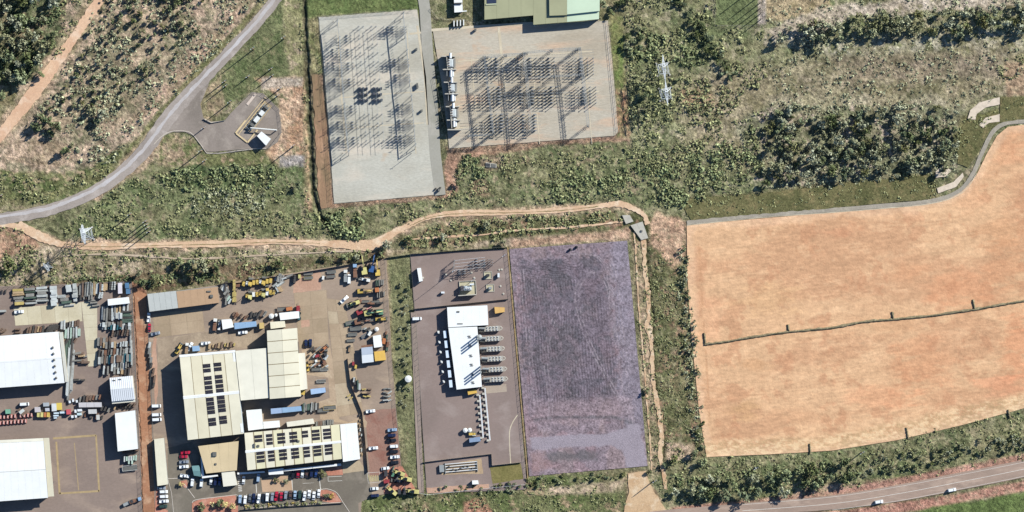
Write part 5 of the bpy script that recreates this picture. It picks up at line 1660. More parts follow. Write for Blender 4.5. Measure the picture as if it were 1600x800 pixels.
for ln, (xa, ya, xb, yb, n) in enumerate(((746.5, 617, 752, 684, 8), (754.5, 606, 762.5, 688, 10))):
    xa, ya = W(xa, ya)
    xb, yb = W(xb, yb)
    t = thing("cable_trestle", ("shorter western row of concrete plinths with cable tray in the power yard", "longer eastern row of concrete plinths with cable tray in the power yard")[ln], "cable trestle", xa, ya)
    for i in range(n):
        f = i / (n - 1)
        ob("plinth", MB().box((0, 0, 0), (1.5, 1.2, 1.3)), CONC, t, loc=((xb - xa) * f, (yb - ya) * f, 0))
    m = MB()
    for o_ in (.9, 1.3):
        m.cyl((o_, 0, .9), (xb - xa + o_, yb - ya, .9), .17, 6)
    ob("pipe", m, STEELL, t)
# skid beside container
x, y = W(738, 678)
t = thing("pump_skid", "yellow and white pump skid north of the blue grey container", "pump skid", x, y)
ob("base", MB().box((0, 0, 0), (4.5, 2.6, .4)), STEELD, t)
ob("engine", MB().box((-.8, 0, .4), (2.2, 1.4, 1.4)).box((1.2, 0, .4), (1.2, 1.2, 1.0)), YELLOW, t)
ob("pipe", MB().cyl((-2, -.9, 1), (2, -.9, 1), .25, 6), FRAMEW, t)
# northern substation yard
x, y = W(731, 450)
t = thing("power_transformer", "transformer in a square concrete bund with radiators in the substation yard", "transformer", x, y, .05)
ob("bund", MB().box((0, 3.9, 0), (9.4, .3, .7)).box((0, -3.9, 0), (9.4, .3, .7)).box((4.6, 0, 0), (.3, 7.5, .7)).box((-4.6, 0, 0), (.3, 7.5, .7)), CONC, t)
ob("floor", MB().box((0, 0, 0), (9.2, 7.6, .12)), P("pale_slab_b", (196, 186, 156), .9, .1), t)
ob("tank", MB().box((0, 0, .2), (4.4, 2.6, 3.0)).box((0, 0, 3.2), (3.8, 2.0, .3), taper=.8), P("transformer_grey", (206, 210, 210)), t)
ob("radiator", MB().box((-3.2, 0, .5), (1.6, 3.0, 2.8)), P("radiator_dark", (84, 80, 84)), t)
ob("conservator", MB().cyl((1.2, 1.9, 4), (3.6, 1.9, 4), .5, 8).box((2.4, 1.9, 0), (.3, .3, 3.6)), STEELL, t)
for k in range(3):
    ob("bushing", MB().cyl((-1 + k, -.3, 3.3), (-1 + k, -.6, 5.0), .22, 6, .1), CERAM, t)
x, y = W(730, 461)
tag(ob("wall", MB().box((0, 0, 0), (10, .5, 3.6)), CONC, loc=(x, y, 0), rz=.06), "white concrete blast wall south of the bunded transformer", "wall")
for i, (px_, py_) in enumerate(((762.5, 430), (766, 450))):
    x, y = W(px_, py_)
    t = thing("equipment_pad", ("square concrete pad with cabinet, northern of two in the substation yard", "square concrete pad with cabinet, southern of two in the substation yard")[i], "equipment pad", x, y, .05)
    ob("rim", MB().box((0, 2, 0), (4.6, .3, .45)).box((0, -2, 0), (4.6, .3, .45)).box((2.15, 0, 0), (.3, 3.6, .45)).box((-2.15, 0, 0), (.3, 3.6, .45)), CONC, t)
    ob("floor", MB().box((0, 0, 0), (4, 3.7, .12)), P("pale_slab_b", (196, 186, 156)), t)
    ob("cabinet", MB().box((0, 0, .1), (1.5, 1.2, 2.2)).box((0, 0, 2.3), (1.7, 1.4, .1)), DARK if i == 0 else STEEL, t)
for i, (px_, py_, w_, d_) in enumerate(((779, 430, 1.0, 2.2), (692, 457, 1.8, .9))):
    x, y = W(px_, py_)
    t = thing("control_cabinet", ("upright white cabinet east of the northern equipment pad", "small white cabinet alone in the middle of the substation yard")[i], "cabinet", x, y)
    ob("case", MB().box((0, 0, 0), (w_, d_, 2.0)), FRAMEW, t)
    ob("cap", MB().box((0, 0, 2.0), (w_ + .15, d_ + .15, .1)), STEELL, t)
k = 0
for cx_, cy_, kind, dy in ((745, 409, 'breaker', 4), (751, 411, 'switch', 4), (757, 410, 'breaker', 4), (765, 409, 'switch', 4), (770, 410, 'post', 4), (722, 425, 'post', 3), (726, 424, 'breaker', 3), (718, 425, 'breaker', 3), (739, 412, 'post', 4), (733, 424, 'switch', 3)):
    trio(cx_, cy_, kind, f"grey {kindname[kind]} in the northern substation yard, {ORD[k]} of ten", "switchgear of the substation yard", dy=dy, sc=.85)
    k += 1
gantry("small gantry of lattice posts in the northern substation yard", [(710, 407), (709, 417), (707, 424)], 6.5, colw=.6, bw=.5, r=.05)
for i in range(4):
    xa, ya = W(711, 407 + i * 5)
    xb, yb = W(758, 402 + i * 5)
    tag(ob("conductor", MB().cyl((0, 0, 6), (xb - xa, yb - ya, 6), .07, 5), STEELL, loc=(xa, ya, 0)), f"thin overhead conductor in the substation yard, {ORD[i]} from north", "cable")
# southern enclosure pipework
x, y = W(718, 730)
t = thing("pipe_manifold", "pipe manifold skid with valves in the southern enclosure of the power station", "pipework", x, y, .07)
m = MB()
for o_ in (-2.2, -.8, .8, 2.2):
    m.cyl((-8, o_, .9), (10, o_ + .3, .9), .22, 6)
ob("pipe", m, STEELL, t)
m = MB()
for k in range(9):
    m.box((-8 + k * 2.2, rnd.uniform(-2, 2), 0), (.7, .7, 1.7))
ob("valve", m, STEELD, t)
ob("skid_frame", MB().box((-8, 0, 0), (.3, 6, 1)).box((10, 0, 0), (.3, 6, 1)).box((-10, 0, 0), (2.6, 4, 1.6)), STEEL, t)
# gas compound
x, y = W(401, 186)
t = thing("gas_skid", "diagonal gas pipeline skid with pale bund in the gas compound", "pipework", x, y, .90)
ob("bund", MB().box((-1, 2.6, 0), (24, .4, .5)).box((-1, 4.0, 0), (24, .4, .5)).box((12.2, 3.3, 0), (.5, 1.8, .5)).box((-13.5, 0, 0), (.8, 8, .55)).box((-9, -4.2, 0), (9, .8, .55)).box((-9, 4.4, 0), (9, .8, .55)), P("sand_concrete", (226, 200, 156), .9, .1), t)
ob("floor", MB().box((1.5, 0, 0), (19, 4.6, .14)), P("sand_concrete_b", (188, 164, 128), .9, .2), t)
m = MB()
for o_ in (-1.5, 0, 1.5):
    m.cyl((-8, o_, 1.0), (10, o_, 1.0), .25, 6)
for k in range(6):
    m.cyl((-7 + k * 3, -2, 1.3), (-7 + k * 3, 2, 1.3), .2, 6)
ob("pipe", m, STEEL, t)
for k, (a_, w_) in enumerate(((4.5, 2.8), (0, 3.6), (-4, 1.6), (8.5, 1.2))):
    ob("cabin", MB().box((a_, -.3, .3), (w_, 2.4, 2.6)), FRAMEW if k < 2 else STEELD, t)
x, y = W(386, 213)
t = tag(ob("boom_pipe", MB().cyl((0, 0, 3), (14.5, -1.2, 3), .35, 6).box((0, 0, 0), (.5, .5, 3)).box((14.5, -1.2, 0), (.5, .5, 3)), FRAMEW, loc=W(392, 200) + (0,)), "raised white pipe crossing from the skid to the compound's east edge", "pipe")
x, y = W(393, 155)
t = tag(ob("inspection_plinth", MB().box((0, 0, 0), (8, 1.4, .25)).box((3, 0, .25), (.6, .6, .5)), P("pale_plinth", (220, 200, 184), .9, .1), loc=(x, y, 0.05), rz=.9), "narrow pale concrete plinth lying diagonally on the compound pavement", "plinth")

# ------------------------------------------------------------------ vehicles


def loft(st, m=None):
    """st: list of (x, half width, z low, z high)"""
    m = m or MB()
    vs = []
    for x, w_, a, b in st:
        vs += [(x, -w_, a), (x, w_, a), (x, w_ * .97, (a + b) / 2 + .1), (x, w_ * .88, b), (x, -w_ * .88, b), (x, -w_ * .97, (a + b) / 2 + .1)]
    fs = []
    for i in range(len(st) - 1):
        for k in range(6):
            fs.append((i * 6 + k, i * 6 + (k + 1) % 6, i * 6 + 6 + (k + 1) % 6, i * 6 + 6 + k))
    fs += [(5, 4, 3, 2, 1, 0), tuple(len(vs) - 6 + k for k in range(6))]
    return m.add(vs, fs)


def vehicle_meshes(kind):
    out = {}
    if kind == 'ute':
        L_, W_, c0, c1, f0, f1, zr = 5.2, .93, -.45, 1.15, -.25, .75, 1.75
        out['body'] = loft([(-2.6, .86, .45, .75), (-2.5, .93, .35, .8), (-.5, .93, .35, .8), (-.45, .93, .3, 1.0), (1.2, .92, .3, 1.0), (2.3, .88, .35, .92), (2.6, .74, .4, .75)])
        out['tray'] = MB().box((-1.55, .86, .8), (2.0, .08, .42)).box((-1.55, -.86, .8), (2.0, .08, .42)).box((-2.52, 0, .8), (.08, 1.7, .42))
    elif kind == 'suv':
        L_, W_, c0, c1, f0, f1, zr = 4.8, .95, -2.25, 1.1, -2.0, .6, 1.8
        out['body'] = loft([(-2.4, .84, .4, .95), (-2.3, .93, .3, 1.05), (1.1, .95, .3, 1.08), (2.1, .9, .35, 1.0), (2.4, .74, .4, .8)])
    elif kind == 'van':
        L_, W_, c0, c1, f0, f1, zr = 5.2, .98, -2.5, 2.0, -2.45, 1.2, 2.2
        out['body'] = loft([(-2.6, .92, .4, 1.2), (-2.5, .98, .3, 1.25), (1.9, .98, .3, 1.2), (2.6, .8, .4, .9)])
    else:
        L_, W_, c0, c1, f0, f1, zr = 4.6, .91, -1.9, 1.0, -1.15, .35, 1.45
        out['body'] = loft([(-2.3, .76, .4, .75), (-2.1, .88, .3, .9), (-1.6, .91, .28, .95), (.9, .91, .28, .95), (1.9, .86, .32, .82), (2.3, .7, .4, .65)])
    zb, wi, wr = 1.0 if kind != 'car' else .93, W_ * .88, W_ * .74
    if kind == 'van':
        zb = 1.22
    q = [(c1, -wi, zb), (c1, wi, zb), (f1, wr, zr), (f1, -wr, zr)]
    r = [(c0, wi, zb), (c0, -wi, zb), (f0, -wr, zr), (f0, wr, zr)]
    out['windscreen'] = MB().add(q + [(v[0] - .06, v[1], v[2] - .06) for v in q], [(0, 1, 2, 3), (7, 6, 5, 4), (0, 4, 5, 1), (2, 6, 7, 3)])
    out['rear_window'] = MB().add(r + [(v[0] + .06, v[1], v[2] - .06) for v in r], [(0, 1, 2, 3), (7, 6, 5, 4), (0, 4, 5, 1), (2, 6, 7, 3)])
    sw = MB()
    for s_ in (-1, 1):
        sw.add([(c0, s_ * wi, zb), (c1, s_ * wi, zb), (f1, s_ * wr, zr), (f0, s_ * wr, zr), (c0, s_ * (wi - .05), zb), (c1, s_ * (wi - .05), zb), (f1, s_ * (wr - .05), zr - .05), (f0, s_ * (wr - .05), zr - .05)], [(0, 1, 2, 3), (7, 6, 5, 4), (0, 3, 7, 4), (1, 5, 6, 2)])
    out['side_window'] = sw
    rf = MB()
    x0, x1 = f0 - .04, f1 + .04
    rf.add([(x0, -wr - .03, zr), (x1, -wr - .03, zr), (x1, wr + .03, zr), (x0, wr + .03, zr), (x0 + .1, -wr + .06, zr + .07), (x1 - .12, -wr + .06, zr + .07), (x1 - .12, wr - .06, zr + .07), (x0 + .1, wr - .06, zr + .07)],
           [(3, 2, 1, 0), (4, 5, 6, 7), (0, 1, 5, 4), (1, 2, 6, 5), (2, 3, 7, 6), (3, 0, 4, 7)])
    out['roof'] = rf
    out['wheel'] = MB().cyl((0, -.12, .33), (0, .12, .33), .33, 10)
    return out


VM = {}
for kind in ('car', 'ute', 'suv', 'van'):
    VM[kind] = {k: v.mesh(k, {'windscreen': GLASS, 'rear_window': GLASS, 'side_window': GLASS, 'wheel': BLACK}.get(k, FRAMEW)) for k, v in vehicle_meshes(kind).items()}
PAINT = {'white': P("car_white", (250, 250, 250), .3, .03, spec=.5), 'silver': P("car_silver", (176, 182, 190), .3, .05, metal=.4, spec=.5), 'grey': P("car_grey", (104, 106, 110), .3, .05, spec=.5),
         'black': P("car_black", (34, 36, 42), .25, .05, spec=.5), 'red': P("car_red", (186, 34, 62), .3, .05, spec=.5), 'blue': P("car_blue", (44, 72, 130), .3, .05, spec=.5),
         'light blue': P("car_light_blue", (164, 186, 210), .3, .05, spec=.5), 'dark blue': P("car_dark_blue", (28, 40, 76), .3, .05, spec=.5), 'dark green': P("car_dark_green", (52, 74, 66), .3, .05, spec=.5), 'brown': P("car_brown", (96, 72, 64), .3, .05, spec=.5)}
COVER = {'bed_load': P("tray_load", (120, 110, 96), .8, .3)}


def car(px, py, deg, kind, paint, label, group=None):
    x, y = W(px, py)
    nm = {'car': 'parked_car', 'ute': 'pickup_truck', 'suv': 'parked_car', 'van': 'delivery_van'}[kind]
    cat = {'car': 'car', 'ute': 'pickup truck', 'suv': 'car', 'van': 'van'}[kind]
    t = thing(nm, label, cat, x, y, math.radians(deg), group, z=.08)
    for k, me_ in VM[kind].items():
        if k == 'wheel':
            for sx in (-1.45, 1.5):
                for sy in (-.8, .8):
                    ob("wheel", me_, parent=t, loc=(sx, sy, 0))
        else:
            ob(k, me_, parent=t, own_mat=PAINT[paint] if k in ('body', 'roof', 'tray') else None)
    return t


row = [(375, 780, 'light blue', 'suv'), (383, 781, 'white', 'suv'), (390.5, 778, 'grey', 'car'), (396.7, 778, 'dark blue', 'ute'), (404.5, 779, 'white', 'ute'), (410.8, 777.5, 'black', 'car'), (417.5, 777, 'white', 'suv'), (425.5, 776.5, 'silver', 'suv'),
       (432, 775, 'red', 'ute'), (439.5, 775.5, 'red', 'car'), (446.5, 773.5, 'silver', 'suv'), (453.7, 773, 'brown', 'car'), (461, 773, 'light blue', 'car'), (468.5, 773, 'dark green', 'suv'), (476, 775, 'white', 'ute'), (483, 772, 'white', 'car'), (490.3, 774.5, 'white', 'car'), (498, 771, 'white', 'car')]
for i, (x_, y_, p_, k_) in enumerate(row):
    car(x_, y_, 84 if i % 3 else 87, k_, p_, f"{p_} {'pickup' if k_ == 'ute' else 'car'} nosed to the staff car park hedge, {ORD[i]} from the west", "cars parked along the hedge")
for i, (x_, y_, p_, k_) in enumerate(((458, 741, 'black', 'suv'), (465.8, 740, 'red', 'car'), (472.5, 739.5, 'white', 'car'), (479.3, 739.5, 'brown', 'car'), (486.8, 739, 'dark blue', 'suv'), (494, 739, 'blue', 'car'))):
    car(x_, y_, 84, k_, p_, f"{p_} car half under the long white awning, {ORD[i]} from the west", "cars under the eastern awning")
SINGLE = [(380.6, 750, 85, 'car', 'white', "white car just east of the zebra crossing"), (403.5, 746.5, 84, 'suv', 'light blue', "light blue car between the awning and the tan paving"),
          (290, 707, 2, 'ute', 'red', "dark red pickup with white tray box in the bay by the office shadow"), (287, 713.5, 2, 'car', 'red', "dark red car second in the column west of the office wing"), (287.5, 721.5, 2, 'ute', 'silver', "silver pickup in the column west of the office wing"),
          (287.5, 729, 2, 'ute', 'white', "white pickup west of the teal shade canopy"), (288.7, 743.5, -8, 'ute', 'white', "white pickup with blue bonnet below the teal shade canopy"), (300.5, 753.5, 84, 'suv', 'white', "white car parked south of the teal shade canopy"),
          (314.7, 754.5, 84, 'suv', 'white', "white car between shade canopy and office portico"), (329.8, 750.5, 84, 'car', 'white', "white car under the office awning beside two blue cars"), (336.5, 752.5, 84, 'suv', 'dark blue', "dark blue car left of the pair beside the portico"),
          (343.3, 752, 84, 'car', 'blue', "blue car right beside the portico"), (252.5, 762.5, 2, 'car', 'silver', "silver car directly south of the long cream carport"), (255.7, 768.2, 2, 'suv', 'white', "white car second below the long cream carport"),
          (256, 775.7, 2, 'suv', 'white', "white car third below the long cream carport"), (256.3, 783, 2, 'ute', 'white', "white pickup fourth below the long cream carport"), (255, 791, 4, 'suv', 'dark green', "green grey car lowest in the column under the carport"),
          (244.5, 634.3, 1, 'van', 'white', "white van alone in front of the main workshop's west wall"), (244.8, 648, 2, 'van', 'white', "white van, upper of a close pair by the workshop shadow"), (245.3, 655.5, 2, 'van', 'white', "white van, lower of a close pair by the workshop shadow"),
          (579, 642.3, 6, 'ute', 'white', "white pickup at the north gate of the red car park"), (583.5, 700, 4, 'ute', 'white', "white pickup alone at the west side of the red car park"),
          (613, 671.5, 4, 'ute', 'light blue', "light blue pickup topmost in the eastern column of the red car park"), (611.7, 680, 3, 'suv', 'dark blue', "dark blue car second in the eastern column of the red car park"), (612, 688, 3, 'ute', 'black', "black pickup third in the eastern column of the red car park"),
          (615.3, 697.3, 3, 'suv', 'white', "white car fourth in the eastern column of the red car park"), (615.3, 705.5, 3, 'suv', 'black', "black car fifth in the eastern column of the red car park"), (617, 713.8, 3, 'ute', 'white', "white pickup sixth in the eastern column of the red car park"),
          (616.3, 722.5, 5, 'suv', 'black', "black car seventh in the eastern column of the red car park"), (602, 731.8, 8, 'car', 'white', "white car just above the yellow loaders"), (585, 763.3, 2, 'car', 'white', "white car below the yellow hatched bay"),
          (585.5, 774.3, 4, 'suv', 'dark blue', "dark blue car against the south verge below the hatched bay"), (651.5, 498, 2, 'van', 'white', "white van on the western lane of the power station lot"),
          (1373, 784, 9, 'suv', 'white', "white car driving on the highway"), (1487, 765.5, 11, 'suv', 'white', "second white car on the highway further east"), (379.5, 519.3, 4, 'ute', 'white', "white pickup south of the pale blue trailer"),
          (321.5, 536.3, 2, 'ute', 'white', "white pickup north of the main workshop wall"), (297, 541.5, 60, 'ute', 'white', "white pickup with blue load at the main workshop corner"), (38.5, 631.5, 3, 'van', 'white', "white van in the equipment row south of the large warehouse"),
          (243, 521, 10, 'ute', 'silver', "silver pickup by the west edge of the depot concrete"), (232.5, 496, 88, 'ute', 'white', "white pickup at the south-west corner of the long grey shed"), (233.5, 512, 88, 'car', 'red', "dark red car below the white pickup by the long shed"),
          (30, 487, 3, 'ute', 'white', "white utility truck on the west yard concrete apron"), (478, 537, 88, 'car', 'dark blue', "dark blue car, left of a pair beside the eastern hall"), (485, 536, 88, 'car', 'dark blue', "dark blue car, right of a pair beside the eastern hall"),
          (538, 468, 42, 'ute', 'white', "white truck parked diagonally in the depot's north-east yard"), (545.5, 436, 88, 'van', 'white', "white van beside the dark machine in the depot's north-east corner")]
for s_ in SINGLE:
    car(*s_)


# yard machines
def machine_meshes():
    M = {}
    # wheel loader
    M['wheel_loader'] = [("chassis", MB().box((-1.2, 0, .8), (3.0, 1.9, 1.3), taper=.9).box((1.2, 0, .8), (1.6, 1.5, .8)), 0), ("cab", MB().box((-.1, 0, 1.9), (1.4, 1.4, 1.3), taper=.85), 2), ("boom", MB().bar((.8, -.5, 1.5), (3.2, -.5, .8), .3).bar((.8, .5, 1.5), (3.2, .5, .8), .3), 0),
                         ("bucket", MB().box((3.6, 0, .2), (1.0, 2.6, .9), taper=.7), 1)] + [("wheel", MB().cyl((sx, sy - .25, .75), (sx, sy + .25, .75), .75, 10), 3) for sx in (-1.8, 1.5) for sy in (-1.1, 1.1)]
    M['excavator'] = [("body", MB().box((-.4, 0, 1.2), (3.2, 2.5, 1.2), taper=.92), 0), ("cab", MB().box((.7, .75, 1.3), (1.5, 1.0, 1.6), taper=.9), 2), ("boom", MB().bar((1.2, -.2, 1.8), (3.6, -.2, 3.6), .45, .6).bar((3.6, -.2, 3.6), (5.8, -.2, 2.6), .4, .5), 0),
                      ("stick", MB().bar((5.8, -.2, 2.7), (6.2, -.2, .9), .35, .4), 0), ("bucket", MB().box((6.0, -.2, .1), (1.0, 1.1, .9), taper=.6), 1)] + [("track", MB().box((0, sy, 0), (4.2, .6, .95), taper=.9), 3) for sy in (-1.15, 1.15)]
    M['flatbed_truck'] = [("cab", MB().box((3.2, 0, .9), (2.0, 2.3, 1.9), taper=.9), 0), ("bed", MB().box((-1.0, 0, 1.1), (6.0, 2.4, .25)), 1), ("load", MB().box((-1.6, 0, 1.36), (3.6, 2.1, .9)).box((1, 0, 1.36), (1.2, 1.8, .5)), 4)] + \
                         [("wheel", MB().cyl((sx, sy - .2, .5), (sx, sy + .2, .5), .5, 10), 3) for sx in (-3, -1.8, 3.1) for sy in (-1, 1)]
    M['compressor'] = [("case", MB().box((0, 0, .5), (2.2, 1.3, 1.2), taper=.9), 0), ("drawbar", MB().bar((1.1, 0, .5), (2.2, 0, .4), .12), 1)] + [("wheel", MB().cyl((0, sy - .1, .33), (0, sy + .1, .33), .33, 8), 3) for sy in (-.7, .7)]
    M['roller'] = [("body", MB().box((-.8, 0, .7), (2.2, 1.6, 1.2), taper=.9), 0), ("canopy", MB().box((-.5, 0, 2.6), (1.6, 1.7, .12)).box((-1.2, .7, 1.8), (.1, .1, .8)).box((.2, -.7, 1.6), (.1, .1, 1.0)), 0), ("drum", MB().cyl((1.5, -1, .75), (1.5, 1, .75), .75, 12), 1)] + \
                  [("wheel", MB().cyl((-1.4, sy - .22, .65), (-1.4, sy + .22, .65), .65, 10), 3) for sy in (-.95, .95)]
    M['trailer'] = [("deck", MB().box((0, 0, .8), (6.5, 2.3, .2)), 1), ("rail", MB().bar((-3.2, -1.1, 1.3), (3.2, -1.1, 1.3), .1).bar((-3.2, 1.1, 1.3), (3.2, 1.1, 1.3), .1).bar((-3.2, -1.1, 1.3), (-3.2, 1.1, 1.3), .1), 0)] + \
                   [("wheel", MB().cyl((sx, sy - .15, .42), (sx, sy + .15, .42), .42, 8), 3) for sx in (-1.2, -.1) for sy in (-.95, .95)]
    M['light_tower'] = [("case", MB().box((0, 0, .4), (1.8, 1.2, 1.0)), 0), ("mast", MB().box((.6, 0, 1.4), (.14, .14, 3.2)), 1), ("lamp_head", MB().box((.6, -.5, 4.5), (.3, .5, .3)).box((.6, .5, 4.5), (.3, .5, .3)), 2)]
    return M


MM = {k: [(n, m.mesh(n, FRAMEW), mi) for n, m, mi in v] for k, v in machine_meshes().items()}
MCAT = {'wheel_loader': 'loader', 'excavator': 'excavator', 'flatbed_truck': 'truck', 'compressor': 'compressor', 'roller': 'roller', 'trailer': 'trailer', 'light_tower': 'lighting tower'}
PC = {'yellow': YELLOW, 'pale yellow': PYEL, 'orange': ORANGE, 'red': RED, 'blue': BLUE, 'white': FRAMEW, 'green': GREENP, 'grey': STEEL, 'light blue': LBLUE, 'rusty': RUST, 'black': DARK, 'teal': TEAL}


def machine(px, py, deg, kind, paint, label, sc=1.0, group=None):
    x, y = W(px, py)
    t = thing(kind, label, MCAT[kind], x, y, math.radians(deg), group, z=.08, sc=sc)
    mats = [PC[paint], STEELD, GLASS, BLACK, rnd.choice([WOOD, STEEL, RUST])]
    for n, me_, mi in MM[kind]:
        ob(n, me_, parent=t, own_mat=mats[mi])
    return t


# two rows of small yellow plant along the north fence
for r, (xa, ya, xb, yb, n) in enumerate(((381, 443.5, 423, 438.5, 9), (386, 462, 428, 457, 9))):
    for i in range(n):
        f = i / (n - 1)
        k_ = ['compressor', 'light_tower', 'roller', 'compressor'][(i + r) % 4]
        machine(xa + (xb - xa) * f, ya + (yb - ya) * f + rnd.uniform(-.8, .8), 85 + rnd.uniform(-8, 8), k_, ['pale yellow', 'yellow', 'yellow', 'white'][(i * 3 + r) % 4] if i % 4 else 'yellow',
                f"small {k_.replace('_', ' ')} in the {('upper', 'lower')[r]} plant row under the north fence, {ORD[i]} from the west", 1.25, "small plant rows along the north fence")
MACH = [(418, 451, 100, 'roller', 'yellow', "roller between the two plant rows"), (468, 432, 90, 'compressor', 'pale yellow', "pale compressor on the pink gravel", 1.1), (482, 434, 4, 'trailer', 'pale yellow', "pale yellow trailer frame on the pink gravel", .8),
        (482, 427, 4, 'trailer', 'grey', "grey trailer frame above the pale yellow one", .8), (505, 434, 80, 'compressor', 'white', "white topped compressor east of the pink gravel"), (517, 432, 5, 'trailer', 'rusty', "rusty trailer by the dark sheeted fence", .8),
        (518, 425, 5, 'trailer', 'grey', "grey low trailer against the dark sheeted fence", .8), (540, 432, 90, 'flatbed_truck', 'white', "white truck standing upright west of the blue topped truck", .9), (555, 424, 92, 'flatbed_truck', 'light blue', "light blue truck in the depot's north-east corner", 1.0),
        (569, 422, 100, 'excavator', 'pale yellow', "pale yellow excavator in the depot's north-east corner", 1.3), (571, 437, 170, 'wheel_loader', 'white', "white loader south of the pale yellow excavator", 1.0), (581, 419, 80, 'excavator', 'blue', "blue machine beside the pale yellow excavator", 1.2),
        (590, 425, 95, 'excavator', 'yellow', "yellow excavator nearest the fence corner", 1.1), (564, 455, 5, 'excavator', 'yellow', "yellow excavator beside the orange flat deck", 1.0), (579, 454, 6, 'flatbed_truck', 'orange', "orange flat deck truck in the north-east depot", 1.15),
        (554, 474, 200, 'wheel_loader', 'pale yellow', "pale loader south-east of the diagonal white truck", 1.2), (562, 472, 60, 'compressor', 'rusty', "rusty compressor beside the pale loader", 1.3),
        (563, 487, 25, 'excavator', 'red', "dark red boom machine in the middle of the east yard", 1.1), (576, 489, 10, 'excavator', 'pale yellow', "pale yellow excavator left of the green one", 1.3), (592, 488, 185, 'excavator', 'green', "green excavator by the depot's east fence", 1.2),
        (594, 498.5, 3, 'wheel_loader', 'yellow', "yellow loader below the green excavator"), (581, 499, 4, 'trailer', 'rusty', "rusty tool carrier left of the yellow loader", 1.0), (560, 503, 12, 'excavator', 'rusty', "rusty long armed machine in the east yard", 1.1),
        (549, 504, 12, 'trailer', 'green', "green trailer at the edge of the concrete driveway", 1.0), (556, 513, 3, 'trailer', 'grey', "grey rectangular trailer, uppermost of three at the driveway", 1.0), (551, 522.5, 3, 'trailer', 'grey', "grey oval trailer, middle of three at the driveway", .8),
        (548, 532, 3, 'trailer', 'black', "black trailer, lowest of three at the driveway", .7), (546, 545, 85, 'flatbed_truck', 'black', "small black truck west of the silver-blue container", .5), (571, 471, 0, 'trailer', 'rusty', "rusty frame in the round pile by the loader", .7),
        (586, 472, 8, 'trailer', 'black', "black frame east of the rusty frame", .8), (600, 533, 80, 'compressor', 'orange', "orange compressor by the white cabin", 1.5), (578, 521, 60, 'compressor', 'white', "white compressor above the white cabin", 1.3), (571, 524, 30, 'trailer', 'blue', "blue trailer north of the silver-blue container", .8),
        (552, 568, 90, 'compressor', 'red', "dark red compressor at the inner fence"), (556, 573, 80, 'compressor', 'yellow', "yellow compressor at the inner fence"),
        (505, 546, 40, 'wheel_loader', 'orange', "orange loader in the scrap area east of the eastern hall", .9), (488, 565, 10, 'flatbed_truck', 'white', "white topped truck in the scrap area", .7), (506, 566, 120, 'excavator', 'rusty', "rusty machine in the scrap area", .8),
        (481, 574, 95, 'wheel_loader', 'yellow', "yellow loader close to the lean-to", .8), (472, 598, 90, 'wheel_loader', 'yellow', "yellow loader at the south-east corner of the eastern hall", 1.1), (474, 612, 80, 'compressor', 'yellow', "yellow compressor south-east of the eastern hall", 1.6),
        (509, 552, 85, 'roller', 'black', "black roller in the scrap area", 1.0), (496, 556, 15, 'compressor', 'red', "red compressor in the scrap area", 1.2), (494, 577, 3, 'trailer', 'black', "black trailer at the bottom of the scrap area", .8), (507, 577, 3, 'trailer', 'white', "white trailer at the bottom of the scrap area", .7),
        (502, 595.5, 3, 'trailer', 'white', "white trailer above the sky blue container", .8), (515, 637, 5, 'trailer', 'yellow', "yellow rail trailer east of the long pale blue trailer", 1.1), (505, 641, 3, 'trailer', 'black', "black trailer below the drum rack", 1.0),
        (466, 482, 90, 'compressor', 'red', "red compressor beside the white container", 1.5), (467, 493, 90, 'wheel_loader', 'teal', "teal machine at the end of the white container", .9), (443, 483, 3, 'trailer', 'rusty', "rusty flat trailer north of the white container", 1.1), (452, 482.5, 10, 'compressor', 'orange', "orange compressor beside the rusty trailer", 1.6),
        (336, 508, 85, 'flatbed_truck', 'white', "white and black truck at the west end of the site shed", .9), (343, 509, 85, 'wheel_loader', 'white', "white loader beside the west end of the site shed", .9), (279, 546, 60, 'wheel_loader', 'yellow', "yellow loader at the north-west corner of the main workshop", 1.0),
        (292, 545, 85, 'flatbed_truck', 'white', "white truck north of the main workshop's west corner", .8), (301, 770, 40, 'roller', 'yellow', "yellow machine on the pavement island near the carport", 0.01),
        (624, 739, 160, 'wheel_loader', 'pale yellow', "pale yellow loader, northern of the group by the south-east verge", 1.2), (614, 741, 85, 'excavator', 'green', "dark green machine left of the northern loader", .7), (634, 748, 170, 'wheel_loader', 'pale yellow', "pale yellow loader, middle of the south-east group", 1.3),
        (622, 751, 175, 'wheel_loader', 'black', "black loader beside the middle yellow loader", 1.0), (613, 767, 140, 'wheel_loader', 'pale yellow', "pale yellow loader at the lower west of the south-east group", 1.2), (604, 752, 10, 'compressor', 'red', "pink red compressor by the garden gravel", 1.5),
        (645, 767.5, 175, 'wheel_loader', 'pale yellow', "pale yellow loader, southernmost by the power station fence", 1.3), (632, 769, 90, 'excavator', 'black', "black machine, southernmost row by the power station fence", .7), (624, 768, 90, 'compressor', 'black', "black compressor in the southernmost row", 1.4), (603, 740, 90, 'compressor', 'black', "black compressor left of the dark green machine", 1.5)]
for s_ in MACH:
    if len(s_) > 6 and s_[6] < .1:
        continue
    machine(*s_)

# ------------------------------------------------------------------ stacked stock, racks and scrap


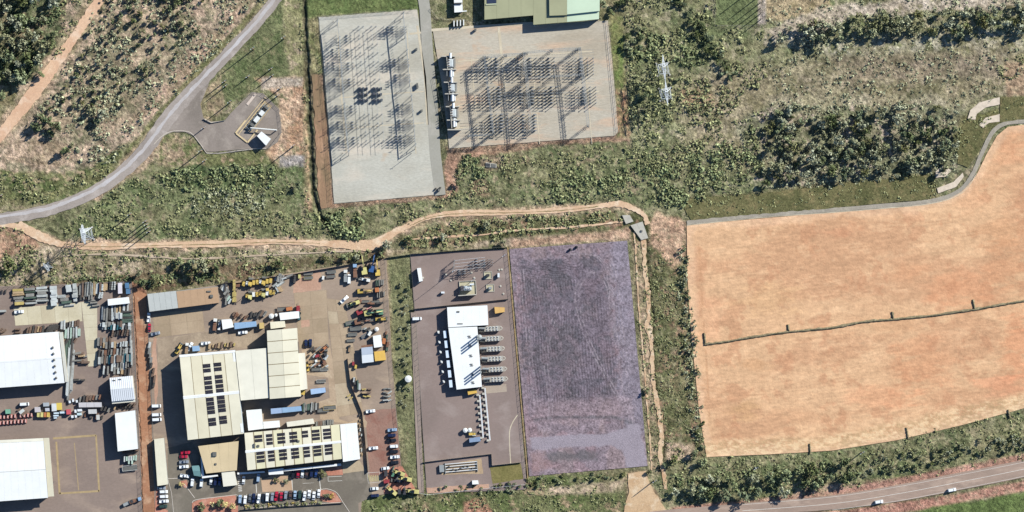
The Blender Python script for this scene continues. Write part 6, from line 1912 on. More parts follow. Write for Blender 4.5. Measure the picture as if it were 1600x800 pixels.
def stack_mesh(kind, L_, n, lay, mats_r=0):
    m = MB()
    r = rnd
    if kind == 'bars':
        for k in range(lay):
            for i in range(n):
                jx = r.uniform(-.15, .15)
                m.box((jx, (i - (n - 1) / 2) * .34, .2 + k * .34), (L_ * r.uniform(.85, 1.0), .3, .3))
    elif kind == 'pipes':
        for k in range(lay):
            for i in range(n - k):
                m.cyl((-L_ / 2 * r.uniform(.9, 1), (i - (n - 1 - k) / 2) * .36, .35 + k * .31), (L_ / 2, (i - (n - 1 - k) / 2) * .36, .35 + k * .31), .17, 5)
    elif kind == 'sheets':
        for k in range(lay * 2):
            m.box((r.uniform(-.12, .12), r.uniform(-.06, .06), .2 + k * .2), (L_ * r.uniform(.92, 1), n * .34, .16), r.uniform(-.03, .03))
    elif kind == 'crates':
        for i in range(n):
            for k in range(r.choice([1, lay])):
                m.box(((i - (n - 1) / 2) * L_ / n, r.uniform(-.1, .1), .15 + k * .95), (L_ / n * .86, .95, .85), r.uniform(-.08, .08))
    for sx in (-L_ * .3, L_ * .3):
        m.box((sx, 0, 0), (.2, max(1.0, n * .34 if kind != 'crates' else 1), .2))
    return m


STK = {k: [stack_mesh(k, L_, n, lay).mesh("stock", STEEL) for L_, n, lay in sp] for k, sp in
       {'bars': [(5.5, 4, 4), (6.5, 3, 5), (4.5, 5, 3)], 'pipes': [(6, 5, 4), (5, 4, 3)], 'sheets': [(5.5, 4, 4), (4.2, 5, 5)], 'crates': [(4, 4, 2), (3, 3, 2)]}.items()}
SM = {'white': P("white_stock", (208, 210, 206), .6, .25), 'grey': P("grey_stock", (150, 146, 138), .6, .3), 'dark': P("dark_stock", (80, 76, 72), .7, .3), 'green': P("green_stock", (92, 110, 96), .6, .3), 'timber': P("timber_stock", (196, 166, 128), .9, .3),
      'pale green': P("pale_green_stock", (186, 206, 190), .6, .15), 'rusty': RUST, 'blue': BLUE, 'yellow': P("yellow_stock", (206, 182, 110), .7, .3), 'teal': TEAL, 'red': P("dusky_red", (176, 92, 82), .7, .2), 'silver': P("silver_stock", (190, 190, 184), .6, .3), 'brown': P("brown_stock", (128, 104, 88), .8, .3)}
NOUN = {'bars': ('bar_stack', 'bar stack'), 'pipes': ('pipe_stack', 'pipe stack'), 'sheets': ('sheet_stack', 'sheet pile'), 'crates': ('crate_row', 'crate row')}


def stock(px, py, deg, kind, colr, label, sx=1.0, sy=1.0, group=None):
    x, y = W(px, py)
    me_ = rnd.choice(STK[kind])
    o = ob(NOUN[kind][0], me_, loc=(x, y, .06), rz=math.radians(deg), own_mat=SM[colr])
    o.scale = (sx, sy, rnd.uniform(.8, 1.25))
    return tag(o, label, 'stack', group)


def stock_row(xa, ya, xb, yb, n, deg, cols, where, kinds=('bars', 'pipes', 'sheets'), sx=1.0, sy=1.0, j=.5, frm="from the west"):
    for i in range(n):
        f = i / max(1, n - 1)
        k = rnd.choice(kinds)
        c = rnd.choice(cols)
        stock(xa + (xb - xa) * f + rnd.uniform(-j, j), ya + (yb - ya) * f + rnd.uniform(-j, j), deg + rnd.uniform(-3, 3), k, c,
              f"{c} {NOUN[k][1]} {where}, {ORD[i]} {frm}", sx, sy, "stock " + where)


# north row of the west yard: columns of horizontal bundles
stock_row(28, 453, 30, 474, 6, 4, ['yellow', 'timber', 'yellow', 'grey'], "in the yellowish column at the yard's north-west", sx=1.15, frm="from north")
stock_row(46.5, 452, 49, 474, 6, 4, ['grey', 'silver', 'green', 'grey'], "in the grey column next to the yellowish one", sx=1.1, frm="from north")
stock_row(65, 450, 66, 470, 6, 3, ['white', 'silver', 'white', 'grey'], "in the whitish column under the north fence", sx=1.15, frm="from north")
stock_row(84, 449, 85, 475, 7, 2, ['white', 'silver', 'white'], "in the bright white column under the north fence", ('sheets',), .75, 1.2, frm="from north")
stock_row(97, 463, 108, 477, 4, 4, ['grey', 'green', 'silver'], "on the west side of the bright T-shaped pile", sx=1.1, frm="from north")
stock_row(107, 448, 108, 453, 2, 2, ['white'], "above the T-shaped pile", ('sheets',), .6, 1.6, .2, "from north")
stock_row(117, 447, 118, 467, 5, 3, ['white', 'silver'], "in the narrow white column west of the upright bars", ('sheets', 'bars'), .5, 1.8, frm="from north")
stock_row(126, 453, 152, 451, 8, 88, ['grey', 'dark', 'silver', 'timber', 'white', 'brown'], "standing lengthwise in the north row", ('bars', 'pipes'), 1.4, .9)
stock_row(127, 465, 144, 464, 5, 88, ['grey', 'dark', 'brown'], "in the second line below the lengthwise bars", ('bars', 'crates'), .7, .9)
stock_row(154, 450, 166, 448, 5, 88, ['timber', 'brown', 'rusty', 'white'], "in the cluttered brown corner of the north row", ('crates', 'bars'), .9, 1.0)
stock_row(152, 462, 160, 461, 3, 80, ['timber', 'brown', 'white'], "below the cluttered brown corner", ('crates',), .9, 1)
stock_row(144, 470, 150, 478, 3, 4, ['grey', 'silver'], "at the corner of the concrete apron's stem", ('pipes',), .7, .8, frm="from north")
stock_row(172, 446, 180, 446, 3, 88, ['dark', 'silver', 'dark'], "west of the north-east containers", ('crates',), 1.2, .9)
for i, (x_, y_, c_, cn) in enumerate(((187.5, 450, 'white', 'pinkish white'), (198.5, 446, 'teal', 'blue'), (200, 455, 'blue', 'blue'))):
    b = Bld("container", f"{cn} container at the west yard's north-east corner, " + ("western one", "north of two", "south of two")[i], [(x_ - 3.4, y_ - (8 if i == 0 else 4)), (x_ + 3, y_ - (8.4 if i == 0 else 4.4)), (x_ + 3.4, y_ + (8.5 if i == 0 else 4)), (x_ - 3, y_ + (9 if i == 0 else 4.4))], 2.7, wall=SM[c_])
    b.sheets(1, P("pink_white_roof", (228, 218, 222)) if i == 0 else P("weathered_blue_roof", (84, 124, 158), .6, .2))
# east block of the west yard
stock_row(160, 490, 176, 488, 5, 88, ['dark', 'grey', 'white', 'green'], "south-west of the narrow white shed", ('bars', 'pipes'), 1.5, .95)
stock_row(180, 485, 192, 484, 4, 88, ['timber', 'grey', 'timber'], "directly south of the narrow white shed", ('bars',), 1.0, .95)
stock_row(179, 494, 190, 493, 4, 88, ['white', 'silver', 'grey'], "in the line below the timber bundles", ('bars', 'sheets'), .8, .8)
stock_row(194, 480, 200, 480, 2, 88, ['white', 'silver'], "at the east end of the narrow white shed", ('bars',), .8, .9)
stock_row(198, 487, 199, 503, 6, 2, ['green', 'dark', 'green'], "in the dark green racks at the fence", ('bars',), 1.0, .9, frm="from north")
stock_row(158, 507, 203, 506, 11, 86, ['grey', 'dark', 'white', 'silver', 'brown'], "in the line below the dark green racks", ('bars', 'sheets', 'crates'), .65, .85)
stock_row(161, 512, 202, 510, 10, 86, ['white', 'silver', 'teal', 'dark'], "in the whitish line of the east block", ('sheets', 'crates'), .7, .9)
stock_row(176, 521, 200, 519, 7, 80, ['brown', 'dark', 'grey', 'rusty'], "in the dark brown line of the east block", ('crates', 'bars'), 1.0, .9)
stock_row(203, 515, 206, 560, 6, 88, ['silver', 'grey', 'white'], "in the line along the east fence", ('bars', 'pipes'), 1.2, .8, frm="from north")
stock_row(154, 534, 172, 532, 5, 88, ['brown', 'grey', 'green'], "in the fifth line of the east block", ('bars',), .9, .9)
stock_row(158, 540, 202, 537, 11, 86, ['white', 'dark', 'grey', 'silver', 'timber'], "in the sixth line of the east block", ('bars', 'crates'), .75, .85)
stock_row(156, 552, 203, 548, 11, 86, ['dark', 'teal', 'grey', 'rusty', 'silver'], "in the seventh line of the east block", ('bars', 'crates'), .8, .9)
stock_row(156, 563, 204, 559, 13, 87, ['white', 'silver', 'grey', 'teal', 'brown'], "in the bright eighth line of the east block", ('bars', 'sheets'), 1.0, .8)
stock_row(176, 573, 206, 569, 8, 86, ['green', 'white', 'grey', 'brown'], "in the ninth line of the east block", ('bars', 'crates'), .9, .85)
stock_row(163, 578, 202, 581, 8, 86, ['dark', 'timber', 'grey', 'white'], "in the lowest line of the east block", ('crates', 'bars'), .8, .8)
# middle block by the warehouse
stock_row(97, 508, 122, 505, 7, 88, ['dark', 'brown', 'grey', 'white'], "just north of the warehouse corner", ('bars', 'crates'), .9, .9)
stock_row(103, 521, 124, 519, 6, 88, ['silver', 'grey', 'pale green', 'white'], "upright by the warehouse corner", ('bars',), 1.0, .9)
stock_row(99, 534, 118, 532, 4, 60, ['rusty', 'brown', 'dark', 'timber'], "in the jumbled line east of the warehouse", ('crates', 'bars'), .8, .9)
stock_row(104, 550, 112, 549, 4, 88, ['green', 'dark', 'green'], "in the dark green block beside the lean-to", ('bars',), 2.6, 1.0)
stock_row(107, 580, 113, 579, 3, 87, ['silver', 'white', 'grey'], "in the long pale bundles beside the lean-to", ('bars',), 5.4, 1.1)
stock_row(119, 553, 133, 557, 4, 10, ['brown', 'timber', 'grey'], "in the loose brown pile", ('bars', 'crates'), .9, .9, 1.5)
stock_row(120, 564, 133, 566, 3, 4, ['brown', 'grey'], "in the lower small loose pile", ('bars',), .9, .9, 1)
stock_row(119, 593, 130, 594, 3, 5, ['dark', 'grey', 'silver'], "in the small pile on the open asphalt", ('crates', 'bars'), .6, .9)
stock_row(2, 515, 6, 517, 2, 30, ['dark', 'brown'], "at the left edge above the warehouse", ('crates',), .9, 1)
stock_row(28, 514, 29, 519, 2, 5, ['dark', 'brown'], "alone above the warehouse roof", ('crates',), .8, .8)
stock_row(44, 516, 68, 514, 7, 80, ['brown', 'rusty', 'dark', 'timber'], "along the north wall of the warehouse", ('crates', 'bars'), .8, .9)
stock_row(76, 514, 90, 511, 5, 70, ['dark', 'blue', 'dark', 'white'], "in the dark blue heap by the warehouse", ('crates', 'bars'), .9, 1.1)
stock_row(3, 456, 9, 456, 2, 88, ['dark', 'white'], "at the north-west corner of the west yard", ('crates',), .7, .8)
x_ = stock(3, 486, 2, 'bars', 'silver', "long pale stack of bars at the left edge by the apron", .8, 1.2)
# equipment rows in the middle of the west yard
for r_, (y_, n_) in enumerate(((650.5, 9), (659.5, 8))):
    for i in range(n_):
        px_, py_ = 1 + i * 5.7 + r_ * -.6 + (3 if r_ == 0 and i > 4 else 0), y_ + 1.5 - i * .45
        x, y = W(px_, py_)
        t = thing("drum_trolley", f"dusky red drum trolley in the {('upper', 'lower')[r_]} red row at the left, {ORD[i]} from the west", "trolley", x, y, 1.5, "red drum trolleys")
        ob("frame", MB().box((0, 0, .2), (2.3, 1.2, .9), taper=.9), SM['red'], t)
        ob("hood", MB().box((0, 0, 1.1), (1.9, .8, .5), taper=.8), P("pinkish_white", (224, 178, 168), .6, .1), t)
sm = [(12.5, 643, 8, 7, 'green', "mint green square container in the west yard", (126, 180, 152)), (58.5, 640, 8.5, 8, 'white', "grey white square unit with dark hatch in the west yard", (206, 196, 196)), (72, 632, 9, 6, 'grey', "grey container upper of two left of the white and yellow pair", (176, 180, 184)),
      (74, 640, 6.5, 5, 'grey', "pale container lower of two left of the white and yellow pair", (200, 200, 208)), (84.5, 636.5, 7.5, 12, 'white', "pale grey container joined to the yellow one in the west yard", (222, 222, 222)), (92.3, 635, 8, 11, 'yellow', "yellow container in the west yard", (228, 198, 96)),
      (107, 643.5, 6.5, 8, 'red', "coral red container in the west yard", (208, 92, 98)), (88, 645.5, 8, 2.6, 'teal', "white slatted rack, upper of three", (214, 228, 236)), (87.5, 649.5, 8, 2.4, 'teal', "white slatted rack, middle of three", (214, 228, 236)), (86.5, 653, 5, 2, 'teal', "white slatted rack, lowest of three", (214, 228, 236)),
      (98, 644.5, 9, 3, 'teal', "pale blue rack next to the coral container", (206, 224, 232)), (141, 632.5, 36, 7.5, 'grey', "long pale grey flat roofed unit in the equipment row", (206, 200, 200)), (144.5, 643, 13, 7, 'grey', "pale grey unit below the long flat roofed one", (206, 202, 198)),
      (153, 652, 5, 8, 'grey', "upright pale box at the row's east end", (208, 204, 196)), (118, 642.5, 3, 5, 'white', "small white cube cabin, western of four pale cubes", (236, 238, 240)), (124.5, 641, 7, 3.6, 'white', "small white twin box, upper of the pale cubes", (236, 238, 240)), (124, 647, 7, 4, 'white', "small pale twin box, lower of the pale cubes", (200, 220, 222)),
      (113, 651, 3.5, 4, 'white', "small white crate beside the coral container", (236, 238, 240)), (118.5, 650.5, 3, 4, 'white', "small white crate, second from the coral container", (236, 238, 240)), (109, 628, 3, 4, 'white', "white gas cylinder pallet, westernmost", (232, 234, 236)), (114, 625.5, 2.6, 5, 'white', "white gas cylinder pallet, middle", (232, 234, 236)), (120, 627, 3, 4, 'white', "white gas cylinder pallet, easternmost", (232, 234, 236))]
for cx_, cy_, w_, h_, wc, lb, rc in sm:
    b = Bld("container" if w_ > 5 and h_ > 5 else "crate", lb, [(cx_ - w_ / 2 - .4, cy_ - h_ / 2 + .2), (cx_ + w_ / 2 - .2, cy_ - h_ / 2 - .2), (cx_ + w_ / 2 + .4, cy_ + h_ / 2 - .2), (cx_ - w_ / 2 + .2, cy_ + h_ / 2 + .2)], 2.5 if w_ > 5 and h_ > 5 else 1.6,
            wall=SM[wc] if wc in SM else STEEL, cat="container" if w_ > 5 and h_ > 5 else "crate")
    b.sheets(3 if w_ > 12 else 1, P("roof_%d_%d_%d" % rc, rc, .55, .1), gap=.004)
for i, (px_, c_) in enumerate(((60.5, 'pale yellow'), (66, 'pale yellow'), (71, 'orange'), (76, 'yellow'))):
    machine(px_, 648, 88, 'compressor', c_, f"{c_} compressor in the short yellow row of the west yard, {ORD[i]} from the west", 1.25, "compressors in the short yellow row")
stock_row(126, 624, 157, 620, 7, 80, ['brown', 'rusty', 'dark', 'grey'], "behind the long pale flat roofed unit", ('crates', 'bars'), .7, 1)
stock_row(134, 648, 160, 652, 4, 80, ['rusty', 'dark', 'brown'], "at the ragged south edge of the equipment row", ('crates', 'bars'), .7, .9)
stock_row(30, 640, 38, 646, 3, 40, ['timber', 'white', 'brown'], "east of the mint green container", ('crates', 'sheets'), .7, 1)
stock_row(160, 638, 170, 640, 3, 70, ['brown', 'grey', 'dark'], "between the arched shelter and the equipment row", ('crates', 'bars'), .7, 1)
stock_row(180, 637, 210, 633, 6, 70, ['brown', 'dark', 'timber'], "in the gap between the two white sheds", ('crates',), .6, .8)
stock_row(188, 707, 214, 704, 5, 5, ['brown', 'grey', 'rusty'], "along the south wall of the white rectangular shed", ('crates', 'bars'), .6, .7)
stock_row(195, 717, 213, 715, 6, 88, ['white', 'pale green', 'white', 'teal'], "in the pale row near the yard's south-east", ('sheets',), .6, .55, .2)
stock_row(202, 722, 207, 722, 2, 88, ['pale green', 'white'], "just below the pale row", ('sheets',), .5, .5, .2)
machine(203, 731, 6, 'trailer', 'white', "white long trailer below the pale row", 1.3)
machine(51, 671.5, 4, 'trailer', 'white', "white low trailer alone on the asphalt", .7) if False else None
machine(73, 699, 90, 'compressor', 'red', "orange red machine at the corner of the south-west warehouse", 1.5)
machine(79, 756, 30, 'compressor', 'blue', "blue machine by the south-west warehouse's east side", 1.3)
machine(211, 782, 20, 'flatbed_truck', 'light blue', "light blue truck at the foot of the west yard", .9)
machine(200, 786, 25, 'flatbed_truck', 'black', "black truck at the foot of the west yard", .8)
# central depot scrap and racks
stock_row(349, 446, 358, 470, 9, 60, ['white', 'dark', 'pale green', 'grey', 'silver'], "in the pale tangled column", ('bars', 'crates'), .8, 1, 1.5, "from north")
stock_row(353, 443, 354, 470, 6, 85, ['green', 'dark', 'grey'], "in the dark tangled column", ('bars', 'crates'), .7, .9, 1.0, "from north")
stock_row(366, 442, 366, 469, 7, 88, ['yellow', 'timber', 'yellow'], "in the yellow column east of the tangled column", ('bars', 'crates'), .6, 1.3, .5, "from north")
stock_row(372, 440, 372, 446, 2, 5, ['rusty', 'timber'], "at the west end of the plant rows", ('bars',), .6, 1)
stock_row(431, 436, 442, 434, 5, 80, ['silver', 'dark', 'grey', 'white'], "in the bright scrap heap by the north fence", ('bars', 'crates'), .8, 1, 1.2)
stock_row(430, 446, 440, 443, 5, 40, ['silver', 'white', 'grey'], "in the middle of the bright scrap heap", ('bars', 'crates'), .8, 1, 1.5)
stock_row(430, 455, 438, 451, 4, 120, ['silver', 'white', 'timber'], "in the lower part of the bright scrap heap", ('bars', 'crates'), .8, .9, 1.5)
stock_row(443, 434, 456, 431, 5, 20, ['brown', 'white', 'timber', 'grey'], "east of the bright scrap heap", ('crates', 'bars'), .7, .9, 1.2)
stock_row(459, 436, 461, 436, 2, 88, ['dark'], "in the dark pair near the pink gravel", ('crates',), 1.2, 1.2, .3)
stock_row(365, 492, 385, 495, 6, 60, ['rusty', 'timber', 'rusty', 'brown'], "in the rusty pile above the pale blue trailer", ('crates', 'bars'), .6, .9, 2)
stock_row(392, 492, 400, 492, 4, 80, ['dark', 'brown'], "in the dark pile above the pale blue trailer", ('crates', 'bars'), .6, .9, 1.5)
stock_row(403, 492, 414, 490, 5, 60, ['green', 'dark', 'grey', 'brown'], "in the grey-green heap west of the white tanks", ('crates', 'bars'), .9, 1, 1.5)
stock_row(328, 541, 366, 538, 9, 80, ['timber', 'brown', 'yellow'], "along the north wall of the main workshop", ('crates', 'bars'), .6, .9)
stock_row(486, 546, 500, 546, 5, 40, ['grey', 'timber', 'dark', 'brown'], "at the top of the eastern scrap area", ('crates', 'bars'), .6, .9, 1.5)
stock_row(484, 556, 512, 558, 6, 60, ['dark', 'white', 'rusty', 'brown'], "in the middle of the eastern scrap area", ('crates', 'bars'), .6, .9, 2)
stock_row(486, 571, 510, 571, 6, 30, ['timber', 'dark', 'white', 'rusty'], "at the bottom of the eastern scrap area", ('crates', 'bars'), .6, .9, 1.5)
stock_row(474, 637, 497, 635, 10, 86, ['green', 'grey', 'dark', 'silver'], "in the rack east of the blue trailer", ('bars',), .9, .6, .3)
stock_row(495, 662, 520, 659, 8, 88, ['grey', 'silver', 'brown'], "against the north wall of the solar workshop", ('bars',), .5, .9, .3)
stock_row(553, 594, 562, 604, 6, 88, ['dark', 'green', 'white', 'silver'], "in the upright cluster at the inner fence", ('bars', 'crates'), .7, .8, 1)
for i in range(2):
    for j_ in range(3):
        stock(569 + i * 8 + rnd.uniform(-1, 1), 608 + j_ * 5.5, rnd.uniform(-20, 20), 'crates', rnd.choice(['yellow', 'brown', 'timber']), f"small yellowish pallet on the dark gravel, {('west', 'east')[i]} column, {ORD[j_]} from north", .7, .8, "yellowish pallets")
for i in range(2):
    for j_ in range(4):
        stock(602 + i * 7 + rnd.uniform(-1, 1), 607 + j_ * 6, rnd.uniform(-20, 40), 'crates', rnd.choice(['grey', 'pale green', 'silver']), f"small greyish pallet by the depot's east fence, {('west', 'east')[i]} column, {ORD[j_]} from north", .7, .8, "greyish pallets")
stock_row(588, 442, 599, 441, 5, 86, ['dark', 'green', 'grey'], "in the upper upright frames by the north-east fence", ('bars',), .6, .5, .3)
stock_row(590, 460, 600, 459, 4, 86, ['brown', 'dark', 'grey'], "in the lower upright frames by the north-east fence", ('bars',), .6, .5, .3)
stock_row(578, 474, 596, 472, 5, 10, ['dark', 'brown', 'rusty'], "in the dark wheel pile by the east fence", ('crates',), .6, 1, 1.2)
stock_row(566, 514, 582, 516, 5, 30, ['dark', 'white', 'grey'], "around the white cabin's north side", ('crates', 'bars'), .6, .9, 1.5)
stock_row(603, 520, 606, 545, 5, 80, ['dark', 'green', 'rusty'], "between the white cabin and the east fence", ('crates', 'bars'), .6, .9, 1, "from north")
stock_row(234, 540, 242, 600, 9, 80, ['white', 'grey', 'dark', 'brown'], "along the depot's western fence", ('crates', 'bars'), .7, 1, 1.5, "from north")
stock_row(545, 618, 549, 622, 2, 40, ['yellow', 'dark'], "beside the driveway bend", ('crates',), .8, .8)
stock_row(562, 648, 566, 710, 9, 88, ['dark', 'brown', 'white', 'timber'], "strung along the inner fence beside the white annex", ('crates',), .45, .6, 1, "from north")
stock_row(681, 296, 687, 294, 3, 60, ['dark', 'grey'], "at the southern end of the western switchyard", ('crates',), .5, .8, 1)

# ------------------------------------------------------------------ vegetation
nr = np.random.RandomState(3)
LEAF = attr_mat("leaves", 0.0, 1.0, 0.0, 0.0, own=.28, rough=.8)
LEAFS = attr_mat("scrub_leaves", 0.25, .12, 0.0, 0.0, rough=.85)
BARK = P("bark", (120, 104, 88), .95, .3)


def leaf_mesh(name, n, rx, rz, size, col_a, col_b, lumps=7, seed=0, z0=.25, mat=None):
    """crown of unit radius: n small tilted leaf clumps spread through uneven lobes"""
    r = np.random.RandomState(seed)
    lc = np.stack([r.uniform(-.62, .62, lumps), r.uniform(-.62, .62, lumps), r.uniform(.35, 1.0, lumps)], -1)
    lr = r.uniform(.28, .52, lumps)
    lb = r.uniform(0, 1, lumps)
    V, F, CC = [], [], []
    for i in range(n):
        k = r.randint(lumps)
        d = r.normal(size=3)
        d /= np.linalg.norm(d)
        d[2] = abs(d[2]) * .9 - .15
        p = lc[k] + d * lr[k] * r.uniform(.55, 1.08) * np.array([1, 1, .8])
        p = p * np.array([rx, rx, rz])
        nn = d + r.normal(size=3) * .5
        nn /= np.linalg.norm(nn)
        u = np.cross(nn, [0, 0, 1.0]) + 1e-4
        u /= np.linalg.norm(u)
        v = np.cross(nn, u)
        s_ = size * r.uniform(.6, 1.4)
        e = r.uniform(.5, 1, 4)
        q_ = [p + u * s_ * e[0], p + v * s_ * e[1], p - u * s_ * e[2], p - v * s_ * e[3]]
        b0 = len(V)
        V += [tuple(x) for x in q_]
        F.append((b0, b0 + 1, b0 + 2, b0 + 3))
        t = np.clip(.5 * lb[k] + .5 * r.uniform(), 0, 1)
        c = np.array(col_a) * (1 - t) + np.array(col_b) * t
        CC += [(*c, 1)] * 4
    me = bpy.data.meshes.new(name)
    me.from_pydata(V, [], F)
    a = me.color_attributes.new("Col", 'FLOAT_COLOR', 'POINT')
    a.data.foreach_set("color", np.array(CC).ravel())
    me.materials.append(mat or LEAF)
    return me


def trunk_mesh(seed, limbs=5):
    r = random.Random(seed)
    m = MB()
    m.cyl((0, 0, -.05), (.03, .02, .42), .07, 6, .045)
    for k in range(limbs):
        a = 2 * PI * k / limbs + r.uniform(-.4, .4)
        l = r.uniform(.35, .6)
        m.cyl((.02, .02, r.uniform(.22, .4)), (math.cos(a) * l, math.sin(a) * l, r.uniform(.6, .95)), .035, 5, .012)
    return m.mesh("trunk", BARK)


PALS = {'grey': ((.115, .13, .08), (.30, .31, .20)), 'green': ((.07, .094, .042), (.205, .23, .118)), 'dark': ((.05, .072, .036), (.14, .165, .08)), 'olive': ((.085, .094, .044), (.245, .255, .13)), 'yellow': ((.25, .20, .07), (.50, .42, .17))}
CROWN = {k: [leaf_mesh("crown", 260, 1.0, 1.0, .15, *PALS[k], lumps=8, seed=s_ * 7 + i) for s_ in range(4)] for i, k in enumerate(PALS)}
SHRUB = {k: [leaf_mesh("foliage", 70, 1.0, .7, .24, *PALS[k], lumps=4, seed=90 + s_ * 5 + i) for s_ in range(3)] for i, k in enumerate(PALS)}
TRUNK = [trunk_mesh(i) for i in range(4)]
STEM = MB()
for k in range(4):
    STEM.cyl((0, 0, 0), (math.cos(k * 1.6) * .35, math.sin(k * 1.6) * .35, .5), .05, 4, .02)
STEM = STEM.mesh("stem", BARK)


def tree(px, py, r_, pal, label, group=None, hk=1.5):
    """r_ = crown radius in px"""
    x, y = W(px, py)
    R_ = r_ * S
    t = thing("tree", label, "tree", x, y, rnd.uniform(0, 6.28), group, z=-.1, sc=(R_, R_, R_ * hk * rnd.uniform(.9, 1.15)))
    ob("crown", rnd.choice(CROWN[pal]), parent=t)
    ob("trunk", rnd.choice(TRUNK), parent=t)
    return t


def shrub(px, py, r_, pal, label, group=None, hk=1.3):
    x, y = W(px, py)
    R_ = r_ * S
    t = thing("shrub", label, "shrub", x, y, rnd.uniform(0, 6.28), group, z=-.15, sc=(R_, R_, R_ * hk * rnd.uniform(.8, 1.2)))
    ob("foliage", rnd.choice(SHRUB[pal]), parent=t)
    ob("stem", STEM, parent=t)
    return t


def inside(poly, x, y):
    c = False
    for i in range(len(poly)):
        (x0, y0), (x1, y1) = poly[i], poly[(i + 1) % len(poly)]
        if (y0 > y) != (y1 > y) and x < (x1 - x0) * (y - y0) / (y1 - y0) + x0:
            c = not c
    return c


def scatter(poly, n, mind, fn):
    x0, x1 = min(p[0] for p in poly), max(p[0] for p in poly)
    y0, y1 = min(p[1] for p in poly), max(p[1] for p in poly)
    pts = []
    tries = 0
    while len(pts) < n and tries < n * 60:
        tries += 1
        x, y = rnd.uniform(x0, x1), rnd.uniform(y0, y1)
        if inside(poly, x, y) and all((x - a) ** 2 + (y - b) ** 2 > mind * mind for a, b in pts):
            pts.append((x, y))
    pts.sort(key=lambda p: p[1])
    nb = max(1, math.ceil(len(pts) / 22))
    per = math.ceil(len(pts) / nb)
    names = {1: [""], 2: ["upper half", "lower half"], 3: ["upper line", "middle line", "lower line"]}.get(nb) or [ORD[i] + " line down" for i in range(nb)]
    for b_ in range(nb):
        for i, p in enumerate(sorted(pts[b_ * per:(b_ + 1) * per])):
            fn(*p, (", " + names[b_] if names[b_] else "") + ", " + ORD[i] + " from left")


def T(group, label, pals, a, b, hk=1.5):
    return lambda x, y, w_: tree(x, y, rnd.uniform(a, b), rnd.choice(pals), label + w_, group, hk)


def Sh(group, label, pals, a, b, hk=1.3):
    return lambda x, y, w_: shrub(x, y, rnd.uniform(a, b), rnd.choice(pals), label + w_, group, hk)


scatter([(-25, -20), (96, -20), (98, 50), (84, 75), (66, 118), (35, 128), (-25, 128)], 52, 10.5, T("trees of the dense north-west wood", "tree in the wood left of the dirt track", ['green', 'grey', 'grey', 'green'], 7, 12, 1.6))
scatter([(-20, 140), (14, 140), (10, 168), (-20, 185)], 5, 8, T("low trees at the left edge below the wood", "low tree below the north-west wood", ['green', 'olive'], 5, 8, 1.0))
for p in ((72, 188, 13, 'dark', "large dark tree beside the lower end of the orange track"), (88, 196, 11, 'dark', "dark tree, eastern neighbour of the large one by the orange track"), (58, 200, 10, 'green', "green tree at the western side of the large dark one by the orange track"),
          (80, 207, 9, 'dark', "dark tree south of the pair beside the orange track"), (100, 236, 10, 'dark', "dark rounded tree in the clearing between track and bend road"), (112, 228, 7, 'grey', "grey tree touching the dark one in the clearing"),
          (160, 180, 10, 'grey', "grey-green tree in the scrub, southern centre"), (143, 172, 9, 'grey', "grey-green tree in the scrub, just west of a similar one"), (152, 192, 8, 'green', "green tree in the scrub, south of the twin grey trees"),
          (318, 413, 15, 'grey', "largest grey-green tree on the slope north of the depot"), (296, 412, 12, 'dark', "dark tree west of the largest grey-green tree on the slope"), (278, 409, 9, 'green', "small green tree at the west of the slope group"), (338, 417, 9, 'dark', "dark low tree east of the largest grey-green tree"),
          (18, 415, 15, 'green', "large green tree above the west yard at the left edge"), (36, 412, 9, 'green', "smaller green tree east of the large one at the left edge"), (4, 425, 9, 'dark', "dark tree at the left edge above the west yard"), (84, 437, 5, 'grey', "small grey tree on the slope just above the west yard fence"),
          (218, 427, 8, 'grey', "grey tree at the top of the red soil strip"), (226, 441, 9, 'dark', "dark tree at the north-west corner of the long grey shed"), (244, 437, 7, 'olive', "olive tree just above the long grey shed"), (438, 410, 8, 'dark', "dark tree on the slope above the bright scrap heap"), (426, 414, 6, 'olive', "olive tree beside the dark one above the scrap heap"),
          (541, 400, 8, 'green', "green tree on the slope north of the depot's north-east corner"), (557, 402, 6, 'grey', "grey tree next to the green one near the depot's north-east corner"), (508, 402, 6, 'olive', "olive tree above the depot's middle fence"), (604, 382, 8, 'grey', "grey tree where the sandy track bends"), (597, 392, 7, 'green', "green tree below the sandy track bend"),
          (641, 372, 7, 'dark', "dark tree north of the substation yard's west corner"), (692, 370, 7, 'grey', "grey tree casting a long shadow north of the substation yard"), (760, 352, 7, 'grey', "grey tree on the footpath between the two tracks"), (786, 378, 6, 'grey', "grey tree at the north-west corner of the empty lot"),
          (716, 288, 6, 'dark', "dark tree at the corner below the switchyard road"), (464, 290, 7, 'dark', "dark tree between the green field and the ditch"), (941, 8, 8, 'green', "green tree at the north-east corner of the olive building"), (955, 20, 7, 'green', "tree beside the concrete corner below the olive building"),
          (968, 4, 9, 'dark', "dark tree east of the olive building at the top edge"), (985, -2, 9, 'green', "green tree further east of the olive building at the top edge"), (1010, 609, 6, 'green', "small tree on the empty lot's east boundary"), (1051, 718, 9, 'green', "round tree near the foot of the erosion gully"), (1040, 727, 6, 'dark', "dark tree beside the round one near the gully foot"), (1013, 737, 5, 'dark', "dark small tree at the top corner of the sandy driveway"),
          (1082, 712, 9, 'dark', "dark tree at the south-west corner of the earthworks"), (1096, 720, 9, 'green', "green tree below the south-west corner of the earthworks"), (1006, 150, 8, 'dark', "dark tree under the southern lattice tower's shadow"), (1060, 125, 5, 'green', "small tree east of the lattice towers")):
    tree(*p)
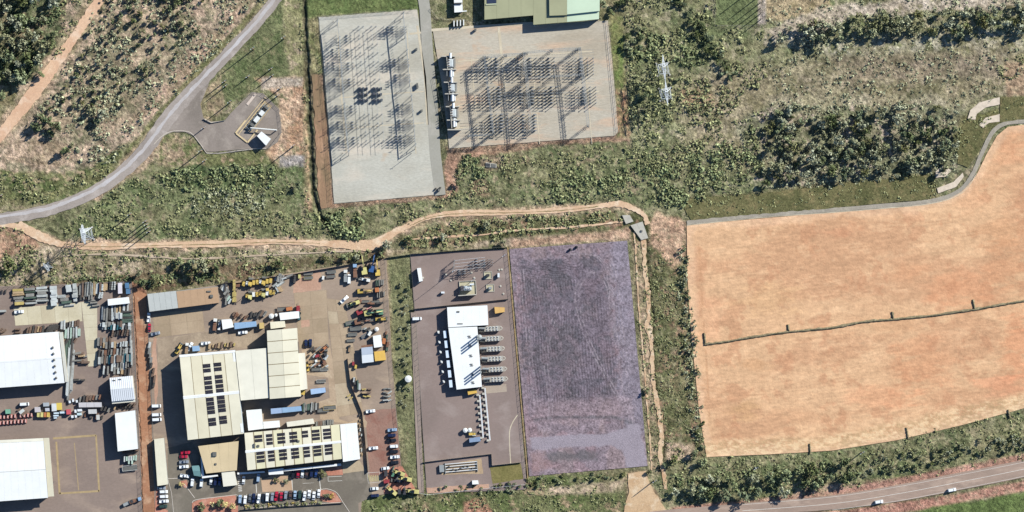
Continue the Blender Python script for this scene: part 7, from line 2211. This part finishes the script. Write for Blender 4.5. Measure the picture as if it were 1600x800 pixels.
# row of trees in the north-east
scatter([(1196, 60), (1230, 38), (1330, 24), (1480, 10), (1620, 2), (1640, 42), (1500, 52), (1330, 62), (1230, 66)], 62, 9.5, T("trees of the north-east belt", "tree in the belt at the upper right", ['grey', 'green', 'olive', 'grey'], 5, 11.5, 1.6))
scatter([(1190, 175), (1250, 165), (1300, 180), (1400, 165), (1500, 168), (1500, 210), (1478, 268), (1400, 276), (1300, 280), (1200, 292), (1190, 260)], 120, 9.5, T("trees of the eastern wood", "tree in the wood above the earthworks", ['grey', 'grey', 'green', 'grey', 'olive', 'dark'], 4.5, 11.5, 1.5))
# diagonal dark band
scatter([(1052, -10), (1064, -10), (1112, 62), (1150, 112), (1140, 126), (1100, 80), (1070, 30)], 22, 9, T("trees of the diagonal band", "dark tree in the diagonal band", ['dark', 'green'], 5, 7.5, 1.5))
scatter([(975, 50), (1005, 40), (1010, 80), (980, 88)], 9, 9, T("trees by the switchyard's north-east", "tree just east of the eastern switchyard", ['green', 'olive', 'dark'], 5, 8, 1.2))
# the roadside trees
scatter([(1045, 755), (1080, 748), (1200, 740), (1320, 722), (1325, 752), (1230, 768), (1100, 778), (1050, 775)], 22, 13, T("roadside trees", "rounded tree beside the highway", ['green', 'grey', 'green', 'dark'], 7, 14, 1.35))
scatter([(1320, 722), (1420, 704), (1520, 690), (1620, 676), (1620, 700), (1520, 712), (1420, 730), (1325, 748)], 50, 7.5, Sh("bushes of the highway hedge", "bush in the hedge along the highway", ['grey', 'green', 'grey', 'grey'], 4, 6.5, 1.5))
# bushes on the grass strip by the power lot
scatter([(624, 440), (638, 436), (642, 592), (640, 640), (626, 630), (618, 520)], 30, 6.5, Sh("bushes along the power station's west fence", "bush west of the power station", ['grey', 'green', 'grey'], 3, 5.5, 1.4))
scatter([(640, 762), (765, 760), (850, 742), (980, 738), (982, 746), (860, 758), (760, 772)], 34, 7, Sh("bushes below the empty lot", "bush south of the empty lot", ['olive', 'green', 'dark'], 3, 5.5, 1.3))
scatter([(1060, 380), (1076, 380), (1090, 560), (1104, 700), (1088, 700), (1066, 560)], 44, 7, Sh("bushes west of the earthworks", "bush along the earthworks' western rim", ['green', 'dark', 'grey'], 3, 6, 1.4))
for i in range(17):
    shrub(384 + i * 7.3 + rnd.uniform(-1, 1), 791.5 - i * .45, rnd.uniform(3.6, 4.8), 'olive' if i % 5 else 'yellow', f"clipped hedge bush along the staff car park, {ORD[i]} from the west", "hedge bushes of the staff car park", .9)
for p in ((316, 791, 9, 'dark', "dark tree in the red garden bed, westernmost"), (332, 788, 5, 'yellow', "small yellow shrub in the red garden bed"), (342, 786, 9, 'dark', "dark tree in the middle of the red garden bed"), (352, 787, 7, 'yellow', "golden tree in the red garden bed, western one"), (363, 792, 7, 'yellow', "golden tree in the red garden bed, eastern one"),
          (510, 774, 6, 'dark', "dark tree on the small curved traffic island"), (518, 775, 5, 'yellow', "yellow shrub on the small curved traffic island"), (504, 740, 7, 'olive', "olive tree at the end of the awning parking row"), (284, 756, 5, 'yellow', "golden shrub on the small island by the carport"), (432, 750, 5, 'olive', "olive tree on the tan entrance paving"), (447, 752, 5, 'grey', "bare grey tree on the tan entrance paving")):
    tree(*p, None, 1.2)
NW = [(165, 0), (440, -20), (385, 40), (300, 130), (250, 175), (180, 250), (120, 255), (115, 210), (60, 215), (50, 190), (110, 90)]
scatter([(168, 0), (330, -10), (320, 40), (260, 110), (190, 170), (125, 165), (70, 180), (120, 90)], 105, 9, Sh("scattered shrubs of the north-west scrub", "shrub between dirt track and bend road", ['grey', 'olive', 'green', 'grey', 'dark'], 3, 6.5, 2.0))
scatter([(190, -10), (300, -10), (290, 40), (230, 60), (200, 40)], 16, 11, T("small trees in the north-west scrub", "small tree beside the dirt track's upper end", ['grey', 'olive', 'green'], 5, 7, 1.8))

# uncountable low scrub: one object per stretch, thousands of little leaf clumps


def scrub(name, label, areas, dens=.8, seed=1):
    r = np.random.RandomState(seed)
    PTS, COL, SZ = [], [], []
    for poly, n, pal, smin, smax, clump in areas:
        n = int(n * dens)
        x0, x1 = min(p[0] for p in poly), max(p[0] for p in poly)
        y0, y1 = min(p[1] for p in poly), max(p[1] for p in poly)
        X, Y = r.uniform(x0, x1, n * 4), r.uniform(y0, y1, n * 4)
        d = poly_dist(poly, X, Y)
        cl = fbm(X, Y, clump, seed + 7, 3, .6)
        ok = (d + (fbm(X, Y, 12, seed + 3, 2) - .5) * 14 > 0) & (cl > r.uniform(.42, .56, len(X)))
        X, Y = X[ok][:n], Y[ok][:n]
        PTS.append(np.stack([(X - 800) * S, (400 - Y) * S], -1))
        a, b = np.array(PALS[pal][0]), np.array(PALS[pal][1])
        t = np.clip(r.uniform(0, 1, (len(X), 1)) * .7 + (cl[ok][:n, None] - .4) * .8, 0, 1)
        COL.append((a * (1 - t) + b * t) * r.uniform(.85, 1.25, (len(X), 1)))
        SZ.append(smin * .8 + (smax * 1.7 - smin) * r.uniform(0, 1, len(X)) ** 3.2)
    PTS, COL, SZ = np.vstack(PTS), np.vstack(COL), np.concatenate(SZ)
    NQ = 8
    n = len(PTS)
    d = r.normal(size=(n, NQ, 3))
    d /= np.linalg.norm(d, axis=-1, keepdims=True)
    d[..., 2] = np.abs(d[..., 2])
    c = np.zeros((n, NQ, 3))
    c[..., :2] = PTS[:, None]
    c += d * (SZ[:, None, None] * np.array([1, 1, 1.1])) * r.uniform(.4, 1, (n, NQ, 1))
    c[..., 2] -= .2
    nn = d + r.normal(size=d.shape) * .45
    nn /= np.linalg.norm(nn, axis=-1, keepdims=True)
    u = np.cross(nn, np.array([0.01, 0.02, 1.0]))
    u /= np.linalg.norm(u, axis=-1, keepdims=True)
    v = np.cross(nn, u)
    s_ = (SZ[:, None, None] * .25 + .16) * r.uniform(.6, 1.3, (n, NQ, 1))
    Q = np.stack([c + u * s_, c + v * s_ * .8, c - u * s_, c - v * s_ * .8], 2)
    nv = n * NQ * 4
    me = bpy.data.meshes.new(name)
    me.vertices.add(nv)
    me.vertices.foreach_set("co", Q.reshape(-1))
    me.loops.add(nv)
    me.loops.foreach_set("vertex_index", np.arange(nv, dtype=np.int32))
    me.polygons.add(n * NQ)
    me.polygons.foreach_set("loop_start", np.arange(0, nv, 4, dtype=np.int32))
    me.polygons.foreach_set("loop_total", np.full(n * NQ, 4, dtype=np.int32))
    me.update(calc_edges=True)
    a = me.color_attributes.new("Col", 'FLOAT_COLOR', 'POINT')
    cc = np.ones((nv, 4))
    cc[:, :3] = np.repeat(np.repeat(COL, NQ, 0) * r.uniform(.8, 1.2, (n * NQ, 1)), 4, 0)
    a.data.foreach_set("color", cc.ravel())
    me.materials.append(LEAFS)
    o = ob(name, me)
    return tag(o, label, "scrub", kind='stuff')


scrub("low_scrub", "grey-green low scrub scattered over the pale ground in the north-west", [([(165, -10), (440, -20), (380, 40), (300, 120), (250, 170), (180, 255), (115, 255), (50, 200), (110, 90)], 1500, 'grey', .6, 1.6, 22), ([(100, -10), (150, -10), (100, 70), (85, 90)], 90, 'olive', .5, 1.2, 15), ([(0, 265), (60, 275), (130, 268), (185, 240), (170, 275), (80, 310), (0, 325)], 420, 'olive', .5, 1.1, 14), ([(0, 0), (95, 0), (80, 80), (30, 135), (0, 135)], 500, 'dark', .8, 1.6, 30)], seed=4)
scrub("low_scrub", "green weeds filling the field south of the bend road", [([(180, 292), (250, 264), (470, 262), (500, 345), (530, 372), (70, 372), (115, 345)], 1700, 'olive', .5, 1.1, 18), ([(240, 266), (425, 258), (432, 292), (330, 300), (255, 290)], 900, 'green', .7, 1.6, 16), ([(300, 295), (420, 290), (420, 340), (300, 340)], 350, 'grey', .6, 1.2, 12)], seed=5)
scrub("low_scrub", "dark bushes lining the ditch elbow below the western switchyard", [([(498, 330), (540, 330), (572, 352), (568, 376), (530, 372), (505, 352)], 420, 'green', .8, 1.8, 14), ([(468, -10), (472, -10), (482, 300), (478, 300)], 120, 'olive', .4, .8, 14)], seed=6)
scrub("low_scrub", "olive weeds between the switchyards and the sandy track", [([(520, 326), (700, 310), (716, 250), (980, 222), (1040, 235), (1045, 325), (960, 312), (700, 326), (600, 364), (560, 368)], 2200, 'olive', .5, 1.1, 18), ([(720, 240), (756, 245), (760, 276), (720, 290)], 220, 'green', .6, 1.3, 12), ([(860, 285), (975, 262), (1000, 300), (860, 318)], 480, 'green', .6, 1.4, 14)], dens=.7, seed=7)
scrub("low_scrub", "mixed scrub covering the eastern field around the lattice towers", [([(975, -10), (1120, -10), (1120, 45), (1200, 45), (1190, 290), (1080, 325), (1040, 325), (985, 220)], 4200, 'olive', .5, 1.4, 26), ([(990, 230), (1060, 255), (1080, 320), (1040, 325), (1000, 290)], 650, 'green', .6, 1.7, 14), ([(1075, 240), (1180, 200), (1190, 280), (1090, 310)], 700, 'green', .6, 1.6, 16), ([(1000, 40), (1110, 90), (1090, 115), (1040, 90), (985, 90)], 500, 'green', .6, 1.6, 14)], dens=.62, seed=8)
scrub("low_scrub", "patchy grey-olive scrub across the pale fields at the upper right", [([(1200, 0), (1600, -10), (1620, 90), (1570, 160), (1500, 170), (1200, 170)], 2300, 'grey', .4, 1.1, 16), ([(1190, 170), (1510, 160), (1495, 270), (1300, 290), (1190, 300)], 1500, 'grey', .6, 1.4, 20), ([(1560, 90), (1600, 85), (1600, 125), (1560, 125)], 90, 'olive', .5, 1, 12)], dens=.6, seed=9)
scrub("low_scrub", "rough grass tussocks on the mown strip above the earthworks", [([(1058, 312), (1180, 302), (1460, 272), (1464, 305), (1300, 322), (1080, 340)], 1300, 'olive', .35, .7, 10), ([(1495, 220), (1505, 185), (1560, 170), (1540, 205), (1505, 255)], 260, 'olive', .35, .8, 8), ([(1565, 155), (1600, 152), (1600, 188), (1565, 190)], 140, 'olive', .3, .6, 8)], dens=.6, seed=10)
scrub("low_scrub", "weeds and bushes on the slope between sandy track and yards", [([(0, 390), (200, 388), (600, 390), (600, 400), (340, 440), (230, 450), (0, 446)], 1300, 'olive', .4, 1.1, 14), ([(100, 435), (340, 425), (340, 440), (100, 446)], 300, 'dark', .5, 1.2, 12), ([(610, 378), (700, 346), (960, 328), (980, 346), (780, 374), (640, 390)], 1100, 'olive', .45, 1.1, 12), ([(0, 350), (60, 378), (40, 436), (0, 440)], 120, 'olive', .4, 1, 14)], seed=11)
scrub("low_scrub", "weedy strip between the empty lot and the orange earthworks", [([(990, 375), (1050, 400), (1076, 430), (1104, 712), (1060, 730), (1018, 740), (1002, 560)], 2400, 'olive', .25, .6, 14), ([(1058, 400), (1076, 400), (1100, 690), (1080, 690)], 400, 'grey', .4, 1.0, 10)], seed=12)
scrub("low_scrub", "long grass and weeds between the earthworks and the highway", [([(1020, 745), (1100, 716), (1300, 706), (1600, 642), (1600, 715), (1300, 770), (1060, 790)], 3600, 'olive', .3, .8, 12), ([(1050, 745), (1320, 715), (1330, 755), (1080, 780)], 900, 'green', .6, 1.5, 14), ([(1320, 720), (1600, 674), (1600, 705), (1330, 752)], 600, 'green', .4, .9, 12)], dens=.42, seed=13)
scrub("low_scrub", "weeds on the verges at the bottom centre", [([(640, 772), (830, 748), (980, 742), (975, 800), (560, 800)], 700, 'olive', .35, .8, 14)], seed=14)
